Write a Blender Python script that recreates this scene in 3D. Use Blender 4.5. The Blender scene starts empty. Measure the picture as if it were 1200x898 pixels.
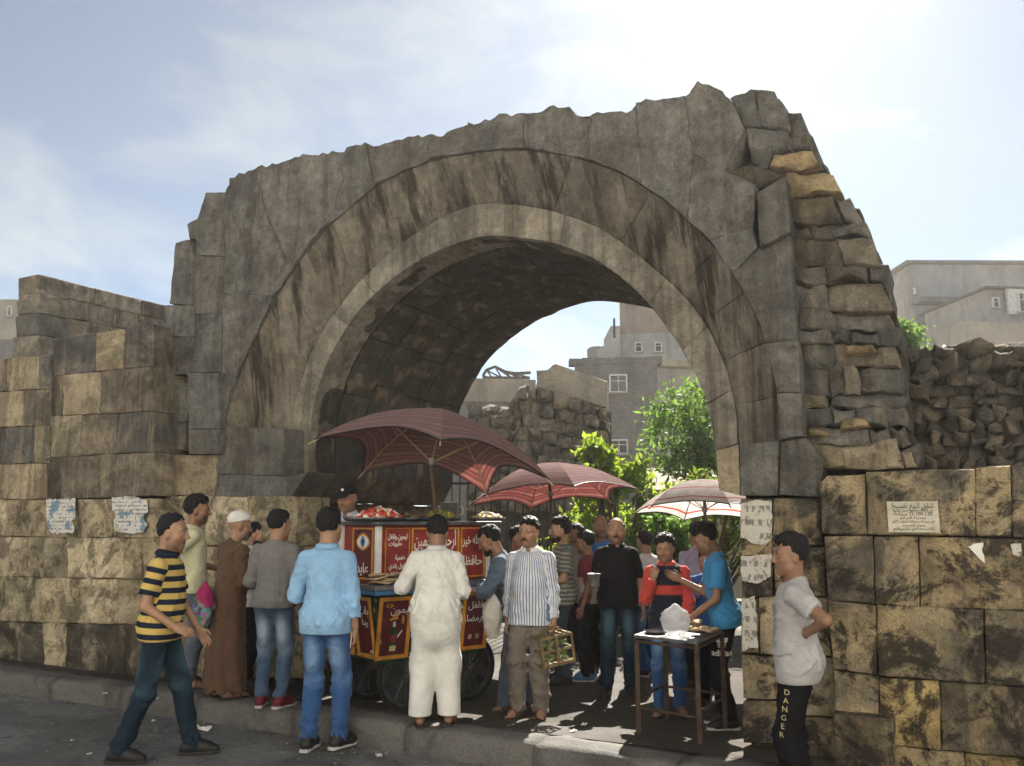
import bpy, bmesh, math, random
import numpy as np
from mathutils import Vector, Matrix, noise as mnoise
from mathutils.geometry import delaunay_2d_cdt
random.seed(7); rng = np.random.default_rng(7)
scene = bpy.context.scene
col = scene.collection
# ------------------------------------------------------------------ camera
CAMZ = 1.75; F = 1000.0; PITCH = math.radians(9.03)
cam_d = bpy.data.cameras.new('camera'); cam = bpy.data.objects.new('camera', cam_d); col.objects.link(cam)
cam_d.sensor_width = 36.0; cam_d.lens = 36.0*F/1200.0; cam_d.clip_start = 0.05; cam_d.clip_end = 4000
cam.location = (0, 0, CAMZ); cam.rotation_euler = (math.radians(90)+PITCH, 0, 0)
scene.camera = cam
# ------------------------------------------------------------------ light
SUN_EL = math.radians(41); SUN_AZ = math.radians(17)      # azimuth to the right of the view axis (+Y)
world = bpy.data.worlds.new('World'); scene.world = world; world.use_nodes = True
sun_d = bpy.data.lights.new('sun', 'SUN'); sun = bpy.data.objects.new('sun', sun_d); col.objects.link(sun)
sun_d.energy = 5.0; sun_d.angle = math.radians(0.6); sun_d.color = (1.0, 0.93, 0.82)
sdir = Vector((math.sin(SUN_AZ)*math.cos(SUN_EL), math.cos(SUN_AZ)*math.cos(SUN_EL), math.sin(SUN_EL)))
sun.rotation_euler = sdir.to_track_quat('Z', 'Y').to_euler(); sun.location = sdir*50
vs = scene.view_settings
vs.view_transform = 'Standard'; vs.look = 'None'; vs.gamma = 1.0; vs.use_curve_mapping = False
vs.exposure = 1.7
SKY = 0.05
scene.cycles.max_bounces = 6; scene.cycles.diffuse_bounces = 3; scene.cycles.volume_bounces = 0; scene.cycles.transparent_max_bounces = 6; scene.cycles.caustics_reflective = False; scene.cycles.caustics_refractive = False

def build_world():
    nt = world.node_tree; N = nt.nodes; L = nt.links; N.clear()
    out = N.new('ShaderNodeOutputWorld'); bg = N.new('ShaderNodeBackground')
    sky = N.new('ShaderNodeTexSky'); sky.sky_type = 'NISHITA'; sky.sun_disc = False
    sky.sun_elevation = SUN_EL; sky.sun_rotation = SUN_AZ
    sky.air_density = 0.46; sky.dust_density = 0.4; sky.ozone_density = 1.0
    tc = N.new('ShaderNodeTexCoord'); mp = N.new('ShaderNodeMapping'); mp.inputs['Scale'].default_value = (1.0, 1.0, 2.2)
    mp.inputs['Location'].default_value = (0.35, 0.1, 0.2)
    L.new(tc.outputs['Generated'], mp.inputs['Vector'])
    n1 = N.new('ShaderNodeTexNoise'); n1.inputs['Scale'].default_value = 3.4; n1.inputs['Detail'].default_value = 9
    n1.inputs['Roughness'].default_value = 0.58; n1.inputs['Distortion'].default_value = 0.35
    L.new(mp.outputs['Vector'], n1.inputs['Vector'])
    r1 = N.new('ShaderNodeValToRGB'); r1.color_ramp.elements[0].position = 0.49; r1.color_ramp.elements[1].position = 0.68
    r1.color_ramp.elements[1].color = (0.75, 0.75, 0.75, 1)
    L.new(n1.outputs['Fac'], r1.inputs['Fac'])
    # clouds are lit by the same sky: brighten and whiten it
    hsv = N.new('ShaderNodeHueSaturation'); hsv.inputs['Saturation'].default_value = 0.12; hsv.inputs['Value'].default_value = 1.16
    L.new(sky.outputs['Color'], hsv.inputs['Color'])
    gs = N.new('ShaderNodeHueSaturation'); gs.inputs['Saturation'].default_value = .78; L.new(sky.outputs['Color'], gs.inputs['Color'])
    mx = N.new('ShaderNodeMix'); mx.data_type = 'RGBA'
    L.new(r1.outputs['Color'], mx.inputs['Factor']); L.new(gs.outputs['Color'], mx.inputs['A']); L.new(hsv.outputs['Color'], mx.inputs['B'])
    tn = N.new('ShaderNodeMix'); tn.data_type = 'RGBA'; tn.blend_type = 'MULTIPLY'; tn.inputs[0].default_value = 1.0; tn.inputs['B'].default_value = (.92, 1.0, .97, 1); L.new(mx.outputs['Result'], tn.inputs['A']); L.new(tn.outputs['Result'], bg.inputs['Color']); bg.inputs['Strength'].default_value = SKY
    L.new(bg.outputs['Background'], out.inputs['Surface'])
build_world()

# ------------------------------------------------------------------ places
def ray(px, py):
    x = (px-600)/F; y = (449-py)/F
    c, s = math.cos(PITCH), math.sin(PITCH)
    return Vector((x, c - y*s, s + y*c))
CAM = Vector((0, 0, CAMZ))
def at(px, py, Y):                      # the point seen at a pixel of the photograph, Y metres ahead
    r = ray(px, py); return CAM + r*(Y/r.y)
ANG = math.radians(27.8); U = Vector((math.cos(ANG), -math.sin(ANG), 0)); V = Vector((math.sin(ANG), math.cos(ANG), 0))
P0 = Vector((-4.33, 9.68, 0))           # origin of the arch's front plane
def W(px, py, w=0.0):                   # pixel -> (s, z) on the plane w metres behind the arch's front
    r = ray(px, py); p0 = P0 + V*w
    t = (p0 - CAM).dot(V)/r.dot(V); p = CAM + r*t
    return ((p-P0).dot(U), p.z)
KERB_W = -0.86                           # kerb's front edge in front of the arch's plane
def ground_z(w):                         # w: behind the arch's plane
    d = w - KERB_W
    if d < 0: return 0.0
    if d < 0.35: return 0.185
    if d < 1.3: return 0.185 - (d-0.35)/0.95*0.11
    return 0.075
def wof(p): return (Vector((p[0], p[1], 0))-P0).dot(V)
def foot(px, py, on=None):               # ground point under a pixel
    z = 0.1 if on is None else on
    for _ in range(30):
        r = ray(px, py); t = (z-CAMZ)/r.z; p = CAM + r*t
        if on is not None: return p
        z = 0.6*z + 0.4*ground_z(wof(p))
    return p

# ------------------------------------------------------------------ scene helpers
def empty(name, loc=(0, 0, 0), rz=0, label=None, cat=None, group=None, kind=None):
    o = bpy.data.objects.new(name, None); col.objects.link(o); o.location = loc; o.rotation_euler = (0, 0, rz)
    o.empty_display_size = 0.1
    return tag(o, label, cat, group, kind)
def tag(o, label=None, cat=None, group=None, kind=None):
    if label: o['label'] = label
    if cat: o['category'] = cat
    if group: o['group'] = group
    if kind: o['kind'] = kind
    return o
def mesh_obj(name, me, mat=None, parent=None, smooth=False):
    o = bpy.data.objects.new(name, me); col.objects.link(o)
    if mat is not None and not me.materials: me.materials.append(mat)
    if parent is not None: o.parent = parent
    if smooth and len(me.polygons): me.polygons.foreach_set('use_smooth', [True]*len(me.polygons))
    return o
def pyd(name, v, f, mat=None, parent=None, smooth=False):
    me = bpy.data.meshes.new(name); me.from_pydata([tuple(p) for p in v], [], [tuple(q) for q in f]); me.update()
    return mesh_obj(name, me, mat, parent, smooth)
class MB:                                # collects shapes, builds one mesh
    def __init__(s): s.v = []; s.f = []
    def add(s, v, f):
        n = len(s.v); s.v += [tuple(p) for p in v]; s.f += [tuple(i+n for i in q) for q in f]; return s
    def box(s, c, d, rot=None, bev=0.0):
        x, y, z = d[0]/2, d[1]/2, d[2]/2
        if bev > 0:
            b = min(bev, x*.9, y*.9, z*.9); bm = bmesh.new(); bmesh.ops.create_cube(bm, size=1)
            for q in bm.verts: q.co = Vector((q.co.x*2*x, q.co.y*2*y, q.co.z*2*z))
            bmesh.ops.bevel(bm, geom=bm.edges[:], offset=b, segments=2, affect='EDGES', profile=0.6)
            bm.verts.index_update(); v = [q.co.copy() for q in bm.verts]; f = [[q.index for q in fc.verts] for fc in bm.faces]; bm.free()
        else:
            v = [Vector(p) for p in ((-x,-y,-z),(x,-y,-z),(x,y,-z),(-x,y,-z),(-x,-y,z),(x,-y,z),(x,y,z),(-x,y,z))]
            f = [(0,3,2,1),(4,5,6,7),(0,1,5,4),(1,2,6,5),(2,3,7,6),(3,0,4,7)]
        R = rot if rot is not None else Matrix.Identity(3)
        return s.add([R @ p + Vector(c) for p in v], f)
    def tube(s, pts, r, n=8, cap=True):  # r: number or list
        pts = [Vector(p) for p in pts]; rs = r if isinstance(r, (list, tuple)) else [r]*len(pts)
        v = []; f = []; up = None
        for i, p in enumerate(pts):
            d = (pts[min(i+1, len(pts)-1)]-pts[max(i-1, 0)]).normalized()
            if up is None: up = d.orthogonal().normalized()
            up = (up - d*up.dot(d)); up = up.normalized() if up.length > 1e-6 else d.orthogonal().normalized()
            sd = d.cross(up)
            for k in range(n):
                a = 2*math.pi*k/n; v.append(p + (up*math.cos(a)+sd*math.sin(a))*rs[i])
        for i in range(len(pts)-1):
            for k in range(n):
                a = i*n+k; b = i*n+(k+1) % n; f.append((a, b, b+n, a+n))
        if cap: f.append(tuple(range(n))[::-1]); f.append(tuple(range((len(pts)-1)*n, len(pts)*n)))
        return s.add(v, f)
    def lathe(s, prof, n=16, c=(0, 0, 0), rot=None):   # prof: (r, z)
        R = rot if rot is not None else Matrix.Identity(3); v = []; f = []
        for r_, z_ in prof:
            for k in range(n):
                a = 2*math.pi*k/n; v.append(R @ Vector((r_*math.cos(a), r_*math.sin(a), z_)) + Vector(c))
        for i in range(len(prof)-1):
            for k in range(n):
                a = i*n+k; b = i*n+(k+1) % n; f.append((a, b, b+n, a+n))
        f.append(tuple(range(n))[::-1]); f.append(tuple(range((len(prof)-1)*n, len(prof)*n)))
        return s.add(v, f)
    def prism(s, poly, y0, y1, plane='xz'):
        n = len(poly); v = []
        for y in (y0, y1):
            for a, b in poly: v.append((a, y, b) if plane == 'xz' else ((y, a, b) if plane == 'yz' else (a, b, y)))
        f = [tuple(range(n)), tuple(range(2*n-1, n-1, -1))]
        for i in range(n): f.append((i, i+n, (i+1) % n+n, (i+1) % n))
        return s.add(v, f)
    def build(s, name, mat=None, parent=None, smooth=False, fix=True):
        me = bpy.data.meshes.new(name); me.from_pydata(s.v, [], s.f)
        if fix:
            bm = bmesh.new(); bm.from_mesh(me); bmesh.ops.recalc_face_normals(bm, faces=bm.faces[:]); bm.to_mesh(me); bm.free()
        me.update()
        return mesh_obj(name, me, mat, parent, smooth)
def copy_tree(o, parent=None):
    c = o.copy(); col.objects.link(c); c.parent = parent
    for ch in o.children: copy_tree(ch, c)
    return c

# ------------------------------------------------------------------ materials
class NT:                                # thin wrapper to write node trees briefly
    def __init__(s, name):
        s.m = bpy.data.materials.new(name); s.m.use_nodes = True; s.t = s.m.node_tree
        s.b = s.t.nodes['Principled BSDF']; s.out = s.t.nodes['Material Output']
    def n(s, typ, **kw):
        q = s.t.nodes.new('ShaderNode'+typ)
        for k, v in kw.items(): setattr(q, k, v)
        return q
    def l(s, a, b): s.t.links.new(a, b)
    def val(s, inp, v):
        if hasattr(v, 'is_linked') or hasattr(v, 'links'): s.l(v, inp)
        else: inp.default_value = v
    def noise(s, vec, scale, detail=4, rough=.55, dist=0):
        q = s.n('TexNoise'); q.inputs['Scale'].default_value = scale; q.inputs['Detail'].default_value = detail
        q.inputs['Roughness'].default_value = rough; q.inputs['Distortion'].default_value = dist
        if vec is not None: s.l(vec, q.inputs['Vector'])
        return q.outputs['Fac']
    def ramp(s, fac, stops):
        q = s.n('ValToRGB'); e = q.color_ramp.elements
        while len(e) < len(stops): e.new(0.5)
        for el, (p, c) in zip(e, stops):
            el.position = p; el.color = (c, c, c, 1) if isinstance(c, (int, float)) else (*c, 1)
        s.l(fac, q.inputs['Fac']); return q.outputs['Color']
    def mix(s, fac, a, b, blend='MIX'):
        q = s.n('Mix', data_type='RGBA', blend_type=blend)
        for i, v in (('Factor', fac), ('A', a), ('B', b)):
            if isinstance(v, tuple): v = (*v, 1) if len(v) == 3 else v
            s.val(q.inputs[i] if i != 'Factor' else q.inputs[0], v)
        return q.outputs['Result']
    def math(s, op, a, b=0.0, clamp=False):
        q = s.n('Math', operation=op, use_clamp=clamp); s.val(q.inputs[0], a); s.val(q.inputs[1], b); return q.outputs[0]
    def mapv(s, vec, scale=(1, 1, 1), loc=(0, 0, 0), rot=(0, 0, 0)):
        q = s.n('Mapping'); q.inputs['Scale'].default_value = scale; q.inputs['Location'].default_value = loc; q.inputs['Rotation'].default_value = rot
        s.l(vec, q.inputs['Vector']); return q.outputs['Vector']
    def coord(s, which='Object'): return s.n('TexCoord').outputs[which]
    def bump(s, h, strength=.4, dist=.02):
        q = s.n('Bump'); q.inputs['Strength'].default_value = strength; q.inputs['Distance'].default_value = dist
        s.l(h, q.inputs['Height']); s.l(q.outputs['Normal'], s.b.inputs['Normal']); return q
    def base(s, c, rough=.8, metal=0, spec=.3):
        s.val(s.b.inputs['Base Color'], (*c, 1) if isinstance(c, tuple) else c); s.val(s.b.inputs['Roughness'], rough)
        s.b.inputs['Metallic'].default_value = metal; s.b.inputs['Specular IOR Level'].default_value = spec; return s
_M = {}
def plain(name, c, rough=.7, metal=0, var=.18, scale=9, bump=0.0, spec=.3):
    if name in _M: return _M[name]
    t = NT(name); co = t.coord()
    f = t.noise(co, scale, 5, .6)
    dark = tuple(x*(1-var*1.6) for x in c); lite = tuple(min(1, x*(1+var)) for x in c)
    t.base(t.ramp(f, [(.3, dark), (.7, lite)]), rough, metal, spec)
    if bump: t.bump(t.noise(co, scale*4, 3), bump, .01)
    _M[name] = t.m; return t.m

def stone_mat(name, grime=.5, streak=.5, bump=.6, grime_scale=1.6, dark=(.032, .027, .021), patch=(.46, .36, .21), patch_amt=.25, fine=14):
    t = NT(name); co = t.coord(); oi = t.n('ObjectInfo')
    off = t.n('VectorMath', operation='SCALE'); t.l(oi.outputs['Random'], off.inputs['Scale']); off.inputs[0].default_value = (3.7, 9.1, 5.3)
    cv = t.n('VectorMath', operation='ADD'); t.l(co, cv.inputs[0]); t.l(off.outputs[0], cv.inputs[1]); cr = cv.outputs[0]
    basec = oi.outputs['Color']
    n1 = t.noise(cr, 3.2, 6, .62)
    c = t.mix(1.0, basec, t.ramp(n1, [(.30, (.55, .54, .53)), (.70, (1.35, 1.33, 1.28))]), 'MULTIPLY')
    n2 = t.noise(cr, fine, 6, .7)
    c = t.mix(1.0, c, t.ramp(n2, [(.28, (.68, .67, .66)), (.72, (1.28, 1.28, 1.26))]), 'MULTIPLY')
    # ochre where the face has spalled
    p = t.ramp(t.noise(cr, 1.9, 7, .66, .6), [(.60-.18*patch_amt, 0.0), (.70-.1*patch_amt, patch_amt)])
    c = t.mix(p, c, patch)
    # rain streaks: noise drawn out along z, not reset block by block
    s1 = t.noise(t.mapv(co, (5.0, 2.2, .22)), 1.0, 7, .62)
    c = t.mix(t.ramp(s1, [(.49, 0.0), (.60, streak)]), c, dark)
    s2 = t.noise(t.mapv(co, (9.0, 4.0, .5), (5, 2, 1)), 1.0, 4, .6)
    c = t.mix(t.ramp(s2, [(.55, 0.0), (.66, streak*.55)]), c, tuple(min(1, x*1.05) for x in patch))
    # soot and grime blotches, crusty edges
    g = t.noise(co, grime_scale, 12, .74, .4)
    c = t.mix(t.ramp(g, [(.49, 0.0), (.56, grime)]), c, dark)
    sp_ = t.noise(cr, 75, 3, .75)
    c = t.mix(1.0, c, t.ramp(sp_, [(.34, (.78, .78, .77)), (.5, (1.0, 1.0, 1.0)), (.66, (1.22, 1.22, 1.2))]), 'MULTIPLY')
    g2 = t.noise(cr, 26, 4, .8)
    c = t.mix(t.ramp(g2, [(.60, 0.0), (.68, grime*.7)]), c, dark)
    t.base(c, .88, 0, .2)
    h = t.math('ADD', t.math('MULTIPLY', t.noise(cr, 9, 8, .70), .8), t.math('MULTIPLY', t.noise(cr, 42, 4, .7), .30))
    pit = t.ramp(t.noise(cr, 17, 5, .6, .3), [(.30, 0.0), (.42, 1.0)])
    h = t.math('ADD', h, t.math('MULTIPLY', pit, .28)); h = t.math('ADD', h, t.math('MULTIPLY', t.noise(cr, 95, 3, .7), .14))
    t.bump(h, min(1.0, bump*1.3), .055)
    return t.m
# ------------------------------------------------------------------ stones
M_upper = stone_mat('stone_weathered_grey', grime=.30, streak=.34, bump=.7, patch_amt=.12, patch=(.30, .25, .18))
M_vous = stone_mat('stone_stained_voussoir', grime=.25, streak=.96, bump=.35, patch_amt=.3, patch=(.27, .235, .18))
M_ring = stone_mat('stone_ring_pale', grime=.22, streak=.55, bump=.35, patch_amt=.3, patch=(.34, .30, .22))
M_rub = stone_mat('stone_rubble', grime=.42, streak=.25, bump=1.0, patch_amt=.30, fine=9)
M_low = stone_mat('stone_sooty_ashlar', grime=.92, streak=.45, bump=.9, patch_amt=.85, grime_scale=3.3, patch=(.52, .40, .22))
M_left = stone_mat('stone_left_ashlar', grime=.40, streak=.42, bump=.6, patch_amt=.5, patch=(.46, .37, .24))
M_pale = stone_mat('stone_pale_pitted', grime=.6, streak=.10, bump=1.0, patch_amt=.6, grime_scale=3.6, patch=(.64, .54, .36), fine=20)
M_soffit = stone_mat('stone_soffit_sooty', grime=.4, streak=.5, bump=.5, patch_amt=.1)
M_core = stone_mat('stone_core', grime=.6, streak=.3, bump=1.0, patch_amt=.1)
def nz(p, sc, seed=0.0, oct_=3):
    q = Vector((p[0]*sc+seed*3.1, p[1]*sc+seed*1.7, p[2]*sc-seed*2.3)); a = 0; amp = 1
    for _ in range(oct_): a += amp*mnoise.noise(q); q = q*2.07; amp *= .5
    return a
def resample(poly, step):
    out = []
    n = len(poly)
    for i in range(n):
        a = Vector(poly[i]); b = Vector(poly[(i+1) % n]); d = (b-a).length; k = max(1, int(round(d/step)))
        for j in range(k): out.append(a + (b-a)*(j/k))
    return out
def area2(p): return sum(p[i][0]*p[(i+1) % len(p)][1]-p[(i+1) % len(p)][0]*p[i][1] for i in range(len(p)))
def inset(poly, d):
    n = len(poly); out = []
    for i in range(n):
        a, b, c = poly[i-1], poly[i], poly[(i+1) % n]
        e1 = (b-a); e2 = (c-b)
        if e1.length < 1e-6 or e2.length < 1e-6: out.append(b.copy()); continue
        e1.normalize(); e2.normalize()
        n1 = Vector((-e1.y, e1.x)); n2 = Vector((-e2.y, e2.x)); m = n1+n2
        if m.length < .2: out.append(b+n1*d); continue
        m.normalize(); out.append(b + m*min(d/max(m.dot(n1), .45), d*1.8))
    return out
_sid = [0]
def stone(poly, w, parent, mat, color, thick=.45, rough=.012, gap=.006, bev=.014, step=.085, wob=.006, name='stone_block', tilt=.006, wfun=None, lump=0.0, sharp=42):
    """poly: (s, z) outline on the plane; front face at w; wfun(s,z): extra depth"""
    _sid[0] += 1; sd = _sid[0]*.731; R = random.Random(_sid[0])
    P = [Vector(p) for p in poly]
    if area2(P) < 0: P.reverse()
    P = resample(P, step); P = inset(P, gap)
    P = [Vector((p.x+nz((p.x, 0, p.y), 7, sd, 2)*wob, p.y+nz((p.x, 5, p.y), 7, sd, 2)*wob)) for p in P]
    Q = inset(P, bev); n = len(P)
    xs = [p.x for p in Q]; zs = [p.y for p in Q]; cx = sum(xs)/n; cz = sum(zs)/n
    inner = []
    x0, x1, z0, z1 = min(xs), max(xs), min(zs), max(zs)
    def inside(x, z, pl):
        c = False; j = len(pl)-1
        for i in range(len(pl)):
            a, b = pl[i], pl[j]
            if (a.y > z) != (b.y > z) and x < (b.x-a.x)*(z-a.y)/(b.y-a.y)+a.x: c = not c
            j = i
        return c
    Q2 = inset(Q, step*.45)
    zz = z0+step*.6
    while zz < z1:
        xx = x0+step*.6
        while xx < x1:
            a = xx+R.uniform(-.25, .25)*step; b = zz+R.uniform(-.25, .25)*step
            if inside(a, b, Q2): inner.append(Vector((a, b)))
            xx += step
        zz += step
    vin = Q+inner
    ov, oe, of, oo, _, _ = delaunay_2d_cdt(vin, [(i, (i+1) % n) for i in range(n)], [], 1, 1e-5)
    ta, tb = R.uniform(-1, 1)*tilt, R.uniform(-1, 1)*tilt; dw = R.uniform(-1, 1)*tilt
    def wf(x, z, k=1.0):
        e = wfun(x, z) if wfun else 0.0
        q = nz((x, w, z), 3.2, sd, 4)*rough + nz((x, w+3, z), 11, sd, 2)*rough*.45
        if lump:
            rr = min(1.0, max(abs(x-cx)/max(.02, (x1-x0)/2), abs(z-cz)/max(.02, (z1-z0)/2))); q -= lump*(1-rr**2.2)
        return w + e + q*k + dw + (x-cx)/max(.1, x1-x0)*ta*2 + (z-cz)/max(.1, z1-z0)*tb*2
    v = []; f = []
    for p in ov: v.append((p.x, wf(p.x, p.y), p.y))
    m = len(v)
    for t in of: f.append(tuple(t))
    # outline vertices of the cdt, in order
    idx = [None]*n
    for k, src in enumerate(oo):
        for q in src:
            if q < n: idx[q] = k
    if any(i is None for i in idx): return None
    for p in P: v.append((p.x, wf(p.x, p.y, .6)+bev, p.y))
    for p in P: v.append((p.x, w+thick+(wfun(p.x, p.y) if wfun else 0), p.y))
    for i in range(n):
        j = (i+1) % n
        f.append((idx[j], idx[i], m+i, m+j)); f.append((m+j, m+i, m+n+i, m+n+j))
    f = [tuple(reversed(q)) for q in f]
    me = bpy.data.meshes.new(name); me.from_pydata(v, [], f); me.validate(); me.update()
    o = mesh_obj(name, me, mat, parent, True)
    try: me.set_sharp_from_angle(angle=math.radians(sharp))
    except Exception: pass
    k = R.uniform(.86, 1.14); kk = R.uniform(-.02, .02)
    o.color = (max(0, color[0]*k*(1+kk)), color[1]*k, max(0, color[2]*k*(1-kk)), 1)
    return o
def px_stone(pts, w, parent, mat, color, **kw):
    return stone([W(x, y, w) for x, y in pts], w, parent, mat, color, **kw)
def wall_empty(name, label, cat, **kw):
    return empty(name, P0, -ANG, label, cat, **kw)
GREY = (.174, .170, .160); GREY2 = (.150, .147, .138); TAN = (.44, .37, .255); TAN2 = (.35, .30, .215); DARK = (.105, .092, .074); OCH = (.40, .30, .18)

# ------------------------------------------------------------------ the arch
arch = wall_empty('stone_arch', 'great ruined stone arch with ragged top and two stained rings, food cart beneath it', 'arch')
A1 = [(258,500),(265,475),(275,445),(290,410),(305,378),(320,350),(340,318),(360,290),(385,262),(410,240),(440,216),(470,200),(505,187),(540,180),(570,176),(600,174),(630,176),(660,180),(690,188),(720,198),(750,215),(780,235),(805,257),(830,280),(848,305),(865,330),(878,355),(890,380),(898,405),(905,430),(910,455),(912,480),(914,520)]
A2 = [(334,560),(336,520),(341,490),(350,450),(360,420),(376,388),(395,360),(416,333),(440,310),(465,287),(490,270),(518,253),(545,242),(560,238),(575,237),(605,239),(640,245),(672,254),(700,265),(726,282),(750,300),(776,322),(800,345),(816,364),(830,385),(841,407),(850,430),(857,455),(862,480),(864,520)]
A3 = [(361,556),(362,520),(365,482),(373,450),(385,420),(399,394),(415,370),(434,349),(455,330),(477,314),(500,300),(530,287),(560,277),(580,276),(605,278),(628,281),(650,285),(676,294),(700,305),(724,322),(745,340),(761,357),(775,375),(791,397),(805,420),(816,440),(825,460),(831,480),(835,500),(836,530)]
W2 = .30; W3 = .315
def dense(pl, n):                        # resample a polyline by arc length
    P = [Vector(p) for p in pl]; L = [0]
    for a, b in zip(P, P[1:]): L.append(L[-1]+(b-a).length)
    out = []; k = 0
    for i in range(n):
        t = L[-1]*i/(n-1)
        while k < len(P)-2 and L[k+1] < t: k += 1
        out.append(P[k]+(P[k+1]-P[k])*((t-L[k])/max(1e-9, L[k+1]-L[k])))
    return out
def smooth_pl(P, it=3):
    for _ in range(it):
        P = [P[0]]+[(P[i-1]+P[i]*2+P[i+1])/4 for i in range(1, len(P)-1)]+[P[-1]]
    return P
NS = 121
S1 = smooth_pl(dense([W(x, y, 0) for x, y in A1], NS)); S2 = smooth_pl(dense([W(x, y, W2) for x, y in A2], NS)); S3 = smooth_pl(dense([W(x, y, W3) for x, y in A3], NS))
# splayed, rain-stained outer ring
def ring(Sa, Sb, cuts, wa, wb, mat, colr, **kw):
    for a, b in zip(cuts, cuts[1:]):
        ia, ib = int(round(a*(NS-1))), int(round(b*(NS-1)))
        pa = [Sa[i] for i in range(ia, ib+1)]; pb = [Sb[i] for i in range(ia, ib+1)]
        st = max(1, (ib-ia)//4)
        ta = pa[::st] + ([pa[-1]] if (ib-ia) % st else []); tb = pb[::st] + ([pb[-1]] if (ib-ia) % st else [])
        def wfun(x, z, Sa=Sa, Sb=Sb):
            q = Vector((x, z)); da = min((q-p).length for p in Sa[max(0, ia-4):ib+5]); db = min((q-p).length for p in Sb[max(0, ia-4):ib+5])
            return (wb-wa)*da/max(1e-6, da+db)
        stone([tuple(p) for p in ta]+[tuple(p) for p in reversed(tb)], wa, arch, mat, colr, wfun=wfun if wa != wb else None, name='voussoir', **kw)
R_ = random.Random(3)
cuts = [0, .05, .105, .15, .20, .245, .29, .335, .385, .43, .48, .53, .57, .62, .67, .715, .76, .81, .86, .91, .955, 1.0]
ring(S1, S2, cuts, .035, W2+.03, M_vous, (.158, .142, .118), rough=.010, gap=.001, bev=.004, tilt=.003, thick=.5)
cuts = [0, .07, .15, .24, .31, .40, .47, .55, .63, .70, .79, .87, .94, 1.0]
ring(S2, S3, cuts, W3, W3, M_ring, (.235, .217, .185), rough=.008, gap=.001, bev=.005, tilt=.002, thick=.4)
def cell(pts, w=0.0, mat=M_upper, color=GREY, **kw):
    d = dict(rough=.024, gap=.0012, bev=.006, tilt=.006); d.update(kw)
    return px_stone(jag(pts) if 'jag' in globals() else pts, w, arch, mat, color, **d)
# left pier
for pts, w, c in (
    ([(207,285),(222,281),(229,300),(228,358),(198,356)], .02, GREY2), ([(218,262),(231,256),(230,281),(221,280)], .05, GREY2),
    ([(194,358),(228,358),(228,394),(195,394)], .0, GREY), ([(195,394),(228,394),(228,437),(196,440)], .02, GREY2),
    ([(220,437),(258,437),(257,503),(220,503)], -.06, GREY), ([(220,503),(257,503),(256,532),(220,532)], -.05, GREY2),
    ([(197,449),(219,449),(219,494),(197,494)], .03, GREY2), ([(197,494),(218,494),(216,528),(198,527)], .04, GREY2),
    ([(193,533),(257,533),(253,582),(193,580)], .03, TAN2),
    ([(230,258),(240,225),(263,225),(263,300),(229,300)], .01, GREY), ([(229,300),(263,300),(262,368),(228,368)], .015, GREY),
    ([(228,368),(262,368),(259,437),(228,437)], .01, GREY)):
    cell(pts, w, color=c)
SIL = {(230,258),(240,225),(263,225),(268,208),(300,196),(330,190),(345,184),(395,178),(430,168),(443,170),(465,163),(500,158),(515,160),(530,152),(548,145),(548,143),(562,144),(580,137),(612,132),(630,132),(650,124),(668,126),(672,135),(690,137),(700,131),(720,130),(733,132),(745,121),(758,116),(770,118),(790,115),(803,113),(818,95),(836,103),(855,115),(872,109),(885,107),(905,108),(922,127),(938,135),(950,160),(952,176),(207,285),(222,281),(218,262),(231,256)}
def jag(pts):
    out = []; R = random.Random(int(pts[0][0]*7+pts[0][1]))
    for a, b in zip(pts, pts[1:]+pts[:1]):
        out.append(a)
        if a in SIL and b in SIL:
            L_ = math.hypot(b[0]-a[0], b[1]-a[1]); n = int(L_/5.5)
            for k in range(1, n): t = k/n; out.append((a[0]+(b[0]-a[0])*t+R.uniform(-1.5, 1.5), a[1]+(b[1]-a[1])*t+R.choice([-2.2, -1, 0, .8, 1.6, 2.2])))
    return out
# spandrels and crown
for pts in (
    [(259,437),(262,345),(322,346),(305,378),(290,410),(275,445),(265,475),(258,500)],
    [(262,345),(263,225),(268,208),(300,196),(312,250),(340,318),(322,346)],
    [(300,196),(330,190),(345,184),(395,178),(402,210),(385,262),(360,290),(340,318),(312,250)],
    [(395,178),(430,168),(432,190),(440,216),(410,240),(385,262),(402,210)],
    [(430,168),(443,170),(465,163),(500,158),(505,187),(470,200),(440,216),(432,190)],
    [(500,158),(515,160),(530,152),(548,145),(552,178),(540,180),(505,187)],
    [(548,143),(562,144),(580,137),(612,132),(615,174),(600,174),(570,176),(552,178)],
    [(612,132),(630,132),(650,124),(668,126),(672,135),(690,137),(692,188),(660,180),(630,176),(615,174)],
    [(690,137),(700,131),(720,130),(733,132),(745,121),(752,216),(720,198),(692,188)],
    [(745,121),(758,116),(770,118),(790,115),(803,113),(812,180),(806,258),(780,235),(752,216)],
    [(803,113),(818,95),(836,103),(855,115),(872,150),(850,200),(812,180)],
    [(812,180),(850,200),(886,217),(882,268),(830,280),(806,258)],
    [(830,280),(882,268),(888,290),(858,320),(848,305)],
    [(858,320),(888,290),(926,273),(930,340),(935,400),(897,402),(890,380),(878,355),(865,330)],
    [(897,402),(935,400),(939,460),(911,462),(905,430)],
    [(911,462),(939,460),(943,512),(914,516)]):
    cell(pts, random.Random(pts[0][0]).uniform(-.012, .012), rough=.046, wob=.005, gap=.0004, bev=.004, step=.05)
cell([(887,226),(920,206),(926,272),(890,290)], -.07, color=GREY2, rough=.02)
# big dressed blocks under the left springing, the last one cut off on the slant
cell([(258,500),(334,502),(334,558),(254,556)], .03, color=GREY2, rough=.018)
cell([(254,556),(336,558),(361,553),(336,588),(252,586)], .02, color=GREY2, rough=.03)
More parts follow.
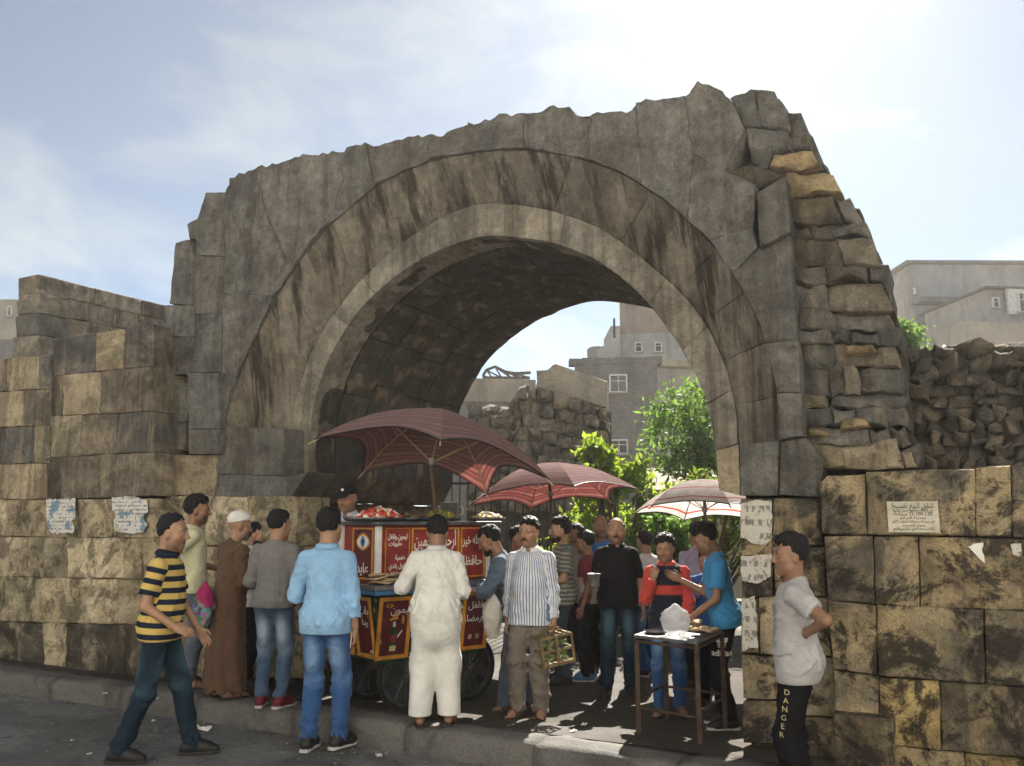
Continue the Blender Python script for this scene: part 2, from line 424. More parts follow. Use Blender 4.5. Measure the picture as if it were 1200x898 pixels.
# right springing and pier
for pts, c in (
    ([(838,528),(866,520),(867,582),(842,575)], TAN2), ([(866,520),(914,516),(912,581),(867,582)], GREY), ([(914,516),(944,512),(966,540),(961,583),(912,581)], GREY),
    ([(867,584),(905,584),(905,652),(867,652)], DARK), ([(905,584),(962,584),(964,640),(905,640)], DARK),
    ([(867,653),(905,653),(906,700),(868,700)], DARK), ([(868,701),(889,700),(890,766),(868,766)], TAN2), ([(889,700),(908,699),(911,769),(890,767)], TAN),
    ([(868,767),(911,770),(912,820),(870,820)], TAN2), ([(870,821),(915,821),(915,872),(870,872)], DARK),
    ([(905,641),(967,641),(969,700),(907,699)], GREY2), ([(908,700),(970,701),(974,770),(911,769)], TAN2), ([(912,770),(976,771),(980,842),(913,838)], TAN2),
    ([(914,839),(980,843),(984,905),(915,900)], DARK)):
    low = pts[0][1] > 580
    cell(pts, .0 if low else .02, mat=M_low if low else M_upper, color=c, rough=.02, gap=.005, thick=.8 if low else .5)
# broken core on the right: undressed stones set back behind the facing
def rub(pts, w, c, **kw):
    d = dict(rough=.055, gap=.0, bev=.016, wob=.03, lump=.012, step=.065, tilt=.014, thick=.6, sharp=38); d.update(kw)
    px_stone(jag(pts), w, arch, M_rub, c, name='rubble_stone', **d)
for pts, c, w in (
    ([(855,115),(872,109),(885,107),(890,150),(872,150)], GREY2, .1), ([(885,107),(905,108),(922,127),(926,152),(890,150)], GREY, .15), ([(922,130),(938,135),(950,160),(952,176),(926,176)], GREY2, .3),
    ([(872,150),(926,152),(926,176),(905,180),(900,197),(880,190)], GREY, .12), ([(905,180),(952,176),(958,192),(940,199),(900,198)], OCH, .14),
    ([(850,200),(880,190),(900,198),(920,204),(886,217)], DARK, .1), ([(919,203),(976,204),(988,226),(921,231)], (.42, .33, .19), .14), ([(956,178),(966,190),(976,204),(940,200)], GREY2, .3)):
    rub(pts, w, c)
rows = [231, 262, 280, 312, 333, 366, 388, 404, 432, 462, 478, 500, 522, 549]
sil = [(225,988),(240,1003),(275,1014),(300,1030),(345,1040),(390,1052),(450,1055),(500,1063),(549,1078)]
def silx(y):
    for (y0, x0), (y1, x1) in zip(sil, sil[1:]):
        if y <= y1: return x0+(x1-x0)*(y-y0)/(y1-y0)
    return sil[-1][1]
def leftx(y): return 922+(y-231)*.075
R_ = random.Random(11)
for y0, y1 in zip(rows, rows[1:]):
    xa0, xb0, xa1, xb1 = leftx(y0), silx(y0), leftx(y1), silx(y1)
    nspl = R_.choice([2, 3, 4]); fr = [0]+sorted(R_.uniform(.22, .82) for _ in range(nspl-1))+[1]
    for a, b in zip(fr, fr[1:]):
        if b-a < .12: continue
        j = lambda: R_.uniform(-6, 6)
        pts = [(xa0+(xb0-xa0)*a, y0), (xa0+(xb0-xa0)*(a+b)/2, y0+j()), (xa0+(xb0-xa0)*b + (j()+3 if b == 1 else 0), y0), (xa1+(xb1-xa1)*b, y1), (xa1+(xb1-xa1)*(a+b)/2, y1+j()), (xa1+(xb1-xa1)*a, y1)]
        edge = b == 1
        c = R_.choice([GREY2, GREY, GREY2, GREY2, DARK, (.22, .195, .155)])
        if y0 in (476, 498, 522) and R_.random() < .6: c = TAN2
        rub(pts, (.12 if not edge else .22)+R_.uniform(-.025, .04), c)
for pts in ([(985,232),(1006,244),(1018,280),(1000,300)], [(1010,285),(1034,305),(1044,350),(1020,360)], [(1025,350),(1046,355),(1057,395),(1040,410)], [(1035,400),(1058,400),(1060,450),(1040,455)], [(1040,450),(1060,448),(1068,505),(1045,510)], [(1048,505),(1069,505),(1084,550),(1055,550)]):
    rub(pts, .55, (.09, .078, .06), thick=.9)  # near-black colour paints in the deep shade of the receding side
for pts, c in (([(990,405),(1022,404),(1026,412),(992,413)], OCH), ([(985,492),(1015,489),(1018,500),(987,503)], OCH), ([(945,504),(968,505),(966,512),(946,511)], OCH), ([(962,532),(985,530),(987,546),(962,547)], TAN), ([(985,525),(1052,515),(1058,549),(988,549)], TAN2), ([(1058,530),(1068,528),(1072,549),(1060,549)], TAN)):
    rub(pts, .08, c, thick=.3)

# core: what stands behind the facing, with the vault's soffit
VD = 3.15
silh = [W(x, y, .3) for x, y in [(196,580),(200,360),(214,290),(238,245),(262,235),(275,215),(345,192),(430,178),(530,160),(650,136),(745,130),(818,112),(880,116),(915,136),(945,180),(985,240),(1010,290),(1035,370),(1048,450),(1062,560),(1075,640),(1080,900)]]
def build_core():
    v = []; f = []
    # outer shell top/side strip, from w=.3 to VD
    P = resample([Vector(p) for p in silh]+[Vector((silh[-1][0], 0)), Vector((S3[-1].x, 0)), Vector((S3[-1].x, 0.02))], .15)
    shell = dense([tuple(p) for p in silh], 110)
    nw = 14
    for i, p in enumerate(shell):
        for k in range(nw+1):
            w = .30+(VD-.30)*k/nw
            d = nz((p.x, w, p.y), 2.1, 4.4, 4)*(.10 if k else .03)
            c = Vector((p.x-4.2, p.y-1.5)).normalized()
            v.append((p.x+c.x*(d-.04), w, p.y+c.y*(d-.04)))
    for i in range(len(shell)-1):
        for k in range(nw):
            a = i*(nw+1)+k; f.append((a, a+1, a+nw+2, a+nw+1))
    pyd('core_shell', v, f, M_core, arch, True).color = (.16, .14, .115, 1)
    # back face: fan between soffit and shell at w=VD
    v = []; f = []
    inner = dense([tuple(p) for p in S3], 110); sil2 = shell
    for a, b in zip(inner, sil2): v += [(a.x, VD-.02, a.y), (b.x, VD-.01, b.y)]
    for i in range(109): f.append((2*i, 2*i+2, 2*i+3, 2*i+1))
    # and a front backing just behind the facing
    n0 = len(v)
    for a, b in zip(inner, sil2): v += [(a.x, .45, a.y), (b.x, .40, b.y)]
    for i in range(109): f.append((n0+2*i, n0+2*i+1, n0+2*i+3, n0+2*i+2))
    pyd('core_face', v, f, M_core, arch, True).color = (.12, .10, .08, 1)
build_core()
# soffit: courses of vault stones, nearly flush
def soffit_panel(i0, i1, w0, w1, seed):
    v = []; f = []; nw = 7; st = 1; I = list(range(i0, i1+1, st)); e = .004
    for a, i in enumerate(I):
        p = S3[i]; q0 = S3[max(0, i-1)]; q1 = S3[min(NS-1, i+1)]; t = (q1-q0).normalized(); nrm = Vector((t.y, -t.x))
        for k in range(nw+1):
            w = w0+e+(w1-w0-2*e)*k/nw
            ed = (a in (0, len(I)-1)) or (k in (0, nw))
            d = nz((p.x, w, p.y), 2.6, seed*.0, 4)*.02+nz((p.x, w, p.y), 5, seed, 2)*.008 + (-.007 if ed else 0)
            ss = e if a == 0 else (-e if a == len(I)-1 else 0)
            v.append((p.x+nrm.x*d+t.x*ss, w, p.y+nrm.y*d+t.y*ss))
    for a in range(len(I)-1):
        for k in range(nw):
            b = a*(nw+1)+k; f.append((b, b+nw+1, b+nw+2, b+1))
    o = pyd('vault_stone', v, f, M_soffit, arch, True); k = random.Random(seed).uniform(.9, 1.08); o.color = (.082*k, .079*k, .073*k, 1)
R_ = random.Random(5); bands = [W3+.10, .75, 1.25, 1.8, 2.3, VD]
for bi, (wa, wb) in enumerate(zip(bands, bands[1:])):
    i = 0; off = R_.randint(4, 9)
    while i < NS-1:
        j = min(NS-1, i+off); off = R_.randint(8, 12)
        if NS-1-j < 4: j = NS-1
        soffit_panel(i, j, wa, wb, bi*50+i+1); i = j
# undercut below the left springing and the recessed wall under it
sL, zL = S3[0].x, S3[0].y; sR = S3[-1].x; zR = S3[-1].y
s0, z0 = W(336, 588, 0)
def grid_surface(fn, nu, nv, name, mat, parent, color, smooth=True):
    v = [fn(i/nu, j/nv) for i in range(nu+1) for j in range(nv+1)]
    f = [(i*(nv+1)+j, (i+1)*(nv+1)+j, (i+1)*(nv+1)+j+1, i*(nv+1)+j+1) for i in range(nu) for j in range(nv)]
    o = pyd(name, v, f, mat, parent, smooth); o.color = (*color, 1); return o
def rough_fn(fn, amp, sc):
    def g(a, b):
        p = Vector(fn(a, b)); d = nz(p, sc, 1.3, 3)*amp; return (p.x+d, p.y+d*.5, p.z+d)
    return g
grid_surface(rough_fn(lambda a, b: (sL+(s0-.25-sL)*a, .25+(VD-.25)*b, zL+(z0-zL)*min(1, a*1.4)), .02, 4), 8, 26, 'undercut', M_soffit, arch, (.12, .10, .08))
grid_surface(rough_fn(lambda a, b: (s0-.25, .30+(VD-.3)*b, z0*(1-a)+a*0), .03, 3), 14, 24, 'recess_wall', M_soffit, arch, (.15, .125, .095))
# base course under the left pier
LTC = (.64, .54, .38)
base_rows = [(581, 640), (640, 690), (690, 742), (742, 795)]
R_ = random.Random(21)
for ri, (y0, y1) in enumerate(base_rows):
    xs = [(192, 240, 290, 348), (192, 226, 272, 322, 352), (190, 235, 285, 352), (190, 230, 268, 312, 352)][ri]
    for a, b in zip(xs, xs[1:]):
        px_stone([(a, y0), (b, y0+1), (b, y1+1), (a, y1)], -.03, arch, M_pale, R_.choice([TAN, LTC, TAN]), thick=.5, rough=.03, gap=.004, bev=.012, wob=.012)
# right jamb inside the opening, below the ring
sJ = W(869, 700, 0)[0]
grid_surface(rough_fn(lambda a, b: (sR+(sJ-sR)*a, .25+(VD-.25)*b, zR-.12*a), .02, 4), 4, 20, 'springer_underside', M_soffit, arch, (.2, .17, .13))
grid_surface(rough_fn(lambda a, b: (sJ, .25+(VD-.25)*b, (zR-.1)*(1-a)-.05*a), .02, 3), 16, 24, 'jamb', M_soffit, arch, (.2, .17, .13))
grid_surface(lambda a, b: (sJ+a*(silh[-1][0]-sJ), VD-.01, (zR+.1)*b-.05), 6, 10, 'pier_back', M_core, arch, (.12, .10, .08))

# ------------------------------------------------------------------ left wall
lw = wall_empty('ashlar_wall', 'stained ashlar wall with torn posters standing beside the arch', 'wall')
def lrow(y00, y01, y10, y11, xs, cols, w=-.25, x0=0, x1=180, **kw):
    """course between the line (x0,y00)-(x1,y01) and the line (x0,y10)-(x1,y11)"""
    for (a, b), c in zip(zip(xs, xs[1:]), cols):
        fa = (a-x0)/(x1-x0); fb = (b-x0)/(x1-x0)
        d = dict(rough=.020, gap=.0025, bev=.008, thick=.5, wob=.007, tilt=.005, step=.06); d.update(kw)
        px_stone([(a, y00+(y01-y00)*fa), (b, y00+(y01-y00)*fb), (b, y10+(y11-y10)*fb), (a, y10+(y11-y10)*fa)], w, lw, kw.get('mat', M_left), c, **{k: v for k, v in d.items() if k != 'mat'})
G3 = (.23, .20, .16)
lrow(397, 380, 441, 429, (62, 112, 145, 180), (GREY2, TAN, GREY2), x0=62)
lrow(441, 429, 488, 482, (62, 74, 117, 180), (DARK, TAN, G3), x0=62)
lrow(488, 482, 536, 530, (60, 96, 137, 180), (TAN2, G3, GREY2), x0=60)
lrow(536, 530, 586, 581, (54, 70, 117, 180), (DARK, G3, G3), x0=56)
lrow(421, 416, 459, 456, (-60, 8, 46, 61), (G3, TAN, GREY2), x1=60)
lrow(459, 456, 501, 499, (-60, -20, 27, 60), (TAN, TAN, G3), x1=60)
lrow(501, 499, 544, 543, (-60, 0, 40, 58), (G3, GREY2, TAN2), x1=60)
lrow(544, 543, 586, 585, (-60, -25, 22, 54), (TAN, TAN, TAN), x1=60)
LT = (.66, .56, .39)
lrow(586, 584, 629, 631, (-60, 7, 53, 89, 131, 190), (LT, TAN, TAN2, TAN, TAN), x1=190, mat=M_pale, rough=.022)
lrow(629, 631, 676, 680, (-60, 0, 33, 50, 78, 145, 166, 190), (LT, LT, TAN2, TAN2, LT, TAN, TAN), x1=190, mat=M_pale, rough=.04, bev=.014)
lrow(676, 680, 729, 733, (-60, 3, 50, 92, 136, 165, 190), (TAN2, TAN, LT, LT, TAN, TAN2), x1=190, mat=M_pale, rough=.05, bev=.016)
lrow(729, 733, 788, 796, (-60, 15, 50, 77, 146, 192), (DARK, DARK, LT, (.10, .088, .068), (.13, .11, .085)), x1=190, mat=M_pale, rough=.035, bev=.012)
grid_surface(lambda a, b: (W(-60, 600, 0)[0]+a*(W(180, 600, 0)[0]-W(-60, 600, 0)[0]), .2, b*2.9), 2, 2, 'wall_core', M_core, lw, (.1, .09, .07))
# ------------------------------------------------------------------ right wall
rw = wall_empty('boundary_wall', 'low sooty block wall with paper notice, the boy in front of it', 'wall')
def rblk(pts, c, w=-.16, **kw):
    d = dict(rough=.024, gap=.0015, bev=.009, thick=.45, wob=.007, tilt=.005, step=.06); d.update(kw)
    px_stone(pts, w, rw, M_low, c, **d)
D2 = (.24, .205, .15)
for pts, c in (
    ([(960,566),(970,558),(1014,556),(1016,627),(963,627)], (.165, .145, .112)), ([(1015,553),(1143,549),(1144,629),(1016,627)], (.165, .145, .112)), ([(1143,549),(1160,546),(1184,546),(1186,630),(1144,629)], TAN2), ([(1185,545),(1260,545),(1262,633),(1187,630)], (.165, .145, .112)),
    ([(965,628),(1023,628),(1025,708),(969,704)], (.165, .145, .112)), ([(1024,629),(1076,629),(1078,712),(1026,708)], (.165, .145, .112)), ([(1077,629),(1206,632),(1208,716),(1079,712)], (.30, .24, .15)), ([(1206,632),(1290,634),(1290,722),(1208,716)], D2),
    ([(970,705),(1026,709),(1028,792),(975,785)], D2), ([(1027,709),(1152,714),(1155,802),(1029,792)], (.22, .19, .14)), ([(1153,714),(1280,720),(1280,812),(1156,802)], D2),
    ([(976,786),(1029,793),(1031,858),(980,850)], TAN2), ([(1030,794),(1101,798),(1103,880),(1032,872)], (.48, .36, .17)), ([(1102,799),(1225,808),(1228,892),(1104,880)], (.14, .12, .09)), ([(1226,808),(1300,813),(1300,900),(1229,892)], D2),
    ([(1032,873),(1130,884),(1132,960),(1034,948)], TAN2), ([(1131,884),(1290,900),(1290,985),(1133,960)], (.36, .27, .13))):
    rblk(pts, c)
rblk([(975,836),(1047,845),(1052,960),(980,950)], (.10, .085, .065), w=-.30)

def backing(parent, x0, x1, zt, w, name='wall_core'):
    sa, sb = W(x0, 620, w)[0], W(x1, 620, w)[0]
    grid_surface(lambda a, b: (sa+a*(sb-sa), w, b*zt-.05), 2, 2, name, M_core, parent, (.13, .115, .09))
backing(rw, 966, 1320, 1.98, .10); backing(arch, 185, 346, 2.05, .22, 'base_core'); backing(arch, 870, 985, 1.95, .14, 'pier_core'); backing(lw, -80, 188, 1.85, -.02)
# ------------------------------------------------------------------ ground
def ground_mat(name, c0, c1, scale=2.0, bump=.5, rough=.9, spots=.0, spotc=(.3, .27, .22), cracks=False):
    t = NT(name); co = t.coord()
    a = t.noise(co, scale, 8, .65); b = t.noise(co, scale*14, 5, .7)
    c = t.mix(a, c0, c1); c = t.mix(1.0, c, t.ramp(b, [(.3, (.7, .7, .7)), (.7, (1.25, 1.25, 1.25))]), 'MULTIPLY')
    d = t.noise(co, scale*.45, 6, .6, .8); c = t.mix(t.ramp(d, [(.5, 0.0), (.62, .6)]), c, tuple(x*.45 for x in c0))
    if spots: c = t.mix(t.ramp(t.noise(co, 38, 2, .5), [(.68, 0.0), (.73, spots)]), c, spotc)
    if cracks:
        vo = t.n('TexVoronoi', feature='DISTANCE_TO_EDGE'); vo.inputs['Scale'].default_value = .9; ad = t.n('VectorMath', operation='ADD'); nn = t.n('TexNoise'); nn.inputs['Scale'].default_value = 2.5; nn.inputs['Detail'].default_value = 6; t.l(co, nn.inputs['Vector']); sc_ = t.n('VectorMath', operation='SCALE'); t.l(nn.outputs['Color'], sc_.inputs[0]); sc_.inputs['Scale'].default_value = .8; t.l(co, ad.inputs[0]); t.l(sc_.outputs[0], ad.inputs[1]); t.l(ad.outputs[0], vo.inputs['Vector'])
        c = t.mix(t.ramp(vo.outputs['Distance'], [(.0, .8), (.012, 0.0)]), c, (.02, .02, .02))
        pt = t.noise(co, .8, 3, .4); c = t.mix(t.ramp(pt, [(.53, 0.0), (.545, .45)]), c, (.055, .057, .058)); du = t.noise(co, 3.1, 8, .7); c = t.mix(t.ramp(du, [(.5, 0.0), (.7, .5)]), c, (.24, .22, .185))
    t.base(c, t.ramp(d, [(.45, rough), (.65, rough*.72)]), 0, .3)
    t.bump(t.math('ADD', t.noise(co, scale*20, 6, .7), t.math('MULTIPLY', t.noise(co, scale*3, 4, .6), 1.4)), bump, .02)
    return t.m
M_asph = ground_mat('asphalt_worn', (.125, .130, .130), (.205, .208, .203), 1.1, .5, .85, .35, (.22, .21, .19), True)
M_dirt = ground_mat('trodden_earth_paving', (.038, .032, .026), (.085, .070, .053), 1.6, .8, .88, .3)
M_dust = ground_mat('dusty_ground', (.20, .17, .125), (.30, .25, .18), .7, .6, .95)
M_kerb = ground_mat('kerb_concrete', (.085, .082, .075), (.22, .21, .19), 3.2, .8, .9, .3)
def L2W(s, w, z=0.0): return P0 + U*s + V*w + Vector((0, 0, z))
def sheet(name, s0, s1, w0, w1, zf, ns, nw, mat):
    v = []; f = []
    for i in range(ns+1):
        for j in range(nw+1):
            s = s0+(s1-s0)*i/ns; w = w0+(w1-w0)*j/nw; v.append(L2W(s, w, zf(s, w)))
    for i in range(ns):
        for j in range(nw):
            a = i*(nw+1)+j; f.append((a, a+nw+1, a+nw+2, a+1))
    o = pyd(name, v, f, mat, None, True); o['kind'] = 'structure'; return o
v = [(-900, -900, -.06), (900, -900, -.06), (900, 900, -.06), (-900, 900, -.06)]
g = pyd('ground', v, [(0, 1, 2, 3)], M_dust); g['kind'] = 'structure'
sheet('road', -40, 44, -11.5, KERB_W+.05, lambda s, w: nz((s, w, 0), .9, 2, 3)*.012-.008, 160, 40, M_asph)
def pave_z(s, w):
    return ground_z(w) + nz((s, w, 0), 1.3, 5, 4)*.012 - .004
sheet('pavement', -12, 16, KERB_W+.30, 9.0, pave_z, 150, 70, M_dirt)
# kerb stones, each its own piece
kerb = empty('kerb', P0, -ANG, kind='structure')
R_ = random.Random(4); s = -9.0
while s < 13:
    ln = R_.uniform(.85, 1.15)
    v = []; f = []; n = 9; prof = [(-.0, -.05), (-.005, .02), (-.004, .10), (.006, .155), (.03, .181), (.08, .187), (.20, .188), (.33, .184), (.34, .12)]
    js, jz = R_.uniform(-.012, .012), R_.uniform(-.010, .008)
    for i in range(n+1):
        ss = s+.004+(ln-.008)*i/n; e = .012 if i in (0, n) else 0
        for (w, z) in prof:
            d = nz((ss, w, z), 6, s, 3)*.012
            v.append((ss, KERB_W+w+d+js+(e if w < .05 else 0), z+d*.8+jz-(e if z > .12 else 0)))
    m = len(prof)
    for i in range(n):
        for j in range(m-1): a = i*m+j; f.append((a, a+m, a+m+1, a+1))
    f.append(tuple(range(m))); f.append(tuple(range((n+1)*m-1, n*m-1, -1)))
    pyd('kerb_stone', v, f, M_kerb, kerb, True); s += ln
# ------------------------------------------------------------------ rubble wall at the right, behind the low wall
rubw = wall_empty('rubble_wall', 'dark lumpy rubble wall with a few ochre stones, rising behind the low wall', 'wall')
WR = 1.0; R_ = random.Random(31)
def rubble_field(parent, x0, x1, top, bot, w, nrow, wid, cols, och=.05):
    for r in range(nrow):
        fy0, fy1 = r/nrow, (r+1)/nrow; x = x0-R_.uniform(0, wid)
        while x < x1:
            ww = wid*R_.uniform(.6, 1.5); xb = min(x+ww, x1+wid)
            def P(xx, fy): return (xx+R_.uniform(-3, 3), top(xx)+(bot-top(xx))*fy+(R_.uniform(-4, 4) if 0 < fy < 1 else R_.uniform(-2, 1)))
            pts = [P(x, fy0), P((x+xb)/2, fy0), P(xb, fy0), P(xb, fy1), P((x+xb)/2, fy1), P(x, fy1)]
            c = R_.choice(cols)
            if R_.random() < och: c = OCH
            px_stone(pts, w+R_.uniform(-.06, .10), parent, M_rub, c, name='rubble_stone', rough=.085, gap=-.006, bev=.02, wob=.055, lump=.035, step=.055, tilt=.05, thick=.4, sharp=62); x = xb
rubble_field(rubw, 1052, 1320, lambda x: 404 if x > 1120 else 408+nz((x*.05, 0, 0), 1)*3, 566, WR, 11, 17, [(.11, .10, .085), (.09, .082, .07), (.14, .125, .10)], .008)
backing(rubw, 1050, 1340, W(1150, 407, WR)[1], WR+.25)
# ------------------------------------------------------------------ wall running back at the left
def WS(px, py, s0):
    r = ray(px, py); p0 = P0+U*s0; t = (p0-CAM).dot(U)/r.dot(U); p = CAM+r*t
    return ((p-P0).dot(V), p.z)
bwL = wall_empty('return_wall', 'pale block wall running back above the posters wall, its end broken', 'wall')
WE = 1.3; sE = W(45, 340, WE)[0]
# local frame: turn stones so that their front looks along +s (towards the camera's side)
bsub = empty('block_face', (sE, 0, 0), math.radians(90)); bsub.parent = bwL
RC = (.27, .245, .20)
lines0 = [321, 342, 366, 392, 420, 450]; lines1 = [358, 376, 395, 412, 432, 455]
R_ = random.Random(8)
for r in range(5):
    xs = [45, R_.uniform(66, 80), R_.uniform(98, 112), R_.uniform(128, 140), R_.uniform(158, 170), 205]
    for a, b in zip(xs, xs[1:]):
        q = []
        for x, ln in ((a, lines0), (b, lines0)):
            pass
        def yy(x, k): return lines0[k]+(lines1[k]-lines0[k])*(x-45)/150
        pts = [WS(a, yy(a, r), sE), WS(b, yy(b, r), sE), WS(b, yy(b, r+1), sE), WS(a, yy(a, r+1), sE)]
        stone(pts, 0.0, bsub, M_left, R_.choice([RC, (.32, .29, .24), RC, (.22, .2, .165)]), thick=.5, rough=.018, gap=.004, bev=.012)
for pts, c in (([(30,330),(45,321),(45,343),(34,346)], RC), ([(18,353),(45,344),(45,366),(20,370)], RC), ([(16,370),(45,367),(45,392),(18,395)], GREY2), ([(14,395),(45,392),(46,425),(14,428)], RC)):
    px_stone(pts, WE, bwL, M_rub, c, thick=.5, rough=.03, bev=.02, gap=.004)
# ------------------------------------------------------------------ buildings
def wallmat(name, c, brick=None, dirt=.4, stain=(.10, .095, .085), bs=4.0):
    t = NT(name); co = t.coord(); a = t.noise(co, 1.1, 8, .65)
    if brick:
        q = t.n('TexBrick'); q.inputs['Scale'].default_value = bs; q.inputs['Mortar Size'].default_value = .018
        q.inputs['Color1'].default_value = (*c, 1); q.inputs['Color2'].default_value = (*[x*.8 for x in c], 1); q.inputs['Mortar'].default_value = (*brick, 1)
        q.inputs['Row Height'].default_value = .3
        # wall-aligned coordinates: along the wall, up
        m = t.n('CombineXYZ'); sp = t.n('SeparateXYZ'); t.l(co, sp.inputs[0]); t.l(t.math('ADD', sp.outputs[0], sp.outputs[1]), m.inputs[0]); t.l(sp.outputs[2], m.inputs[1]); t.l(m.outputs[0], q.inputs['Vector'])
        cc = q.outputs['Color']
    else: cc = (*c, 1)
    cc = t.mix(1.0, cc, t.ramp(a, [(.3, (.75, .75, .75)), (.7, (1.2, 1.2, 1.2))]), 'MULTIPLY')
    st = t.noise(t.mapv(co, (2.2, 2.2, .3)), 1.0, 6, .65)
    cc = t.mix(t.ramp(st, [(.5, 0.0), (.72, dirt)]), cc, stain)
    t.base(cc, .92, 0, .2); t.bump(t.noise(co, 14, 6, .7), .4, .03); return t.m
M_bgrey = wallmat('brick_grey', (.27, .26, .24), (.16, .155, .145)); M_bpale = wallmat('plaster_pale', (.42, .37, .29)); M_bpink = wallmat('plaster_pinkish', (.36, .29, .235))
M_conc = wallmat('concrete_far', (.42, .41, .39)); M_conc2 = wallmat('concrete_far_warm', (.38, .355, .315), dirt=.55); M_cream = wallmat('facade_cream', (.78, .755, .71), dirt=.08)
M_white = plain('painted_white', (.75, .74, .70), .6); M_glass = plain('window_dark', (.03, .035, .04), .15, spec=.6, var=.05); M_iron = plain('iron_dark', (.045, .042, .04), .6, .3)
M_wood = plain('timber_grey', (.14, .11, .08), .85)
def block(parent, name, a, b, depth, z0, z1, mat):
    """a, b: ground points of the front's ends; the box goes back by depth"""
    a = Vector((a[0], a[1], 0)); b = Vector((b[0], b[1], 0)); n = Vector((-(b-a).y, (b-a).x, 0)).normalized()
    if n.y < 0: n = -n
    v = [a, b, b+n*depth, a+n*depth]; v = [(*p.xy, z0) for p in v]+[(*p.xy, z1) for p in v]
    m = MB(); m.add(v, [(0,3,2,1),(4,5,6,7),(0,1,5,4),(1,2,6,5),(2,3,7,6),(3,0,4,7)]); o = m.build(name, mat); o.parent = parent; o.matrix_parent_inverse = Matrix.Translation(-parent.location); return o
def window(parent, a, b, px0, py0, px1, py1, bars=2, shut=False):
    """a window in the vertical plane through a, b, traced from the photograph"""
    a = Vector((a[0], a[1], 0)); b = Vector((b[0], b[1], 0)); d = (b-a).normalized(); n = Vector((-d.y, d.x, 0))
    if n.y < 0: n = -n
    def hit(px, py):
        r = ray(px, py); t = (a-CAM).dot(n)/r.dot(n); return CAM+r*t
    p, q = hit(px0, py1), hit(px1, py0); w = (q-p).dot(d); h = q.z-p.z; fr = max(.05, w*.07)
    R = Matrix((d, n, Vector((0, 0, 1)))).transposed(); c = (p+q)/2
    m = MB(); m.box(c-n*.03, (w, .02, h), R); pane = m.build('window', M_glass); 
    m = MB()
    for sgn in (-1, 1):
        m.box(c+d*(w/2*sgn)-n*.05, (fr, .14, h+fr), R); m.box(c+Vector((0, 0, h/2*sgn))-n*.05, (w-fr, .14, fr), R)
    for k in range(1, bars): m.box(c+d*(w*(k/bars-.5))-n*.05, (fr*.5, .08, h-fr), R)
    m.box(c+Vector((0, 0, h*.15))-n*.05, (w-fr, .07, fr*.45), R)
    frame = m.build('frame', M_white); frame.parent = pane
    m = MB(); m.box(c-Vector((0, 0, h/2+fr*.9))-n*.10, (w+fr*3, .25, fr*.8), R); sl = m.build('sill', M_conc); sl.parent = pane
    pane.parent = parent; pane.matrix_parent_inverse = Matrix.Translation(-parent.location)
    return pane
def thing_at(name, p, label, cat, group=None): return empty(name, (p[0], p[1], 0), 0, label, cat, group)
# grey brick house seen through the arch
Yb = 27; a, b = at(674, 500, Yb), at(772, 500, Yb-.3); zt = at(674, 427, Yb).z
bl = thing_at('brick_house', a, 'grey brick house with two white framed windows seen through the arch', 'house')
block(bl, 'wall', a, b, 6, -.1, zt, M_bgrey); window(bl, a, b, 715, 440, 734, 460); window(bl, a, b, 716, 516, 735, 532)
m = MB()
for k in range(14):
    p = Vector(a)+(Vector(b)-Vector(a))*(k/13); m.box((p.x, p.y+.2, zt+.08), (.32, .5, .16+.1*random.random()))
o = m.build('parapet', M_bgrey); o.parent = bl; o.matrix_parent_inverse = Matrix.Translation(-bl.location)
a2, b2 = at(771, 500, Yb+2.2), at(860, 500, Yb+3); bl2 = thing_at('side_house', a2, 'flat grey wall of the house behind the tree, right of the brick house', 'house')
block(bl2, 'wall', a2, b2, 5, -.1, at(771, 431, Yb+2.2).z, M_conc); block(bl2, 'roof', Vector(a2)-Vector((.3, .5, 0)), Vector(b2)-Vector((-.3, .5, 0)), 5.8, at(771, 431, Yb+2.2).z+.005, at(771, 427, Yb+2.2).z+.1, M_bpale)
# tower block behind
Yt = 38; a3, b3 = at(727, 400, Yt), at(830, 400, Yt-.7); bt = thing_at('tower_house', a3, 'tall pinkish plastered block rising behind the grey brick house', 'building')
block(bt, 'wall', a3, b3, 8, -.1, at(727, 392, Yt).z, M_conc); block(bt, 'upper_wall', Vector(a3)+Vector((0, .05, 0)), Vector(b3)+Vector((0, .05, 0)), 8, at(727, 392, Yt).z, at(727, 330, Yt).z, M_bpink)
o = block(bt, 'stair_box', at(716, 400, Yt-.5), at(727, 400, Yt-.5), 3, -.1, at(716, 385, Yt).z, M_conc)
m = MB(); p = at(716, 386, Yt-.5); m.tube([(p.x+.15, p.y, p.z-.4), (p.x+.15, p.y, p.z+.5)], .05, 5); o = m.build('chimney_pipe', M_iron); o.parent = bt; o.matrix_parent_inverse = Matrix.Translation(-bt.location)
# dish on the brick house
p = at(712, 418, Yb+1.5); ds = thing_at('satellite_dish', p, 'small satellite dish on the grey brick house roof', 'dish'); ds.location = (p.x, p.y, zt)
m = MB(); m.lathe([(.02, .0), (.2, .04), (.36, .13), (.37, .135), (.2, .06), (.02, .02)], 14, (0, 0, .55), Matrix.Rotation(math.radians(70), 3, 'X')); m.build('dish', M_conc, ds)
m = MB(); m.tube([(0, 0, 0), (0, 0, .55)], .03, 6); m.build('mast', M_iron, ds)
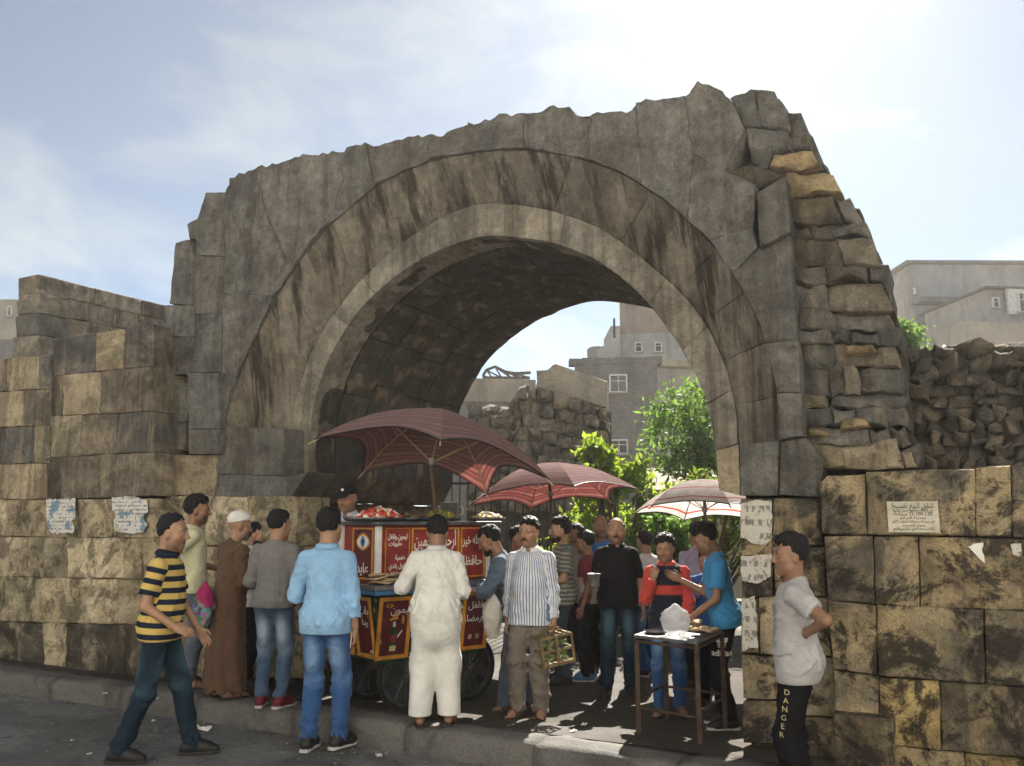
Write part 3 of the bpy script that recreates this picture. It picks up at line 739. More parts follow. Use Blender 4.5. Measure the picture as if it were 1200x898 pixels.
# pale block at left behind, with brick parapet, and the truss on its roof
a4, b4 = at(520, 500, 30), at(628, 500, 30.5); bp = thing_at('pale_house', a4, 'pale plastered house low behind the big umbrella, steel truss on its roof', 'house')
block(bp, 'wall', a4, b4, 5, -.1, at(560, 470, 30).z, M_bgrey); block(bp, 'upper_wall', Vector(a4)+Vector((0, -.08, 0)), Vector(b4)+Vector((0, -.08, 0)), 5, at(560, 470, 30).z, at(560, 443, 30).z, M_bpale)
tr = thing_at('roof_truss', at(560, 441, 31), 'rusty steel roof truss lying on the pale house', 'truss'); tr.location = (tr.location.x, tr.location.y, at(560, 443, 30).z)
m = MB(); pts = [at(566, 441, 31), at(570, 434, 31), at(580, 430, 31), at(592, 436, 31), at(604, 438, 31), at(622, 437, 31)]; low = [at(566+k*11, 443, 31) for k in range(6)]
T0 = Vector(tr.location)
m.tube([Vector(p)-T0 for p in pts], .06, 5); m.tube([Vector(p)-T0 for p in low], .06, 5)
for p, q, r in zip(pts, low, low[1:]): m.tube([Vector(p)-T0, Vector(q)-T0], .04, 4); m.tube([Vector(p)-T0, Vector(r)-T0], .04, 4)
m.build('lattice', M_wood, tr)
# ruined rubble wall with pale brick parapet behind the umbrellas
Yr = 20; rc = empty('ruined_wall', (at(612, 600, Yr).x, Yr, 0), math.radians(-8), 'ruined rubble wall topped by pale brickwork behind the umbrellas', 'wall')
def local(o, p): return o.matrix_basis.inverted() @ Vector(p)
bpy.context.view_layer.update()
R_ = random.Random(77); rmat = M_rub
def on_plane(px, py, Y0=Yr, ang=-8, x0=None):
    a = Vector(rc.location); d = Vector((math.cos(math.radians(ang)), math.sin(math.radians(ang)), 0)); n = Vector((-d.y, d.x, 0))
    r = ray(px, py); t = (a-CAM).dot(n)/r.dot(n); p = CAM+r*t; return ((p-a).dot(d), p.z)
def tline(x): return 474 if x < 606 else (453 if x < 625 else 452+(x-625)*.30)
for r in range(9):
    x = 546
    while x < 712:
        ww = R_.uniform(10, 20); xb = min(x+ww, 714)
        def P(xx, k): t = tline(xx); return on_plane(xx+R_.uniform(-1.5, 1.5), t+(600-t)*k/9+R_.uniform(-2, 2))
        stone([P(x, r), P((x+xb)/2, r), P(xb, r), P(xb, r+1), P((x+xb)/2, r+1), P(x, r+1)], R_.uniform(-.1, .1), rc, M_rub, R_.choice([(.33, .29, .23), (.27, .24, .19), (.38, .33, .26)]), rough=.12, gap=.0, bev=.07, wob=.07, lump=.14, step=.16, tilt=.08, name='rubble_stone'); x = xb
pl = [on_plane(x, y) for x, y in ((627,452),(630,440),(650,425),(712,446),(712,478),(660,462))]
stone(pl, .15, rc, wallmat('brick_pale', (.46, .40, .31), (.30, .26, .21), bs=5), (.4, .35, .28), rough=.03, gap=0, bev=.02, step=.3, name='parapet')
pl = [on_plane(x, y) for x, y in ((627,432),(640,431),(648,424),(640,452),(628,454))]
stone(pl, .3, rc, M_left, (.36, .32, .26), rough=.03, gap=0, bev=.02, step=.3, name='broken_corner', thick=.6)
o = pyd('wall_core', [(on_plane(546, 600)[0], .32, -.1), (on_plane(612, 600)[0], .32, -.1), (on_plane(612, 478)[0], .32, on_plane(612, 480)[1]), (on_plane(546, 478)[0], .32, on_plane(546, 480)[1])], [(0, 1, 2, 3)], M_core, rc); o.color = (.1, .09, .07, 1)
o = pyd('wall_core', [(on_plane(608, 600)[0], .3, -.1), (on_plane(716, 600)[0], .3, -.1), (on_plane(716, 480)[0], .3, on_plane(716, 482)[1]), (on_plane(608, 456)[0], .3, on_plane(608, 458)[1])], [(0, 1, 2, 3)], M_core, rc); o.color = (.1, .09, .07, 1)
# lean-to roof on posts at right in the court
ap, bp_ = at(772, 560, 17.5), at(900, 560, 17.5); sh = thing_at('lean_to', ap, 'low lean-to shed with a sloping tin roof among the trees', 'shed')
m = MB(); zr = at(800, 574, 17.5).z; zr2 = at(800, 548, 19.5).z
L_ = Vector(sh.location)
m.add([Vector((ap.x-.1, 17.5, zr))-L_, Vector((bp_.x, 17.5, zr))-L_, Vector((bp_.x, 19.8, zr2))-L_, Vector((ap.x-.1, 19.8, zr2))-L_, Vector((ap.x-.1, 17.5, zr-.06))-L_, Vector((bp_.x, 17.5, zr-.06))-L_, Vector((bp_.x, 19.8, zr2-.06))-L_, Vector((ap.x-.1, 19.8, zr2-.06))-L_], [(0,1,2,3),(7,6,5,4),(0,4,5,1),(1,5,6,2),(2,6,7,3),(3,7,4,0)])
m.build('roof', wallmat('tin_roof', (.40, .33, .27), dirt=.5), sh)
m = MB(); m.box((1.2, 2.0, zr/2), (2.6, .12, zr)); m.build('back_wall', M_bpale, sh)
for k in (0.05, 1.1, 2.2): m = MB(); m.box((k, .12, zr/2-.03), (.09, .09, zr-.06)); m.build('post', M_wood, sh)
# far buildings at right
Yf = 46; a5, b5 = at(1056, 380, Yf+3), at(1073, 380, Yf); b6 = at(1240, 380, Yf+.1)
fb = thing_at('far_building', b5, 'large flat grey building far behind the rubble wall', 'building')
block(fb, 'wall', b5, b6, 9, -.1, at(1073, 310, Yf).z, M_conc)
block(fb, 'roof_slab', Vector(b5)-Vector((.4, .35, 0)), Vector(b6)-Vector((-.4, .35, 0)), 9.6, at(1073, 310, Yf).z, at(1073, 307, Yf).z, M_bgrey)
d = Vector(b5)-Vector(a5)
sw = block(fb, 'side_wall', a5, Vector(b5)-Vector((.02, .03, 0)), .3, -.1, at(1073, 312, Yf).z, M_conc2)
window(fb, a5, Vector(b5)-Vector((.02, .03, 0)), 1058.5, 344, 1062, 356, 1); window(fb, a5, Vector(b5)-Vector((.02, .03, 0)), 1066, 338, 1070.5, 349, 1)
window(fb, b5, b6, 1112, 366, 1117, 380, 1)
block(fb, 'balcony_shade', at(1080, 360, Yf-.9), at(1158, 360, Yf-.6), .8, at(1080, 358, Yf).z, at(1080, 352, Yf).z, M_bgrey)
a7, b7 = at(1158, 380, 40), at(1260, 380, 40.5); fc = thing_at('far_house', a7, 'smaller far house with a white shuttered front, right of the flat grey building', 'house')
block(fc, 'wall', a7, b7, 5, -.1, at(1158, 340, 40).z, M_conc2); block(fc, 'lower_wall', at(1128, 390, 38.5), at(1250, 390, 38.8), 2, -.1, at(1128, 377, 38.5).z, M_bpale)
block(fc, 'white_front', at(1181, 350, 39.8), at(1260, 350, 40.2), .15, at(1181, 368, 39.8).z, at(1181, 336, 39.8).z, M_white); block(fc, 'roof', at(1155, 340, 39.6), at(1262, 340, 40), 6, at(1155, 337, 39.6).z+.0, at(1155, 335, 39.6).z, M_wood)
window(fc, a7, b7, 1163, 350, 1169, 361, 1); window(fc, at(1181, 350, 39.78), at(1260, 350, 40.18), 1194, 344, 1204, 366, 2)
# far left house
a8, b8 = at(-40, 400, 36), at(19, 400, 36); fl = thing_at('far_cream_house', a8, 'pale far house with a small window, beyond the wall of posters', 'house')
block(fl, 'wall', a8, b8, 6, -.1, at(10, 351, 36).z, M_bpale); window(fl, a8, b8, 10, 360, 15, 371, 1); block(fl, 'lower_wall', at(-30, 400, 34), at(21, 400, 34), 1.5, -.1, at(0, 398, 34).z, M_bgrey)
# unseen houses across the street, added tall and pale to bounce sunlight back
def unseen_house(x0, x1, y, h, mat, label):
    e = empty('unseen_house', ((x0+x1)/2, y, 0), 0, label, 'house', 'unseen houses across the street')
    block(e, 'wall', (x1, y), (x0, y), 8, -.05, h, mat).location.y -= 8
    for k in range(int((x1-x0)/2.6)):
        for lv in range(int(h/3.2)):
            m = MB(); cx = -(x1-x0)/2+1.3+k*2.6; m.box((cx, .02, 1.7+lv*3.1), (1.1, .06, 1.5)); w = m.build('window', M_glass, e)
            m = MB()
            for sg in (-1, 1): m.box((cx+.58*sg, .05, 1.7+lv*3.1), (.09, .12, 1.6)); m.box((cx, .05, 1.7+lv*3.1+.79*sg), (1.05, .12, .08))
            m.build('frame', M_white, w)
unseen_house(-21, -9.2, -6.0, 13, M_cream, 'unseen cream house across the street, farthest from the far grey building')
unseen_house(-9, 3.2, -6.5, 14.5, wallmat('facade_sand', (.78, .75, .70), dirt=.08), 'unseen sand coloured house across the street, opposite the cart')
unseen_house(3.4, 15, -6.8, 12.5, wallmat('facade_pale', (.80, .78, .74), dirt=.08), 'unseen pale house across the street, opposite the low wall')

def roof_tank(p, r, h, label):
    e = empty('water_tank', p, 0, label, 'tank', 'roof tanks'); m = MB(); m.lathe([(r*.96, 0), (r, .05), (r, h*.9), (r*.8, h), (.02, h*1.04)], 14, (0, 0, .25)); m.build('drum', M_conc2, e, True)
    for k in range(3): a = k*2.1; m = MB(); m.tube([(r*.8*math.cos(a), r*.8*math.sin(a), 0), (r*.8*math.cos(a), r*.8*math.sin(a), .26)], .05, 5); m.build('leg', M_iron, e)
p = at(700, 424, Yb+2); roof_tank((p.x, p.y, zt), .35, .7, 'small water tank on the brick house roof')
window(bt, a3, b3, 745, 402, 752, 413, 1); window(bt, a3, b3, 768, 402, 775, 413, 1); window(bl, a, b, 690, 470, 700, 484, 1) if False else None
# ------------------------------------------------------------------ plants
def leaf_mat(name, c, trans):
    t = NT(name); oi = t.n('Attribute', attribute_name='tint'); 
    cc = t.mix(oi.outputs['Fac'], tuple(x*.55 for x in c), tuple(min(1, x*1.5) for x in c))
    t.t.nodes.remove(t.b); d = t.n('BsdfDiffuse'); tr = t.n('BsdfTranslucent'); g = t.n('BsdfGlossy'); g.inputs['Roughness'].default_value = .45
    t.l(cc, d.inputs['Color']); t.l(t.mix(1.0, cc, trans, 'MULTIPLY'), tr.inputs['Color'])
    m1 = t.n('MixShader'); m1.inputs[0].default_value = .5; t.l(d.outputs[0], m1.inputs[1]); t.l(tr.outputs[0], m1.inputs[2])
    m2 = t.n('MixShader'); m2.inputs[0].default_value = .06; t.l(m1.outputs[0], m2.inputs[1]); t.l(g.outputs[0], m2.inputs[2]); t.l(m2.outputs[0], t.out.inputs['Surface']); return t.m
M_leafY = leaf_mat('leaf_yellow_green', (.14, .20, .035), (2.4, 2.3, 1.2)); M_leafG = leaf_mat('leaf_mid_green', (.075, .13, .035), (2.4, 2.4, 1.3))
M_bark = plain('bark', (.10, .075, .05), .95, bump=.6)
def tree(name, base, trunk_h, crown, nleaf, leaf, lmat, label, cat='tree', group=None, seed=0, droop=.0, trunk_r=.08, clusters=60, elong=1.8):
    """crown: list of (centre, radii) ellipsoids relative to base"""
    R = np.random.default_rng(seed); e = empty(name, base, 0, label, cat, group)
    m = MB(); top = Vector((R.normal(0, .05), R.normal(0, .05), trunk_h)); m.tube([(0, 0, -.05), (R.normal(0, .03), 0, trunk_h*.5), top], [trunk_r, trunk_r*.8, trunk_r*.6], 8)
    cen = []
    per = max(3, clusters//len(crown))
    for c, r in crown:
        for _ in range(per):
            d = R.normal(size=3); d /= np.linalg.norm(d); q = np.array(c)+d*np.array(r)*(R.uniform(.25, 1)**.5); cen.append((q, min(r)))
    for q, _ in cen[::max(1, len(cen)//26)]:
        mid = (np.array(top)+q)/2+R.normal(0, .06, 3); m.tube([tuple(top*.85), tuple(mid), tuple(q)], [trunk_r*.42, trunk_r*.25, .008], 5)
    m.build('trunk', M_bark, e, True)
    n = nleaf; C = np.array([q for q, _ in cen]); S = np.array([s for _, s in cen])
    idx = R.integers(0, len(C), n); d = R.normal(size=(n, 3))*(S[idx][:, None]*.24); d[:, 2] *= .75; P = C[idx]+d
    if droop: P[:, 2] -= np.abs(R.normal(0, droop, n))
    ax = R.normal(size=(n, 3)); ax[:, 2] -= .25+droop*3; ax /= np.linalg.norm(ax, axis=1)[:, None]
    b = np.cross(ax, R.normal(size=(n, 3))); b /= np.linalg.norm(b, axis=1)[:, None]; nn = np.cross(ax, b)
    L = leaf*R.uniform(.6, 1.35, n)[:, None]; Wd = L/elong
    v = np.empty((n, 4, 3)); v[:, 0] = P; v[:, 1] = P+ax*L*.5+b*Wd*.5+nn*L*.08; v[:, 2] = P+ax*L; v[:, 3] = P+ax*L*.5-b*Wd*.5+nn*L*.08
    f = np.arange(n*4).reshape(n, 4); f = np.concatenate([f[:, [0, 1, 2]], f[:, [0, 2, 3]]])
    me = bpy.data.meshes.new('crown'); me.vertices.add(n*4); me.vertices.foreach_set('co', v.ravel())
    me.loops.add(len(f)*3); me.loops.foreach_set('vertex_index', f.ravel().astype(np.int32)); me.polygons.add(len(f)); me.polygons.foreach_set('loop_start', np.arange(0, len(f)*3, 3, dtype=np.int32)); me.update(calc_edges=True)
    cl = R.uniform(0, 1, len(C))[idx]*.6+R.uniform(0, .4, n); a = me.attributes.new('tint', 'FLOAT', 'POINT'); a.data.foreach_set('value', np.repeat(cl, 4).astype(np.float32))
    mesh_obj('crown', me, lmat, e); return e
def gp(px, Y): p = at(px, 608, Y); return (p.x, Y, .05)
tree('shrub', gp(722, 13.2), .5, [((-.1, 0, 1.5), (.55, .5, .8)), ((.25, .1, 2.2), (.45, .4, .5)), ((-.35, 0, 2.5), (.3, .3, .55)), ((.5, 0, 1.3), (.4, .4, .6)), ((-.6, .1, 1.1), (.4, .4, .6))], 5200, .13, M_leafY, 'bright yellow-green shrub growing behind the second umbrella', 'shrub', 'court greenery', 1, clusters=70)
tree('pepper_tree', gp(905, 15.5), 2.4, [((-1.72, -.2, 3.3), (.55, .7, .85)), ((-.9, 0, 3.8), (.75, .9, .75)), ((.1, 0, 4.3), (1.1, 1.0, 1.0)), ((1.0, 0, 4.0), (1.0, .9, .9)), ((1.9, .1, 4.2), (.9, .8, .8)), ((-1.2, -.2, 2.7), (.55, .55, .6))], 7500, .15, M_leafG, 'feathery green tree hanging beside the pier in the arch opening', 'tree', 'court greenery', 2, droop=.16, trunk_r=.16, clusters=170, elong=3.2)
tree('small_tree', gp(1076, 12.5), 3.0, [((0, 0, 4.15), (.42, .4, .46)), ((.18, 0, 3.8), (.42, .4, .4)), ((-.18, 0, 3.8), (.38, .3, .45))], 3200, .10, M_leafG, 'small bright green tree top above the rubble wall', 'tree', 'court greenery', 3, clusters=40)
tree('leafy_bush', gp(830, 12.8), .4, [((0, 0, 2.0), (.7, .4, .55)), ((.5, 0, 1.4), (.6, .4, .6)), ((-.45, 0, 1.75), (.35, .3, .4))], 2600, .12, M_leafY, 'leafy bush below the hanging tree, behind the white umbrella', 'shrub', 'court greenery', 4, clusters=36)
tree('low_shrub', gp(778, 11.6), .3, [((0, 0, .8), (.35, .35, .7)), ((.3, 0, 1.1), (.3, .3, .6)), ((.05, 0, 1.5), (.25, .25, .3))], 2200, .10, M_leafG, 'low dark green shrub between the second and the white umbrella', 'shrub', 'court greenery', 5, clusters=40)
tree('far_bush', gp(668, 14.5), .4, [((0, 0, .9), (.8, .5, .8)), ((.6, 0, 1.2), (.5, .5, .7))], 3000, .12, M_leafY, 'rounded bush low behind the man with sunglasses', 'shrub', 'court greenery', 6, clusters=40)
# iron railing behind the cart
rl = empty('iron_railing', gp(520, 13.6), 0, 'iron bar railing behind the cart, under the big umbrella', 'railing')
m = MB(); m.box((.75, 0, 2.25), (2.1, .03, .04)); m.box((.75, 0, .35), (2.1, .03, .04)); m.build('rail', M_iron, rl)
m = MB(); m.tube([(0, 0, 0), (0, 0, 2.45)], .011, 5); b0 = m.build('bar', M_iron, rl); b0.location.x = -.25
for k in range(1, 17): c = b0.copy(); col.objects.link(c); c.location.x = -.25+k*.125
# ------------------------------------------------------------------ lettering
_F4 = {'ب': 0xFE8F, 'ت': 0xFE95, 'ث': 0xFE99, 'ج': 0xFE9D, 'ح': 0xFEA1, 'خ': 0xFEA5, 'س': 0xFEB1, 'ش': 0xFEB5, 'ص': 0xFEB9, 'ض': 0xFEBD, 'ط': 0xFEC1, 'ظ': 0xFEC5, 'ع': 0xFEC9, 'غ': 0xFECD, 'ف': 0xFED1, 'ق': 0xFED5, 'ك': 0xFED9, 'ل': 0xFEDD, 'م': 0xFEE1, 'ن': 0xFEE5, 'ه': 0xFEE9, 'ي': 0xFEF1, 'ئ': 0xFE89}
_F2 = {'ا': 0xFE8D, 'أ': 0xFE83, 'إ': 0xFE87, 'آ': 0xFE81, 'د': 0xFEA9, 'ذ': 0xFEAB, 'ر': 0xFEAD, 'ز': 0xFEAF, 'و': 0xFEED, 'ى': 0xFEEF, 'ة': 0xFE93}
def arabic(txt):
    out = []
    for wd in txt.split(' '):
        g = []; prev = False; i = 0
        while i < len(wd):
            ch = wd[i]; nx = wd[i+1] if i+1 < len(wd) else ''
            if ch == 'ل' and nx in 'اأ' and nx:
                g.append(chr({'ا': 0xFEFB, 'أ': 0xFEF7}[nx]+(1 if prev else 0))); prev = False; i += 2; continue
            joins = nx in _F4 or nx in _F2
            if ch in _F4: g.append(chr(_F4[ch]+(3 if prev and joins else 2 if joins else 1 if prev else 0))); prev = joins
            elif ch in _F2: g.append(chr(_F2[ch]+(1 if prev else 0))); prev = False
            else: g.append(ch); prev = False
            i += 1
        out.append(''.join(reversed(g)))
    return ' '.join(reversed(out))
_txtn = [0]
def lettering(txt, size, mat, parent, M, name='lettering', ext=.0015, width=None, bold=0.0):
    """flat letters; M: matrix (x along the line, y up the letters, z out of the surface), centred"""
    cu = bpy.data.curves.new('txt', 'FONT'); cu.body = txt; cu.size = size; cu.align_x = 'CENTER'; cu.align_y = 'CENTER'; cu.extrude = ext; cu.offset = bold; cu.resolution_u = 3
    o = bpy.data.objects.new('txt', cu); col.objects.link(o); bpy.context.view_layer.update()
    me = bpy.data.meshes.new_from_object(o.evaluated_get(bpy.context.evaluated_depsgraph_get())); bpy.data.objects.remove(o); bpy.data.curves.remove(cu)
    if width and len(me.vertices):
        xs = [v.co.x for v in me.vertices]; k = width/max(1e-6, max(xs)-min(xs)); 
        for v in me.vertices: v.co.x *= k
    me.materials.clear(); r = mesh_obj(name, me, mat, parent); r.matrix_local = M; return r
def frame_m(origin, x, y): 
    x = Vector(x).normalized(); y = Vector(y).normalized(); z = x.cross(y)
    m = Matrix((x, y, z)).transposed().to_4x4(); m.translation = Vector(origin); return m
# ------------------------------------------------------------------ colours
M_red = plain('paint_deep_red', (.26, .028, .020), .45, var=.3, scale=6, spec=.5); M_mar = plain('paint_maroon', (.11, .014, .016), .45, var=.3, spec=.5); M_yel = plain('paint_orange_yellow', (.62, .27, .035), .5, var=.25, spec=.5)
M_grn = plain('paint_dark_green', (.016, .055, .026), .42, var=.5, scale=14, spec=.5); M_wht = plain('paint_white', (.74, .72, .66), .5, var=.1); M_blue = plain('paint_blue', (.08, .22, .45), .5); M_blk = plain('paint_black', (.012, .012, .013), .5)
M_steel = plain('steel_dull', (.45, .45, .44), .35, .85, var=.2); M_steeld = plain('steel_dark', (.16, .16, .165), .45, .7, var=.3); M_rubber = plain('rubber', (.02, .02, .02), .8)
M_paper = plain('paper', (.72, .70, .64), .9, var=.08); M_bread = plain('flatbread_crust', (.58, .43, .26), .9, var=.35, scale=22); M_cream2 = plain('cream_paint', (.62, .55, .40), .6)
# ------------------------------------------------------------------ the cart
CA = math.radians(40); cp = at(438, 830, 7.42); CG = .09
cart = empty('food_cart', (cp.x, cp.y, CG), CA, 'painted green and red wooden food cart with yellow framed panels under the big umbrella', 'cart')
def cbox(name, x0, x1, y0, y1, z0, z1, mat, parent=cart, bev=.006):
    m = MB(); m.box(((x0+x1)/2, (y0+y1)/2, (z0+z1)/2), (x1-x0, y1-y0, z1-z0), None, bev); return m.build(name, mat, parent)
LX, LY = 1.28, .86
# body: sides lean in towards the bottom
m = MB(); zb, zt_ = .44, 1.06
v = [(.10, .08, zb), (LX-.10, .08, zb), (LX-.10, LY-.08, zb), (.10, LY-.08, zb), (0, 0, zt_), (LX, 0, zt_), (LX, LY, zt_), (0, LY, zt_)]
m.add(v, [(0,3,2,1),(4,5,6,7),(0,1,5,4),(1,2,6,5),(2,3,7,6),(3,0,4,7)]); m.build('lower_body', M_grn, cart)
cbox('ledge', -.07, LX+.07, -.09, LY+.05, zt_+.002, zt_+.045, M_steel); cbox('ledge_trim', -.055, LX+.055, -.075, LY+.04, zt_-.04, zt_, M_blue)
def face_pt(face, u, z):                 # front: along x; side: along y, on the leaning face, 3 mm proud
    k = (z-zb)/(zt_-zb)
    if face == 'front': return Vector((u, .08*(1-k)-.0, z))
    return Vector((.10*(1-k), u, z))
def panel(face, u0, u1, z0, z1, texts=(), art=None, arch_top=False):
    out = Vector((0, -1, .13)).normalized() if face == 'front' else Vector((-1, 0, .16)).normalized()
    xa = Vector((1, 0, 0)) if face == 'front' else Vector((0, -1, 0)); ya = (face_pt(face, u0, z1)-face_pt(face, u0, z0)).normalized()
    c = face_pt(face, (u0+u1)/2, (z0+z1)/2); F_ = frame_m(c+out*.004, xa, ya); w, h = u1-u0, (z1-z0)
    m = MB(); m.box((0, 0, .006), (w, h, .012), None, .003); p = m.build('panel', M_mar, cart); p.matrix_local = F_
    m = MB(); t = .034
    for sg in (-1, 1): m.box((sg*(w/2-t/2), 0, .012), (t, h, .024), None, .005); m.box((0, sg*(h/2-t/2), .0125), (w-2*t+.002, t, .023), None, .005)
    m.build('frame', M_yel, p)
    for txt, sz, dx, dy, mt in texts: lettering(txt, sz, mt, p, Matrix.Translation((dx, dy, .0135)))
    if art: art(p)
    return p
M_pflow = plain('paint_pale_yellow', (.62, .55, .28), .5)
def bottle_art(p):
    def shape(pts, mt, name='painted_shape', z=.0135):
        n = len(pts); pyd(name, [(x, y, z) for x, y in pts]+[(x, y, z+.001) for x, y in pts], [tuple(range(n, 2*n))]+[(i, (i+1) % n, (i+1) % n+n, i+n) for i in range(n)], mt, p)
    shape([(-.045, .06), (.04, .075), (.03, .095), (.025, .125), (-.02, .118), (-.018, .09), (-.05, .078)], M_yel)
    shape([(-.014, .055), (.012, .058), (.02, .0), (.04, -.03), (.038, -.2), (-.035, -.2), (-.035, -.03), (-.018, 0)], M_grn)
    shape([(-.028, -.06), (.03, -.06), (.03, -.12), (-.028, -.12)], M_red, z=.0155); shape([(-.03, -.15), (.032, -.15), (.032, -.195), (-.03, -.195)], M_pflow, z=.0155); shape([(-.012, .05), (.01, .054), (.016, .01), (-.012, .01)], M_wht, z=.0155)
    shape([(.04, -.07), (.085, -.02), (.09, -.03), (.046, -.09)], M_wht); shape([(.075, .03), (.1, .03), (.102, .07), (.09, .1), (.082, .1), (.072, .07)], M_yel)
    for k in range(6):
        a = k*1.05; shape([(-.06+.03*math.cos(a)-.012, .19+.012*math.sin(a)), (-.06+.03*math.cos(a), .18+.012*math.sin(a)), (-.06+.03*math.cos(a)+.012, .19+.012*math.sin(a)), (-.06+.03*math.cos(a), .2+.012*math.sin(a))], M_yel, 'painted_flower')
panel('front', .03, .36, .47, 1.0, [(arabic('ليمون'), .09, .06, .15, M_wht)], bottle_art)
panel('front', .42, .66, .74, 1.0, [(arabic('حلو'), .1, 0, 0, M_wht)]); panel('front', .42, .66, .47, .70, [(arabic('بلدي'), .08, 0, 0, M_wht)])
panel('front', .92, 1.22, .47, 1.0, [(arabic('فلفل'), .09, .0, .14, M_wht), (arabic('يا رمضان'), .085, 0, .02, M_wht), ('* *', .12, 0, -.17, M_pflow)])
panel('side', .10, .40, .47, 1.0, [(arabic('باب'), .1, .02, .14, M_wht), (arabic('ربنا'), .08, .02, .04, M_wht)])
panel('side', .47, .78, .47, 1.0, [(arabic('ليلى'), .09, .0, .14, M_wht)])
# painted flowers on the green
m = MB(); R_ = random.Random(2)
for k in range(46):
    face = R_.choice(['front', 'front', 'side']); u = R_.choice([R_.uniform(.365, .415), R_.uniform(.0, 1.2), R_.uniform(.67, .91)]) if face == 'front' else R_.choice([R_.uniform(.02, .09), R_.uniform(.41, .46)])
    z = R_.uniform(.46, 1.0); c = face_pt(face, u, z); r = R_.uniform(.006, .013)
    for q in range(4):
        a = q*math.pi/2+R_.random(); d = Vector((math.cos(a), 0, math.sin(a)))*r*1.3 if face == 'front' else Vector((0, math.cos(a), math.sin(a)))*r*1.3
        n_ = Vector((0, -.003, 0)) if face == 'front' else Vector((-.003, 0, 0)); x_ = Vector((1, 0, 0)) if face == 'front' else Vector((0, 1, 0))
        m.add([c+d+n_+x_*r, c+d+n_+Vector((0, 0, r)), c+d+n_-x_*r, c+d+n_-Vector((0, 0, r))], [(0, 1, 2, 3)])
m.build('painted_flowers', M_pflow, cart)
# upper case
UX0, UX1, UY0, UY1, UZ0, UZ1 = .03, 1.22, .04, .66, zt_+.047, 1.60
cbox('upper_case', UX0, UX1, UY0, UY1, UZ0, UZ1, M_red)
for x, y in ((UX0, UY0), (UX1, UY0), (UX0, UY1)): m = MB(); m.box((x-.004, y-.004, (UZ0+UZ1)/2), (.05, .05, UZ1-UZ0-.004), None, .008); m.build('corner_post', M_wht, cart)
cbox('case_top', UX0-.07, UX1+.12, UY0-.09, UY1+.05, UZ1+.002, UZ1+.035, M_steeld, bev=.012)
def upanel(face, u0, u1, z0, z1, mt, texts, art=None, fr=.014):
    if face == 'front': F_ = frame_m(((u0+u1)/2, UY0-.003, (z0+z1)/2), (1, 0, 0), (0, 0, 1))
    else: F_ = frame_m((UX0-.003, (u0+u1)/2, (z0+z1)/2), (0, -1, 0), (0, 0, 1))
    w, h = u1-u0, z1-z0; m = MB(); m.box((0, 0, .004), (w, h, .010), None, .002); p = m.build('sign_panel', mt, cart); p.matrix_local = F_
    m = MB()
    for sg in (-1, 1): m.box((sg*(w/2-fr/2), 0, .011), (fr, h, .016)); m.box((0, sg*(h/2-fr/2), .0105), (w-2*fr-.001, fr, .015))
    m.build('frame', M_yel, p)
    for txt, sz, dx, dy, wd in texts: lettering(txt, sz, M_wht, p, Matrix.Translation((dx, dy, .0115)), width=wd, bold=.0015)
    if art: art(p)
def eye_art(p):
    def almond(w, h, mt, z):
        pts = [(w*math.cos(a), h*math.sin(a)*(1-.25*abs(math.cos(a)))+.10) for a in [k*math.pi/14 for k in range(28)]]
        n = len(pts); pyd('painted_eye', [(x, y, z) for x, y in pts], [tuple(range(n))], mt, p)
    almond(.115, .078, M_yel, .0115); almond(.098, .058, M_wht, .0125); almond(.04, .053, M_blue, .0135); almond(.018, .026, M_blk, .0145)
    pyd('painted_brow', [(-.1, .17, .0115), (0, .2, .0115), (.1, .185, .0115), (.1, .195, .0115), (0, .22, .0115), (-.1, .185, .0115)], [(0, 1, 4, 5), (1, 2, 3, 4)], M_blk, p)
upanel('side', .10, .45, UZ0+.03, UZ1-.02, M_mar, [(arabic('عايد'), .12, .0, -.13, .2)], eye_art)
upanel('front', .09, .34, UZ0+.02, UZ1-.02, M_red, [(arabic('ليمون وفلفل'), .06, 0, .15, .2), (arabic('حلويات'), .05, -.02, .09, .14), (arabic('طعمية'), .055, .03, -.03, .1), (arabic('فول بلدي'), .055, 0, -.1, .17), (arabic('بصل'), .055, .02, -.17, .1)], fr=.006)
upanel('front', .36, .88, UZ0+.02, UZ1-.02, M_red, [(arabic('أرحم الراحمين'), .15, 0, .11, .46), (arabic('توكلت عليك'), .14, 0, -.09, .44)])
upanel('front', .90, 1.18, UZ0+.02, UZ1-.02, M_red, [(arabic('بالله خير'), .12, 0, .11, .23), (arabic('حافظا'), .12, 0, -.08, .22)])
# wheels
def wheel(x, y):
    w = empty('wheel', (x, y, .30)); w.scale = (.86, .86, .86); w.parent = cart
    m = MB(); n = 28; v = []; f = []
    for k in range(n):
        a = 2*math.pi*k/n
        for r_, yy in ((.335, -.02), (.345, 0), (.335, .02), (.295, .022), (.295, -.022)): v.append((r_*math.cos(a), yy, r_*math.sin(a)))
    for k in range(n):
        for j in range(5): a, b = k*5+j, k*5+(j+1) % 5; c, d = ((k+1) % n)*5+j, ((k+1) % n)*5+(j+1) % 5; f.append((a, b, d, c))
    m.add(v, f); m.build('tyre', M_rubber, w, True)
    m = MB(); m.lathe([(.27, -.012), (.294, -.012), (.294, .012), (.27, .012), (.27, -.012)], 28, (0, 0, 0), Matrix.Rotation(math.pi/2, 3, 'X')); m.build('rim', M_steeld, w)
    for k in range(12):
        a = k*math.pi/6; m = MB(); m.tube([(0, .01*(-1)**k, 0), (.272*math.cos(a), 0, .272*math.sin(a))], .006, 5); m.build('spoke', M_steeld, w)
    m = MB(); m.lathe([(.04, -.05), (.045, -.03), (.045, .03), (.04, .05)], 12, (0, 0, 0), Matrix.Rotation(math.pi/2, 3, 'X')); m.build('hub', M_steeld, w)
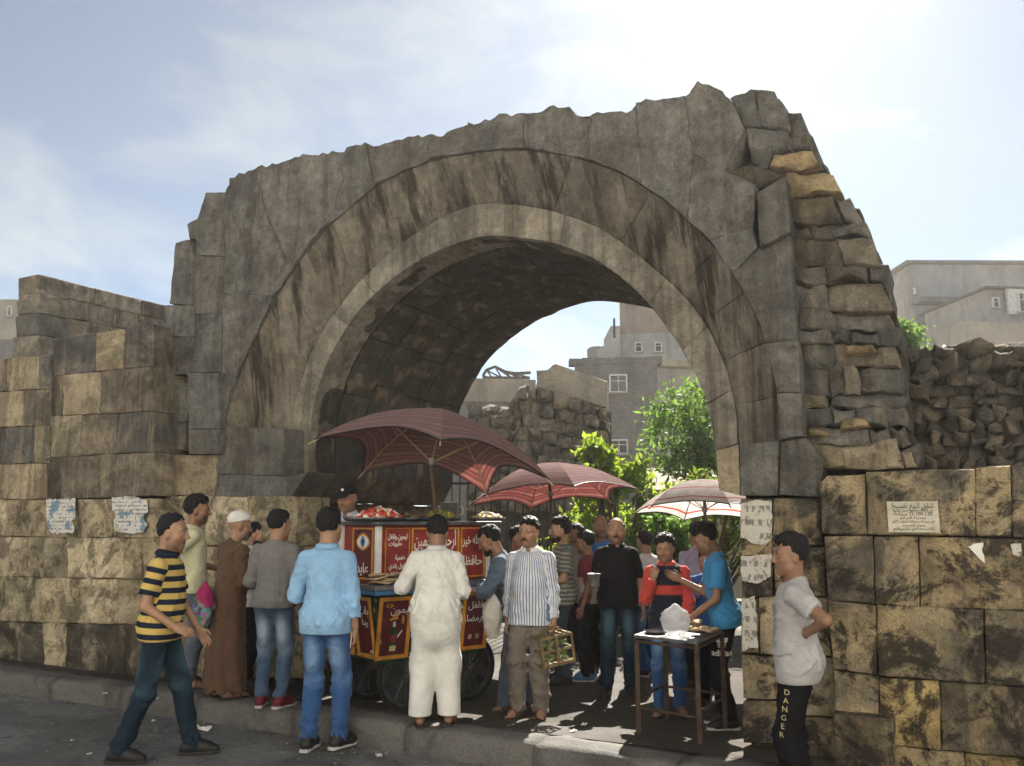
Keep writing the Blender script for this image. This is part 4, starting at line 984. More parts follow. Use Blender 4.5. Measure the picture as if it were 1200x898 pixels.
for x, y in ((.40, .14), (1.10, .14), (.40, LY-.10), (1.10, LY-.10)): wheel(x, y)
for x in (.40, 1.10): m = MB(); m.tube([(x, .08, .30), (x, LY-.04, .30)], .02, 8); m.build('axle', M_steeld, cart); m = MB(); m.box((x, LY/2, .385), (.08, LY*.5, .10)); m.build('axle_beam', M_wood, cart)
# things standing on the cart
CM = Matrix.Translation(cart.location) @ Matrix.Rotation(CA, 4, 'Z')
def on_cart(x, y, z): return CM @ Vector((x, y, z))
ZT = UZ1+.037
def tray(x, y, rx, ry, label, z=ZT, rot=0.3, mat=None):
    e = empty('food_tray', on_cart(x, y, z), CA+rot, label, 'tray'); m = MB(); n = 24
    prof = [(.9, .0), (1.0, .008), (1.06, .032), (1.08, .034), (1.02, .012), (.9, .008), (.05, .008)]
    v = [(r_*rx*math.cos(2*math.pi*k/n), r_*ry*math.sin(2*math.pi*k/n), zz) for r_, zz in [(.05, 0)]+prof for k in range(n)]
    f = [(i*n+k, i*n+(k+1) % n, (i+1)*n+(k+1) % n, (i+1)*n+k) for i in range(len(prof)) for k in range(n)]; m.add(v, f); m.build('tray_dish', mat or M_steeld, e, True); return e
def pile(loc, rx, ry, h, n, size, mats, label, name='food_pile', cat='food', seed=0, flat=.55):
    e = empty(name, loc, CA+.3, label, cat); R = random.Random(seed)
    bms = [MB() for _ in mats]
    for k in range(n):
        a = R.uniform(0, 2*math.pi); r = math.sqrt(R.random()); zz = h*(1-r**1.6)*R.uniform(.35, 1.0)+size*.4
        c = Vector((r*rx*math.cos(a), r*ry*math.sin(a), zz)); s = size*R.uniform(.6, 1.3); Rm = Matrix.Rotation(R.uniform(0, 6), 3, Vector((R.uniform(-1, 1), R.uniform(-1, 1), R.uniform(-1, 1))).normalized())
        b = R.choice(bms); pr = [(.02, -s*flat), (s*.7, -s*flat*.75), (s, 0), (s*.75, s*flat*.7), (.02, s*flat)]; b.lathe(pr, 7, c, Rm)
    for b, mt in zip(bms, mats): o = b.build('heap', mt, e, True); o['kind'] = 'stuff'
    return e
M_tom = plain('tomato_red', (.52, .05, .025), .4, spec=.5); M_oni = plain('onion_white', (.74, .64, .55), .5); M_pink = plain('onion_pink', (.55, .25, .20), .5); M_pep = plain('pepper_green', (.16, .19, .04), .45); M_oliv = plain('olive_yellow', (.36, .30, .07), .5); M_aub = plain('aubergine_dark', (.045, .03, .028), .45); M_lem = plain('lemon_yellow', (.62, .52, .14), .5)
tray(.15, .30, .30, .24, 'dark tray of chopped tomato and onion on the cart corner'); pile(on_cart(.17, .28, ZT+.01), .24, .18, .10, 230, .028, [M_tom, M_oni, M_oni, M_pink, M_tom], 'heap of chopped tomato and white onion on the cart tray', seed=1)
tray(.52, .34, .22, .20, 'dark tray of fried aubergine beside the onion heap'); pile(on_cart(.52, .34, ZT+.01), .19, .17, .07, 90, .034, [M_aub, M_aub, plain('fried_brown', (.13, .07, .045), .5)], 'heap of dark fried aubergine on the cart', seed=2)
tray(.86, .30, .20, .18, 'dark tray of green peppers under the umbrella pole'); pile(on_cart(.86, .30, ZT+.01), .17, .15, .08, 90, .030, [M_pep, M_oliv], 'heap of green peppers on the cart', seed=3)
tray(1.36, .22, .20, .17, 'tray of yellow pickles on the far end of the cart'); pile(on_cart(1.36, .22, ZT+.01), .17, .14, .07, 110, .024, [M_lem, M_oliv, M_oni], 'heap of yellow pickles at the end of the cart', seed=4)
pj = empty('steel_pot', on_cart(1.05, .42, ZT), 0, 'cylindrical steel pot standing on the cart behind the umbrella pole', 'pot'); m = MB(); m.lathe([(.09, 0), (.095, .01), (.095, .17), (.102, .175), (.102, .182), (.088, .182), (.088, .02)], 20); m.build('body', M_steel, pj, True)
m = MB(); m.tube([(.095, 0, .14), (.135, 0, .13), (.135, 0, .07), (.095, 0, .06)], .007, 6); m.build('handle', M_steel, pj, True)
def bread(p, r, rz, tilt, label, group='flatbreads on the cart ledge'):
    n = 14; R = random.Random(int(r*1e5+p[0]*1e4)); m = MB(); v = []; 
    prof = [(.05, -.0), (.7, .001), (.98, .006), (1.0, .010), (.95, .016), (.6, .022), (.05, .019)]
    for rr, zz in prof:
        for k in range(n): a = 2*math.pi*k/n; q = r*rr*(1+.05*math.sin(3*a+p[0]*30)); v.append((q*math.cos(a), q*math.sin(a)*.92, zz*(1+.3*math.sin(2*a))+.012*math.sin(a*2+p[1]*9)*rr))
    f = [(i*n+k, i*n+(k+1) % n, (i+1)*n+(k+1) % n, (i+1)*n+k) for i in range(len(prof)-1) for k in range(n)]+[tuple(range(n))[::-1], tuple(range((len(prof)-1)*n, len(prof)*n))]
    m.add(v, f); o = m.build('flatbread', M_bread, None, True); o.location = p; o.rotation_euler = (tilt, tilt*.5, rz); tag(o, label, 'bread', group); return o
R_ = random.Random(14)
for k in range(13):
    x = R_.uniform(-.02, .34); y = R_.uniform(-.03, .0); lv = k//4
    bread(on_cart(x, y+.0, zt_+.05+lv*.022+.008*(k % 4)), R_.uniform(.085, .105), R_.uniform(0, 6), R_.uniform(-.16, .16), 'topmost flatbread of the loose pile on the cart ledge' if k == 12 else 'round flatbread in the loose pile on the cart ledge')
# ------------------------------------------------------------------ umbrellas
def fabric(name, stops, n, trans=.45):
    t = NT(name); uv = t.n('UVMap'); sp = t.n('SeparateXYZ'); t.l(uv.outputs[0], sp.inputs[0])
    fr = t.math('FRACT', t.math('MULTIPLY', sp.outputs[1], float(n)))
    c = t.ramp(fr, stops); t.t.nodes[-1].color_ramp.interpolation = 'CONSTANT' if False else 'LINEAR'
    nn = t.noise(t.coord(), 7, 6, .65); c = t.mix(1.0, c, t.ramp(nn, [(.3, (.68, .66, .66)), (.7, (1.2, 1.18, 1.15))]), 'MULTIPLY')
    t.t.nodes.remove(t.b); d = t.n('BsdfDiffuse'); tr = t.n('BsdfTranslucent'); t.l(t.mix(.48, c, (.36, .285, .275)), d.inputs[0]); t.l(c, tr.inputs[0])
    w = t.n('TexWave'); 
    sh = t.n('BsdfSheen') if hasattr(bpy.types, 'ShaderNodeBsdfSheen') else None
    mx = t.n('MixShader'); mx.inputs[0].default_value = trans; t.l(d.outputs[0], mx.inputs[1]); t.l(tr.outputs[0], mx.inputs[2]); last = mx.outputs[0]
    if sh:
        sh.inputs['Color'].default_value = (.55, .52, .55, 1); sh.inputs['Roughness'].default_value = .5; ad = t.n('MixShader'); ad.inputs[0].default_value = .16; t.l(last, ad.inputs[1]); t.l(sh.outputs[0], ad.inputs[2]); last = ad.outputs[0]
    t.t.nodes.remove(w); t.l(last, t.out.inputs['Surface']); return t.m
RD = (.33, .062, .048); DKR = (.10, .028, .030); DB = (.040, .040, .062); CR = (.33, .25, .19)
M_fab = fabric('umbrella_red_striped', [(0, RD), (.16, RD), (.19, DB), (.30, DB), (.33, RD), (.48, DKR), (.52, CR), (.57, CR), (.60, RD), (.76, RD), (.79, DB), (.86, DB), (.89, DKR), (1, RD)], 8, .34)
M_fab2 = fabric('umbrella_white_red', [(0, (.80, .77, .74)), (.52, (.80, .77, .74)), (.56, (.60, .10, .07)), (.64, (.60, .10, .07)), (.68, (.80, .77, .74)), (1, (.80, .77, .74))], 4, .40)
M_pole = plain('umbrella_pole_wood', (.10, .065, .04), .7); M_rib = plain('umbrella_rib_cane', (.40, .30, .17), .6)
def umbrella(base, apex_z, rim_drop, R, nr, rot, tilt, fab, label, scallop=.17, px_top=None, pole_r=.018, group='market umbrellas'):
    e = empty('market_umbrella', base, 0, label, 'umbrella', group); T = Matrix.Rotation(tilt[0], 3, 'Y') @ Matrix.Rotation(tilt[1], 3, 'X'); O = Vector((px_top[0]-base[0] if px_top else 0, px_top[1]-base[1] if px_top else 0, apex_z-base[2]))
    nu, nv = 10, 14; v = []; f = []; uvs = []; off = 0
    def rib(a, q): return Vector((R*q*math.cos(a), R*q*math.sin(a), -rim_drop*(q**2.0)))
    for k in range(nr):
        a0, a1 = rot+2*math.pi*k/nr, rot+2*math.pi*(k+1)/nr
        for i in range(nu+1):
            u = i/nu
            for j in range(nv+1):
                q = j/nv; sc = scallop*math.sin(math.pi*u)**.9*q*q; qq = q*(1-sc); 
                p = rib(a0, qq)*(1-u)+rib(a1, qq)*u; p.z += .03*math.sin(math.pi*u)*q*(1-q)*2-.018*math.sin(math.pi*u)*q + nz((p.x, p.y, k), 5, 2, 2)*.008*q
                v.append(T @ p+O); uvs.append((u, q))
        for i in range(nu):
            for j in range(nv): a = off+i*(nv+1)+j; f.append((a, a+nv+1, a+nv+2, a+1))
        off = len(v)
    me = bpy.data.meshes.new('canopy'); me.from_pydata(v, [], f); ul = me.uv_layers.new(name='UVMap')
    for l in me.loops: ul.data[l.index].uv = uvs[l.vertex_index]
    me.validate(); o = mesh_obj('canopy', me, fab, e, True)
    m = MB()
    for k in range(nr):
        a0, a1 = rot+2*math.pi*k/nr, rot+2*math.pi*(k+1)/nr; pts = []
        for i in range(nu+1):
            u = i/nu; q = 1-scallop*math.sin(math.pi*u)**.9; p = rib(a0, q)*(1-u)+rib(a1, q)*u; p.z -= .018*math.sin(math.pi*u)+.002; pts.append(T @ p+O)
        m.tube(pts, .006, 5)
    m.build('hem', M_blk, e)
    for k in range(nr):
        a = rot+2*math.pi*k/nr; m = MB(); m.tube([T @ (rib(a, q)-Vector((0, 0, .014)))+O for q in (.02, .25, .5, .75, 1.04)], .007, 5); rb = m.build('rib', M_rib, e)
        m = MB(); m.tube([T @ Vector((.02*math.cos(a), .02*math.sin(a), -rim_drop*.9))+O, T @ (rib(a, .5)-Vector((0, 0, .02)))+O], .005, 5); m.build('strut', M_rib, rb)
    m = MB(); m.tube([(0, 0, 0), T @ Vector((0, 0, -rim_drop))+O, T @ Vector((0, 0, .05))+O], pole_r, 8); m.build('pole', M_pole, e)
    m = MB(); m.lathe([(.03, -.03), (.03, .03)], 8, T @ Vector((0, 0, -rim_drop*.9))+O); m.build('runner', M_steeld, e); return e
pb = at(512, 600, 7.95); tp = at(516, 484, 7.95)
umbrella((pb.x, pb.y, UZ1+CG+.03), tp.z, .52, 1.10, 5, math.radians(-82), (math.radians(8), math.radians(-9)), M_fab, 'large red striped umbrella standing over the cart', px_top=(tp.x, tp.y), scallop=.20)
pb = at(646, 640, 10.6); tp = at(642, 544, 10.6)
umbrella((pb.x, pb.y, .075), tp.z, .42, 1.08, 6, math.radians(-78), (math.radians(-4), math.radians(-5)), M_fab, 'second red striped umbrella, lower, behind the man in the striped shirt', px_top=(tp.x, tp.y), scallop=.13)
pb = at(838, 640, 9.6); tp = at(825, 563, 9.6)
umbrella((pb.x, pb.y, .075), tp.z, .36, .82, 6, math.radians(-85), (math.radians(2), math.radians(-6)), M_fab2, 'white umbrella with red stripes beside the pier', px_top=(tp.x, tp.y), scallop=.10)
# ------------------------------------------------------------------ table
def on_z(px, py, z): r = ray(px, py); t = (z-CAMZ)/r.z; return CAM+r*t
ZTB = .86; tc_ = [on_z(743, 744, ZTB), on_z(817, 752, ZTB), on_z(848, 738, ZTB), on_z(778, 732, ZTB)]
tb = empty('metal_table', (tc_[0].x, tc_[0].y, .1), 0, 'rusty metal frame table with food, in the opening before the pier', 'table'); TL = Vector(tb.location)
m = MB(); q = [p-TL for p in tc_]; m.add([p for p in q]+[p-Vector((0, 0, .022)) for p in q], [(0,1,2,3),(7,6,5,4),(0,4,5,1),(1,5,6,2),(2,6,7,3),(3,7,4,0)]); m.build('table_top', M_steeld, tb)
M_rust = plain('rusty_iron', (.085, .058, .042), .75, .4, var=.4); legs = []
for p in q:
    c = (q[0]+q[1]+q[2]+q[3])/4; pp = p+(c-p)*.05; m = MB(); m.box((pp.x, pp.y, (ZTB-.1-.022)/2), (.034, .034, ZTB-.1-.022)); m.build('leg', M_rust, tb); legs.append(pp)
for a, b in ((0, 1), (1, 2), (2, 3), (3, 0)): m = MB(); m.tube([(legs[a].x, legs[a].y, .22+.02*a), (legs[b].x, legs[b].y, .22+.02*a)], .011, 6); m.build('brace', M_rust, tb); m = MB(); m.tube([(legs[a].x, legs[a].y, ZTB-.15), (legs[b].x, legs[b].y, ZTB-.15)], .013, 6); m.build('apron', M_rust, tb)
def tpt(px, py): return on_z(px, py, ZTB)
def plate(p, r, label):
    m = MB(); m.lathe([(.3*r, .0), (.6*r, .004), (r, .022), (r*1.01, .025), (.6*r, .010), (.02, .008)], 18); o = m.build('plate', M_steel, None, True); o.location = (p.x, p.y, ZTB+.001); tag(o, label, 'plate', 'plates on the metal table')
plate(tpt(768, 743), .085, 'steel plate beside the plastic bag on the table'); plate(tpt(818, 740), .09, 'steel plate of food before the man in red')
pile(tpt(818, 740)+Vector((0, 0, .012)), .06, .06, .03, 40, .014, [M_oliv, M_aub, M_tom], 'small heap of food on the table plate', seed=9)
for k, (x, y) in enumerate(((826, 741), (832, 742), (822, 745), (812, 737))): p = tpt(x, y); bread((p.x, p.y, ZTB+.004+.014*k), .085, k*1.3, .06, 'topmost flatbread stacked on the metal table' if k == 3 else 'round flatbread stacked on the metal table', 'flatbreads on the metal table')
# clear plastic bag, a crumpled sack
t = NT('clear_plastic'); t.base((.80, .82, .84), .18, 0, .6); t.b.inputs['Alpha'].default_value = .55; t.b.inputs['Transmission Weight'].default_value = .35; M_plas = t.m
def sack(p, w, h, name, label, mat, seed=0, neck=True, group=None):
    nn, mm = 28, 18; v = []; f = []
    for j in range(mm+1):
        k = j/mm; r = w*(math.sin(math.pi*min(.97, max(.06, k*.86+.10)))**.6)*(1 if k < .75 else 1-(k-.75)*2.2)
        for i in range(nn):
            a = 2*math.pi*i/nn; d = 1+.22*nz((math.cos(a)*1.5, math.sin(a)*1.5, k*3), 1.6, seed, 4)+.10*nz((math.cos(a)*4, math.sin(a)*4, k*7), 1.5, seed+3, 2)
            v.append((r*d*math.cos(a), r*d*math.sin(a)*.8, h*k+.01*nz((a, k*5, 0), 2, seed)))
    for j in range(mm):
        for i in range(nn): f.append((j*nn+i, j*nn+(i+1) % nn, (j+1)*nn+(i+1) % nn, (j+1)*nn+i))
    f.append(tuple(range(nn))[::-1]); f.append(tuple(range(mm*nn, (mm+1)*nn))); o = pyd(name, v, f, mat, None, True); o.location = p; tag(o, label, 'bag', group); return o
p = tpt(792, 745); sack((p.x, p.y, ZTB+.002), .115, .235, 'plastic_bag', 'crumpled clear plastic bag standing on the metal table', M_plas, 3)
# ------------------------------------------------------------------ paper on the walls
def paper_mat(name, base, ink, lines=26, blot=.45, blue=0.0):
    t = NT(name); co = t.coord(); sp = t.n('SeparateXYZ'); t.l(co, sp.inputs[0])
    row = t.math('FRACT', t.math('MULTIPLY', sp.outputs[2], float(lines))); n1 = t.noise(t.mapv(co, (40, 1, lines)), 1.0, 2, .5)
    txt = t.math('MULTIPLY', t.math('LESS_THAN', row, .45), t.math('GREATER_THAN', n1, .52))
    c = t.mix(t.math('MULTIPLY', txt, .75), base, ink)
    if blue: c = t.mix(t.ramp(t.noise(co, 9, 2, .4), [(.58, 0.0), (.62, blue)]), c, (.10, .22, .34))
    c = t.mix(t.ramp(t.noise(co, 22, 9, .78, .5), [(.52, 0.0), (.62, blot)]), c, (.16, .13, .095)); t.base(c, .9, 0, .1); return t.m
M_post = paper_mat('poster_paper', (.62, .60, .55), (.10, .11, .13), 24, .75, .8); M_post2 = paper_mat('poster_remnant', (.50, .47, .41), (.12, .11, .10), 10, .85)
def poster(pts, w, label, mat, name='torn_poster'):
    _sid[0] += 1; P = resample([Vector(W(x, y, w)) for x, y in pts], .02); P = [Vector((p.x+nz((p.x, p.y, 1), 18, _sid[0], 3)*.012, p.y+nz((p.y, p.x, 4), 18, _sid[0], 3)*.012)) for p in P]; n = len(P)
    o = pyd(name, [(p.x, w+.004*nz((p.x, p.y, 0), 12, 1, 2), p.y) for p in P]+[(p.x, w+.004, p.y) for p in P], [tuple(range(n)), tuple(range(2*n-1, n-1, -1))]+[(i, i+n, (i+1) % n+n, (i+1) % n) for i in range(n)], mat)
    o.location = P0; o.rotation_euler = (0, 0, -ANG); tag(o, label, 'poster', 'papers stuck on the walls'); return o
poster([(54,585),(88,584),(88,608),(84,610),(87,618),(86,625),(58,625),(56,612),(54,606)], -.29, 'torn printed poster pasted on the block wall, farther from the arch', M_post)
poster([(131,583),(148,582),(158,582),(172,587),(174,600),(168,605),(172,616),(168,624),(150,626),(136,622),(133,612),(136,602),(131,597)], -.29, 'torn blue and white poster on the wall behind the polo shirt man', M_post)
poster([(868,590),(885,587),(904,588),(905,630),(896,640),(880,636),(868,630)], -.035, 'peeling white paper on the pier, upper one', M_post2); poster([(868,652),(904,650),(903,676),(888,684),(868,680)], -.035, 'peeling white paper on the pier, beneath the upper one', M_post2); poster([(869,702),(885,700),(888,760),(870,762)], -.035, 'narrow dirty paper strip at the pier edge', M_post2)
poster([(1134,640),(1152,636),(1155,660),(1146,652)], -.22, 'small white paper scrap on the low wall', M_paper); poster([(1184,638),(1196,636),(1197,652),(1186,650)], -.22, 'black and white paper scrap at the low wall end', M_post2)
# printed notice
sn = empty('wall_notice', P0, -ANG, 'rectangular printed notice plate on the low wall', 'notice'); wq = -.225; c4 = [W(x, y, wq) for x, y in ((1039,588),(1099,589),(1099,625),(1039,624))]
m = MB(); x0, z0_, x1, z1_ = c4[0][0], c4[3][1], c4[1][0], c4[0][1]; m.box(((x0+x1)/2, wq+.006, (z0_+z1_)/2), (x1-x0, .012, z1_-z0_), None, .002); m.build('plate', plain('notice_board', (.52, .48, .38), .7, var=.15), sn)
nw_, nh_ = x1-x0, z1_-z0_; NC = Vector(((x0+x1)/2, wq-.0015, (z0_+z1_)/2))
for txt, dz, sz, wd in ((arabic('شقق للبيع تقسيط'), .36, .05, .82), (arabic('من المالك مباشرة بدون وسيط'), .22, .028, .8), (arabic('مساحة')+' 75 100 120', .10, .034, .75), (arabic('بمدينة السلام'), -.02, .028, .5), (arabic('على مساحات مختلفة تشطيب كامل'), -.14, .028, .84), (arabic('بجوار المسجد'), -.26, .026, .45), (arabic('للاستعلام بالموقع'), -.38, .026, .8)):
    lettering(txt, sz, M_blk, sn, frame_m(NC+Vector((0, 0, dz*nh_)), (1, 0, 0), (0, 0, 1)), width=wd*nw_, ext=.0006)
# ------------------------------------------------------------------ litter
def scrap(px, py, w, label, mat=M_paper, seed=0):
    p = foot(px, py); R = random.Random(seed); v = []; n = 5
    for i in range(n):
        for j in range(n): v.append(((i/4-.5)*w+R.uniform(-.12, .12)*w, (j/4-.5)*w*.6+R.uniform(-.1, .1)*w, .012+R.uniform(0, .22)*w*(0 if (i+j) % 3 == 0 else 1)))
    f = [(i*n+j, (i+1)*n+j, (i+1)*n+j+1, i*n+j+1) for i in range(n-1) for j in range(n-1)]; o = pyd('litter_scrap', v, f, mat, None, False); o.location = (p.x, p.y, p.z-.004); o.rotation_euler = (0, 0, R.uniform(0, 3)); tag(o, label, 'litter', 'litter on the ground')
for k, (x, y, w, lb) in enumerate(((236, 857, .16, 'crumpled white paper on the road beside the walking man'), (444, 887, .07, 'small white scrap on the road before the cart'), (180, 846, .05, 'tiny white scrap on the road by the kerb'), (180, 820, .06, 'pale scrap at the kerb behind the walking man'), (84, 869, .04, 'tiny scrap far from the kerb on the road'), (104, 885, .04, 'pale crumb of paper at the picture edge on the road'), (684, 851, .06, 'white paper strip on the pavement near the table'), (672, 858, .05, 'small white scrap beside the paper strip'), (123, 814, .05, 'tiny scrap at the kerb foot'), (18, 800, .06, 'white scrap lying on the kerb'))): scrap(x, y, w, lb, seed=k)
# ------------------------------------------------------------------ figures: one distance field per garment, meshed by surface nets
_lat = np.random.default_rng(5).uniform(-1, 1, (32, 32, 32))
def vnoise(x, y, z):
    xi, yi, zi = np.floor(x).astype(int), np.floor(y).astype(int), np.floor(z).astype(int); fx, fy, fz = x-xi, y-yi, z-zi
    fx, fy, fz = (q*q*(3-2*q) for q in (fx, fy, fz)); g = lambda a, b, c: _lat[(xi+a) & 31, (yi+b) & 31, (zi+c) & 31]
    l = lambda a, b, t: a+(b-a)*t
    return l(l(l(g(0,0,0), g(1,0,0), fx), l(g(0,1,0), g(1,1,0), fx), fy), l(l(g(0,0,1), g(1,0,1), fx), l(g(0,1,1), g(1,1,1), fx), fy), fz)
_COR = np.array([(0,0,0),(1,0,0),(0,1,0),(1,1,0),(0,0,1),(1,0,1),(0,1,1),(1,1,1)]); _EDG = [(0,1),(2,3),(4,5),(6,7),(0,2),(1,3),(4,6),(5,7),(0,4),(1,5),(2,6),(3,7)]
def surfnet(F_, o, h):
    s = F_ < 0; c = sum(s[a:s.shape[0]-1+a, b:s.shape[1]-1+b, d:s.shape[2]-1+d].astype(np.int8) for a, b, d in _COR)
    act = (c > 0) & (c < 8); idx = np.argwhere(act)
    if len(idx) == 0: return np.zeros((0, 3)), np.zeros((0, 4), int)
    vals = [F_[idx[:, 0]+a, idx[:, 1]+b, idx[:, 2]+d] for a, b, d in _COR]; acc = np.zeros((len(idx), 3)); cnt = np.zeros(len(idx))
    for i, j in _EDG:
        fa, fb = vals[i], vals[j]; m = (fa < 0) != (fb < 0); t = np.where(m, fa/np.where(m, fa-fb, 1), 0)
        acc += np.where(m[:, None], _COR[i]+t[:, None]*(_COR[j]-_COR[i]), 0); cnt += m
    V_ = (idx+acc/cnt[:, None])*h+o; vid = -np.ones(act.shape, int); vid[act] = np.arange(len(idx)); Q = []
    for ax in range(3):
        b, d = (ax+1) % 3, (ax+2) % 3; sl0 = [slice(None)]*3; sl1 = [slice(None)]*3; sl0[ax] = slice(0, -1); sl1[ax] = slice(1, None)
        A, B = s[tuple(sl0)], s[tuple(sl1)]; E = np.argwhere(A != B)
        E = E[(E[:, b] > 0) & (E[:, d] > 0) & (E[:, b] < s.shape[b]-1) & (E[:, d] < s.shape[d]-1)]
        if len(E) == 0: continue
        inn = A[E[:, 0], E[:, 1], E[:, 2]]; q = []
        for db, dd in ((-1, -1), (0, -1), (0, 0), (-1, 0)): I = E.copy(); I[:, b] += db; I[:, d] += dd; q.append(vid[I[:, 0], I[:, 1], I[:, 2]])
        q = np.stack(q, 1); q[~inn] = q[~inn][:, ::-1]; Q.append(q)
    return V_, np.concatenate(Q)
class Fd:
    def __init__(s, lo, hi, h):
        s.h = h; s.lo = np.array(lo, float); s.n = np.ceil((np.array(hi)-s.lo)/h).astype(int)+1; s.F = np.full(s.n, .25)
        s.ax = [s.lo[i]+h*np.arange(s.n[i]) for i in range(3)]
    def sub(s, lo, hi):
        a = np.clip(np.floor((np.array(lo)-s.lo)/s.h).astype(int), 0, s.n); b = np.clip(np.ceil((np.array(hi)-s.lo)/s.h).astype(int)+1, 0, s.n)
        if np.any(b <= a): return None
        sl = tuple(slice(a[i], b[i]) for i in range(3)); return sl, [s.ax[0][sl[0]][:, None, None], s.ax[1][sl[1]][None, :, None], s.ax[2][sl[2]][None, None, :]]
    def put(s, sl, d, k, mode='u'):
        f = s.F[sl]
        if mode == 'u':
            if k > 0: hh = np.clip(.5+.5*(f-d)/k, 0, 1); s.F[sl] = f+(d-f)*hh-k*hh*(1-hh)
            else: s.F[sl] = np.minimum(f, d)
        else:
            if k > 0: hh = np.clip(.5-.5*(f+d)/k, 0, 1); s.F[sl] = f+(-d-f)*hh+k*hh*(1-hh)
            else: s.F[sl] = np.maximum(f, -d)
    def cone(s, a, b, r1, r2, k=.02, mode='u', sq=None, R=None):
        """round cone; sq=(axis vector, factor): squash across an axis"""
        a, b = np.array(a, float), np.array(b, float); mg = max(r1, r2)*(1 if sq is None else max(1, sq[1], 1/sq[1]))+.05+k; q = s.sub(np.minimum(a, b)-mg, np.maximum(a, b)+mg)
        if q is None: return s
        sl, (X, Y, Z) = q; px, py, pz = X-a[0], Y-a[1], Z-a[2]; ba = b-a; L2 = max(1e-9, ba.dot(ba))
        t = np.clip((px*ba[0]+py*ba[1]+pz*ba[2])/L2, 0, 1); dx, dy, dz = px-t*ba[0], py-t*ba[1], pz-t*ba[2]
        if sq is not None:
            u = np.array(sq[0])/np.linalg.norm(sq[0]); g = dx*u[0]+dy*u[1]+dz*u[2]; e = (1/sq[1]-1); dx, dy, dz = dx+g*e*u[0], dy+g*e*u[1], dz+g*e*u[2]
        s.put(sl, np.sqrt(dx*dx+dy*dy+dz*dz)-(r1+(r2-r1)*t), k, mode); return s
    def ell(s, c, r, R=None, k=.02, mode='u'):
        c = np.array(c, float); r = np.array(r, float); m = r.max()+.05+k; q = s.sub(c-m, c+m)
        if q is None: return s
        sl, (X, Y, Z) = q; px, py, pz = X-c[0], Y-c[1], Z-c[2]
        if R is not None: px, py, pz = (px*R[0, i]+py*R[1, i]+pz*R[2, i] for i in range(3))
        k0 = np.sqrt((px/r[0])**2+(py/r[1])**2+(pz/r[2])**2); k1 = np.sqrt((px/r[0]**2)**2+(py/r[1]**2)**2+(pz/r[2]**2)**2)+1e-9; s.put(sl, k0*(k0-1)/k1, k, mode); return s
    def cut(s, p, n, k=0):                # keep the side the normal points away from
        n = np.array(n, float)/np.linalg.norm(n); p = np.array(p, float); d = (s.ax[0][:, None, None]-p[0])*n[0]+(s.ax[1][None, :, None]-p[1])*n[1]+(s.ax[2][None, None, :]-p[2])*n[2]
        s.F = np.maximum(s.F, d); return s
    def warp(s, fn, band=.05):
        I = np.nonzero(np.abs(s.F) < band); P = [s.ax[i][I[i]] for i in range(3)]; s.F[I] += fn(*P); return s
    def mesh(s): return surfnet(s.F, s.lo, s.h)
def rotm(yaw=0, pitch=0, roll=0):         # pitch > 0 leans forward (towards +y)
    cy, sy = math.cos(yaw), math.sin(yaw); cp_, sp_ = math.cos(pitch), math.sin(pitch); cr, sr = math.cos(roll), math.sin(roll)
    return np.array([[cy, -sy, 0], [sy, cy, 0], [0, 0, 1]]) @ np.array([[1, 0, 0], [0, cp_, sp_], [0, -sp_, cp_]]) @ np.array([[cr, 0, sr], [0, 1, 0], [-sr, 0, cr]])
def ik(a, b, l1, l2, pole):
    a, b = np.array(a, float), np.array(b, float); d = b-a; L = np.linalg.norm(d); L_ = min(L, (l1+l2)*.999); u = d/L; b = a+u*L_
    x = (l1*l1-l2*l2+L_*L_)/(2*L_); hgt = math.sqrt(max(0, l1*l1-x*x)); p = np.array(pole, float); p = p-u*p.dot(u); p /= max(1e-6, np.linalg.norm(p)); return a+u*x+p*hgt, b
def nrm(v): v = np.array(v, float); return v/np.linalg.norm(v)
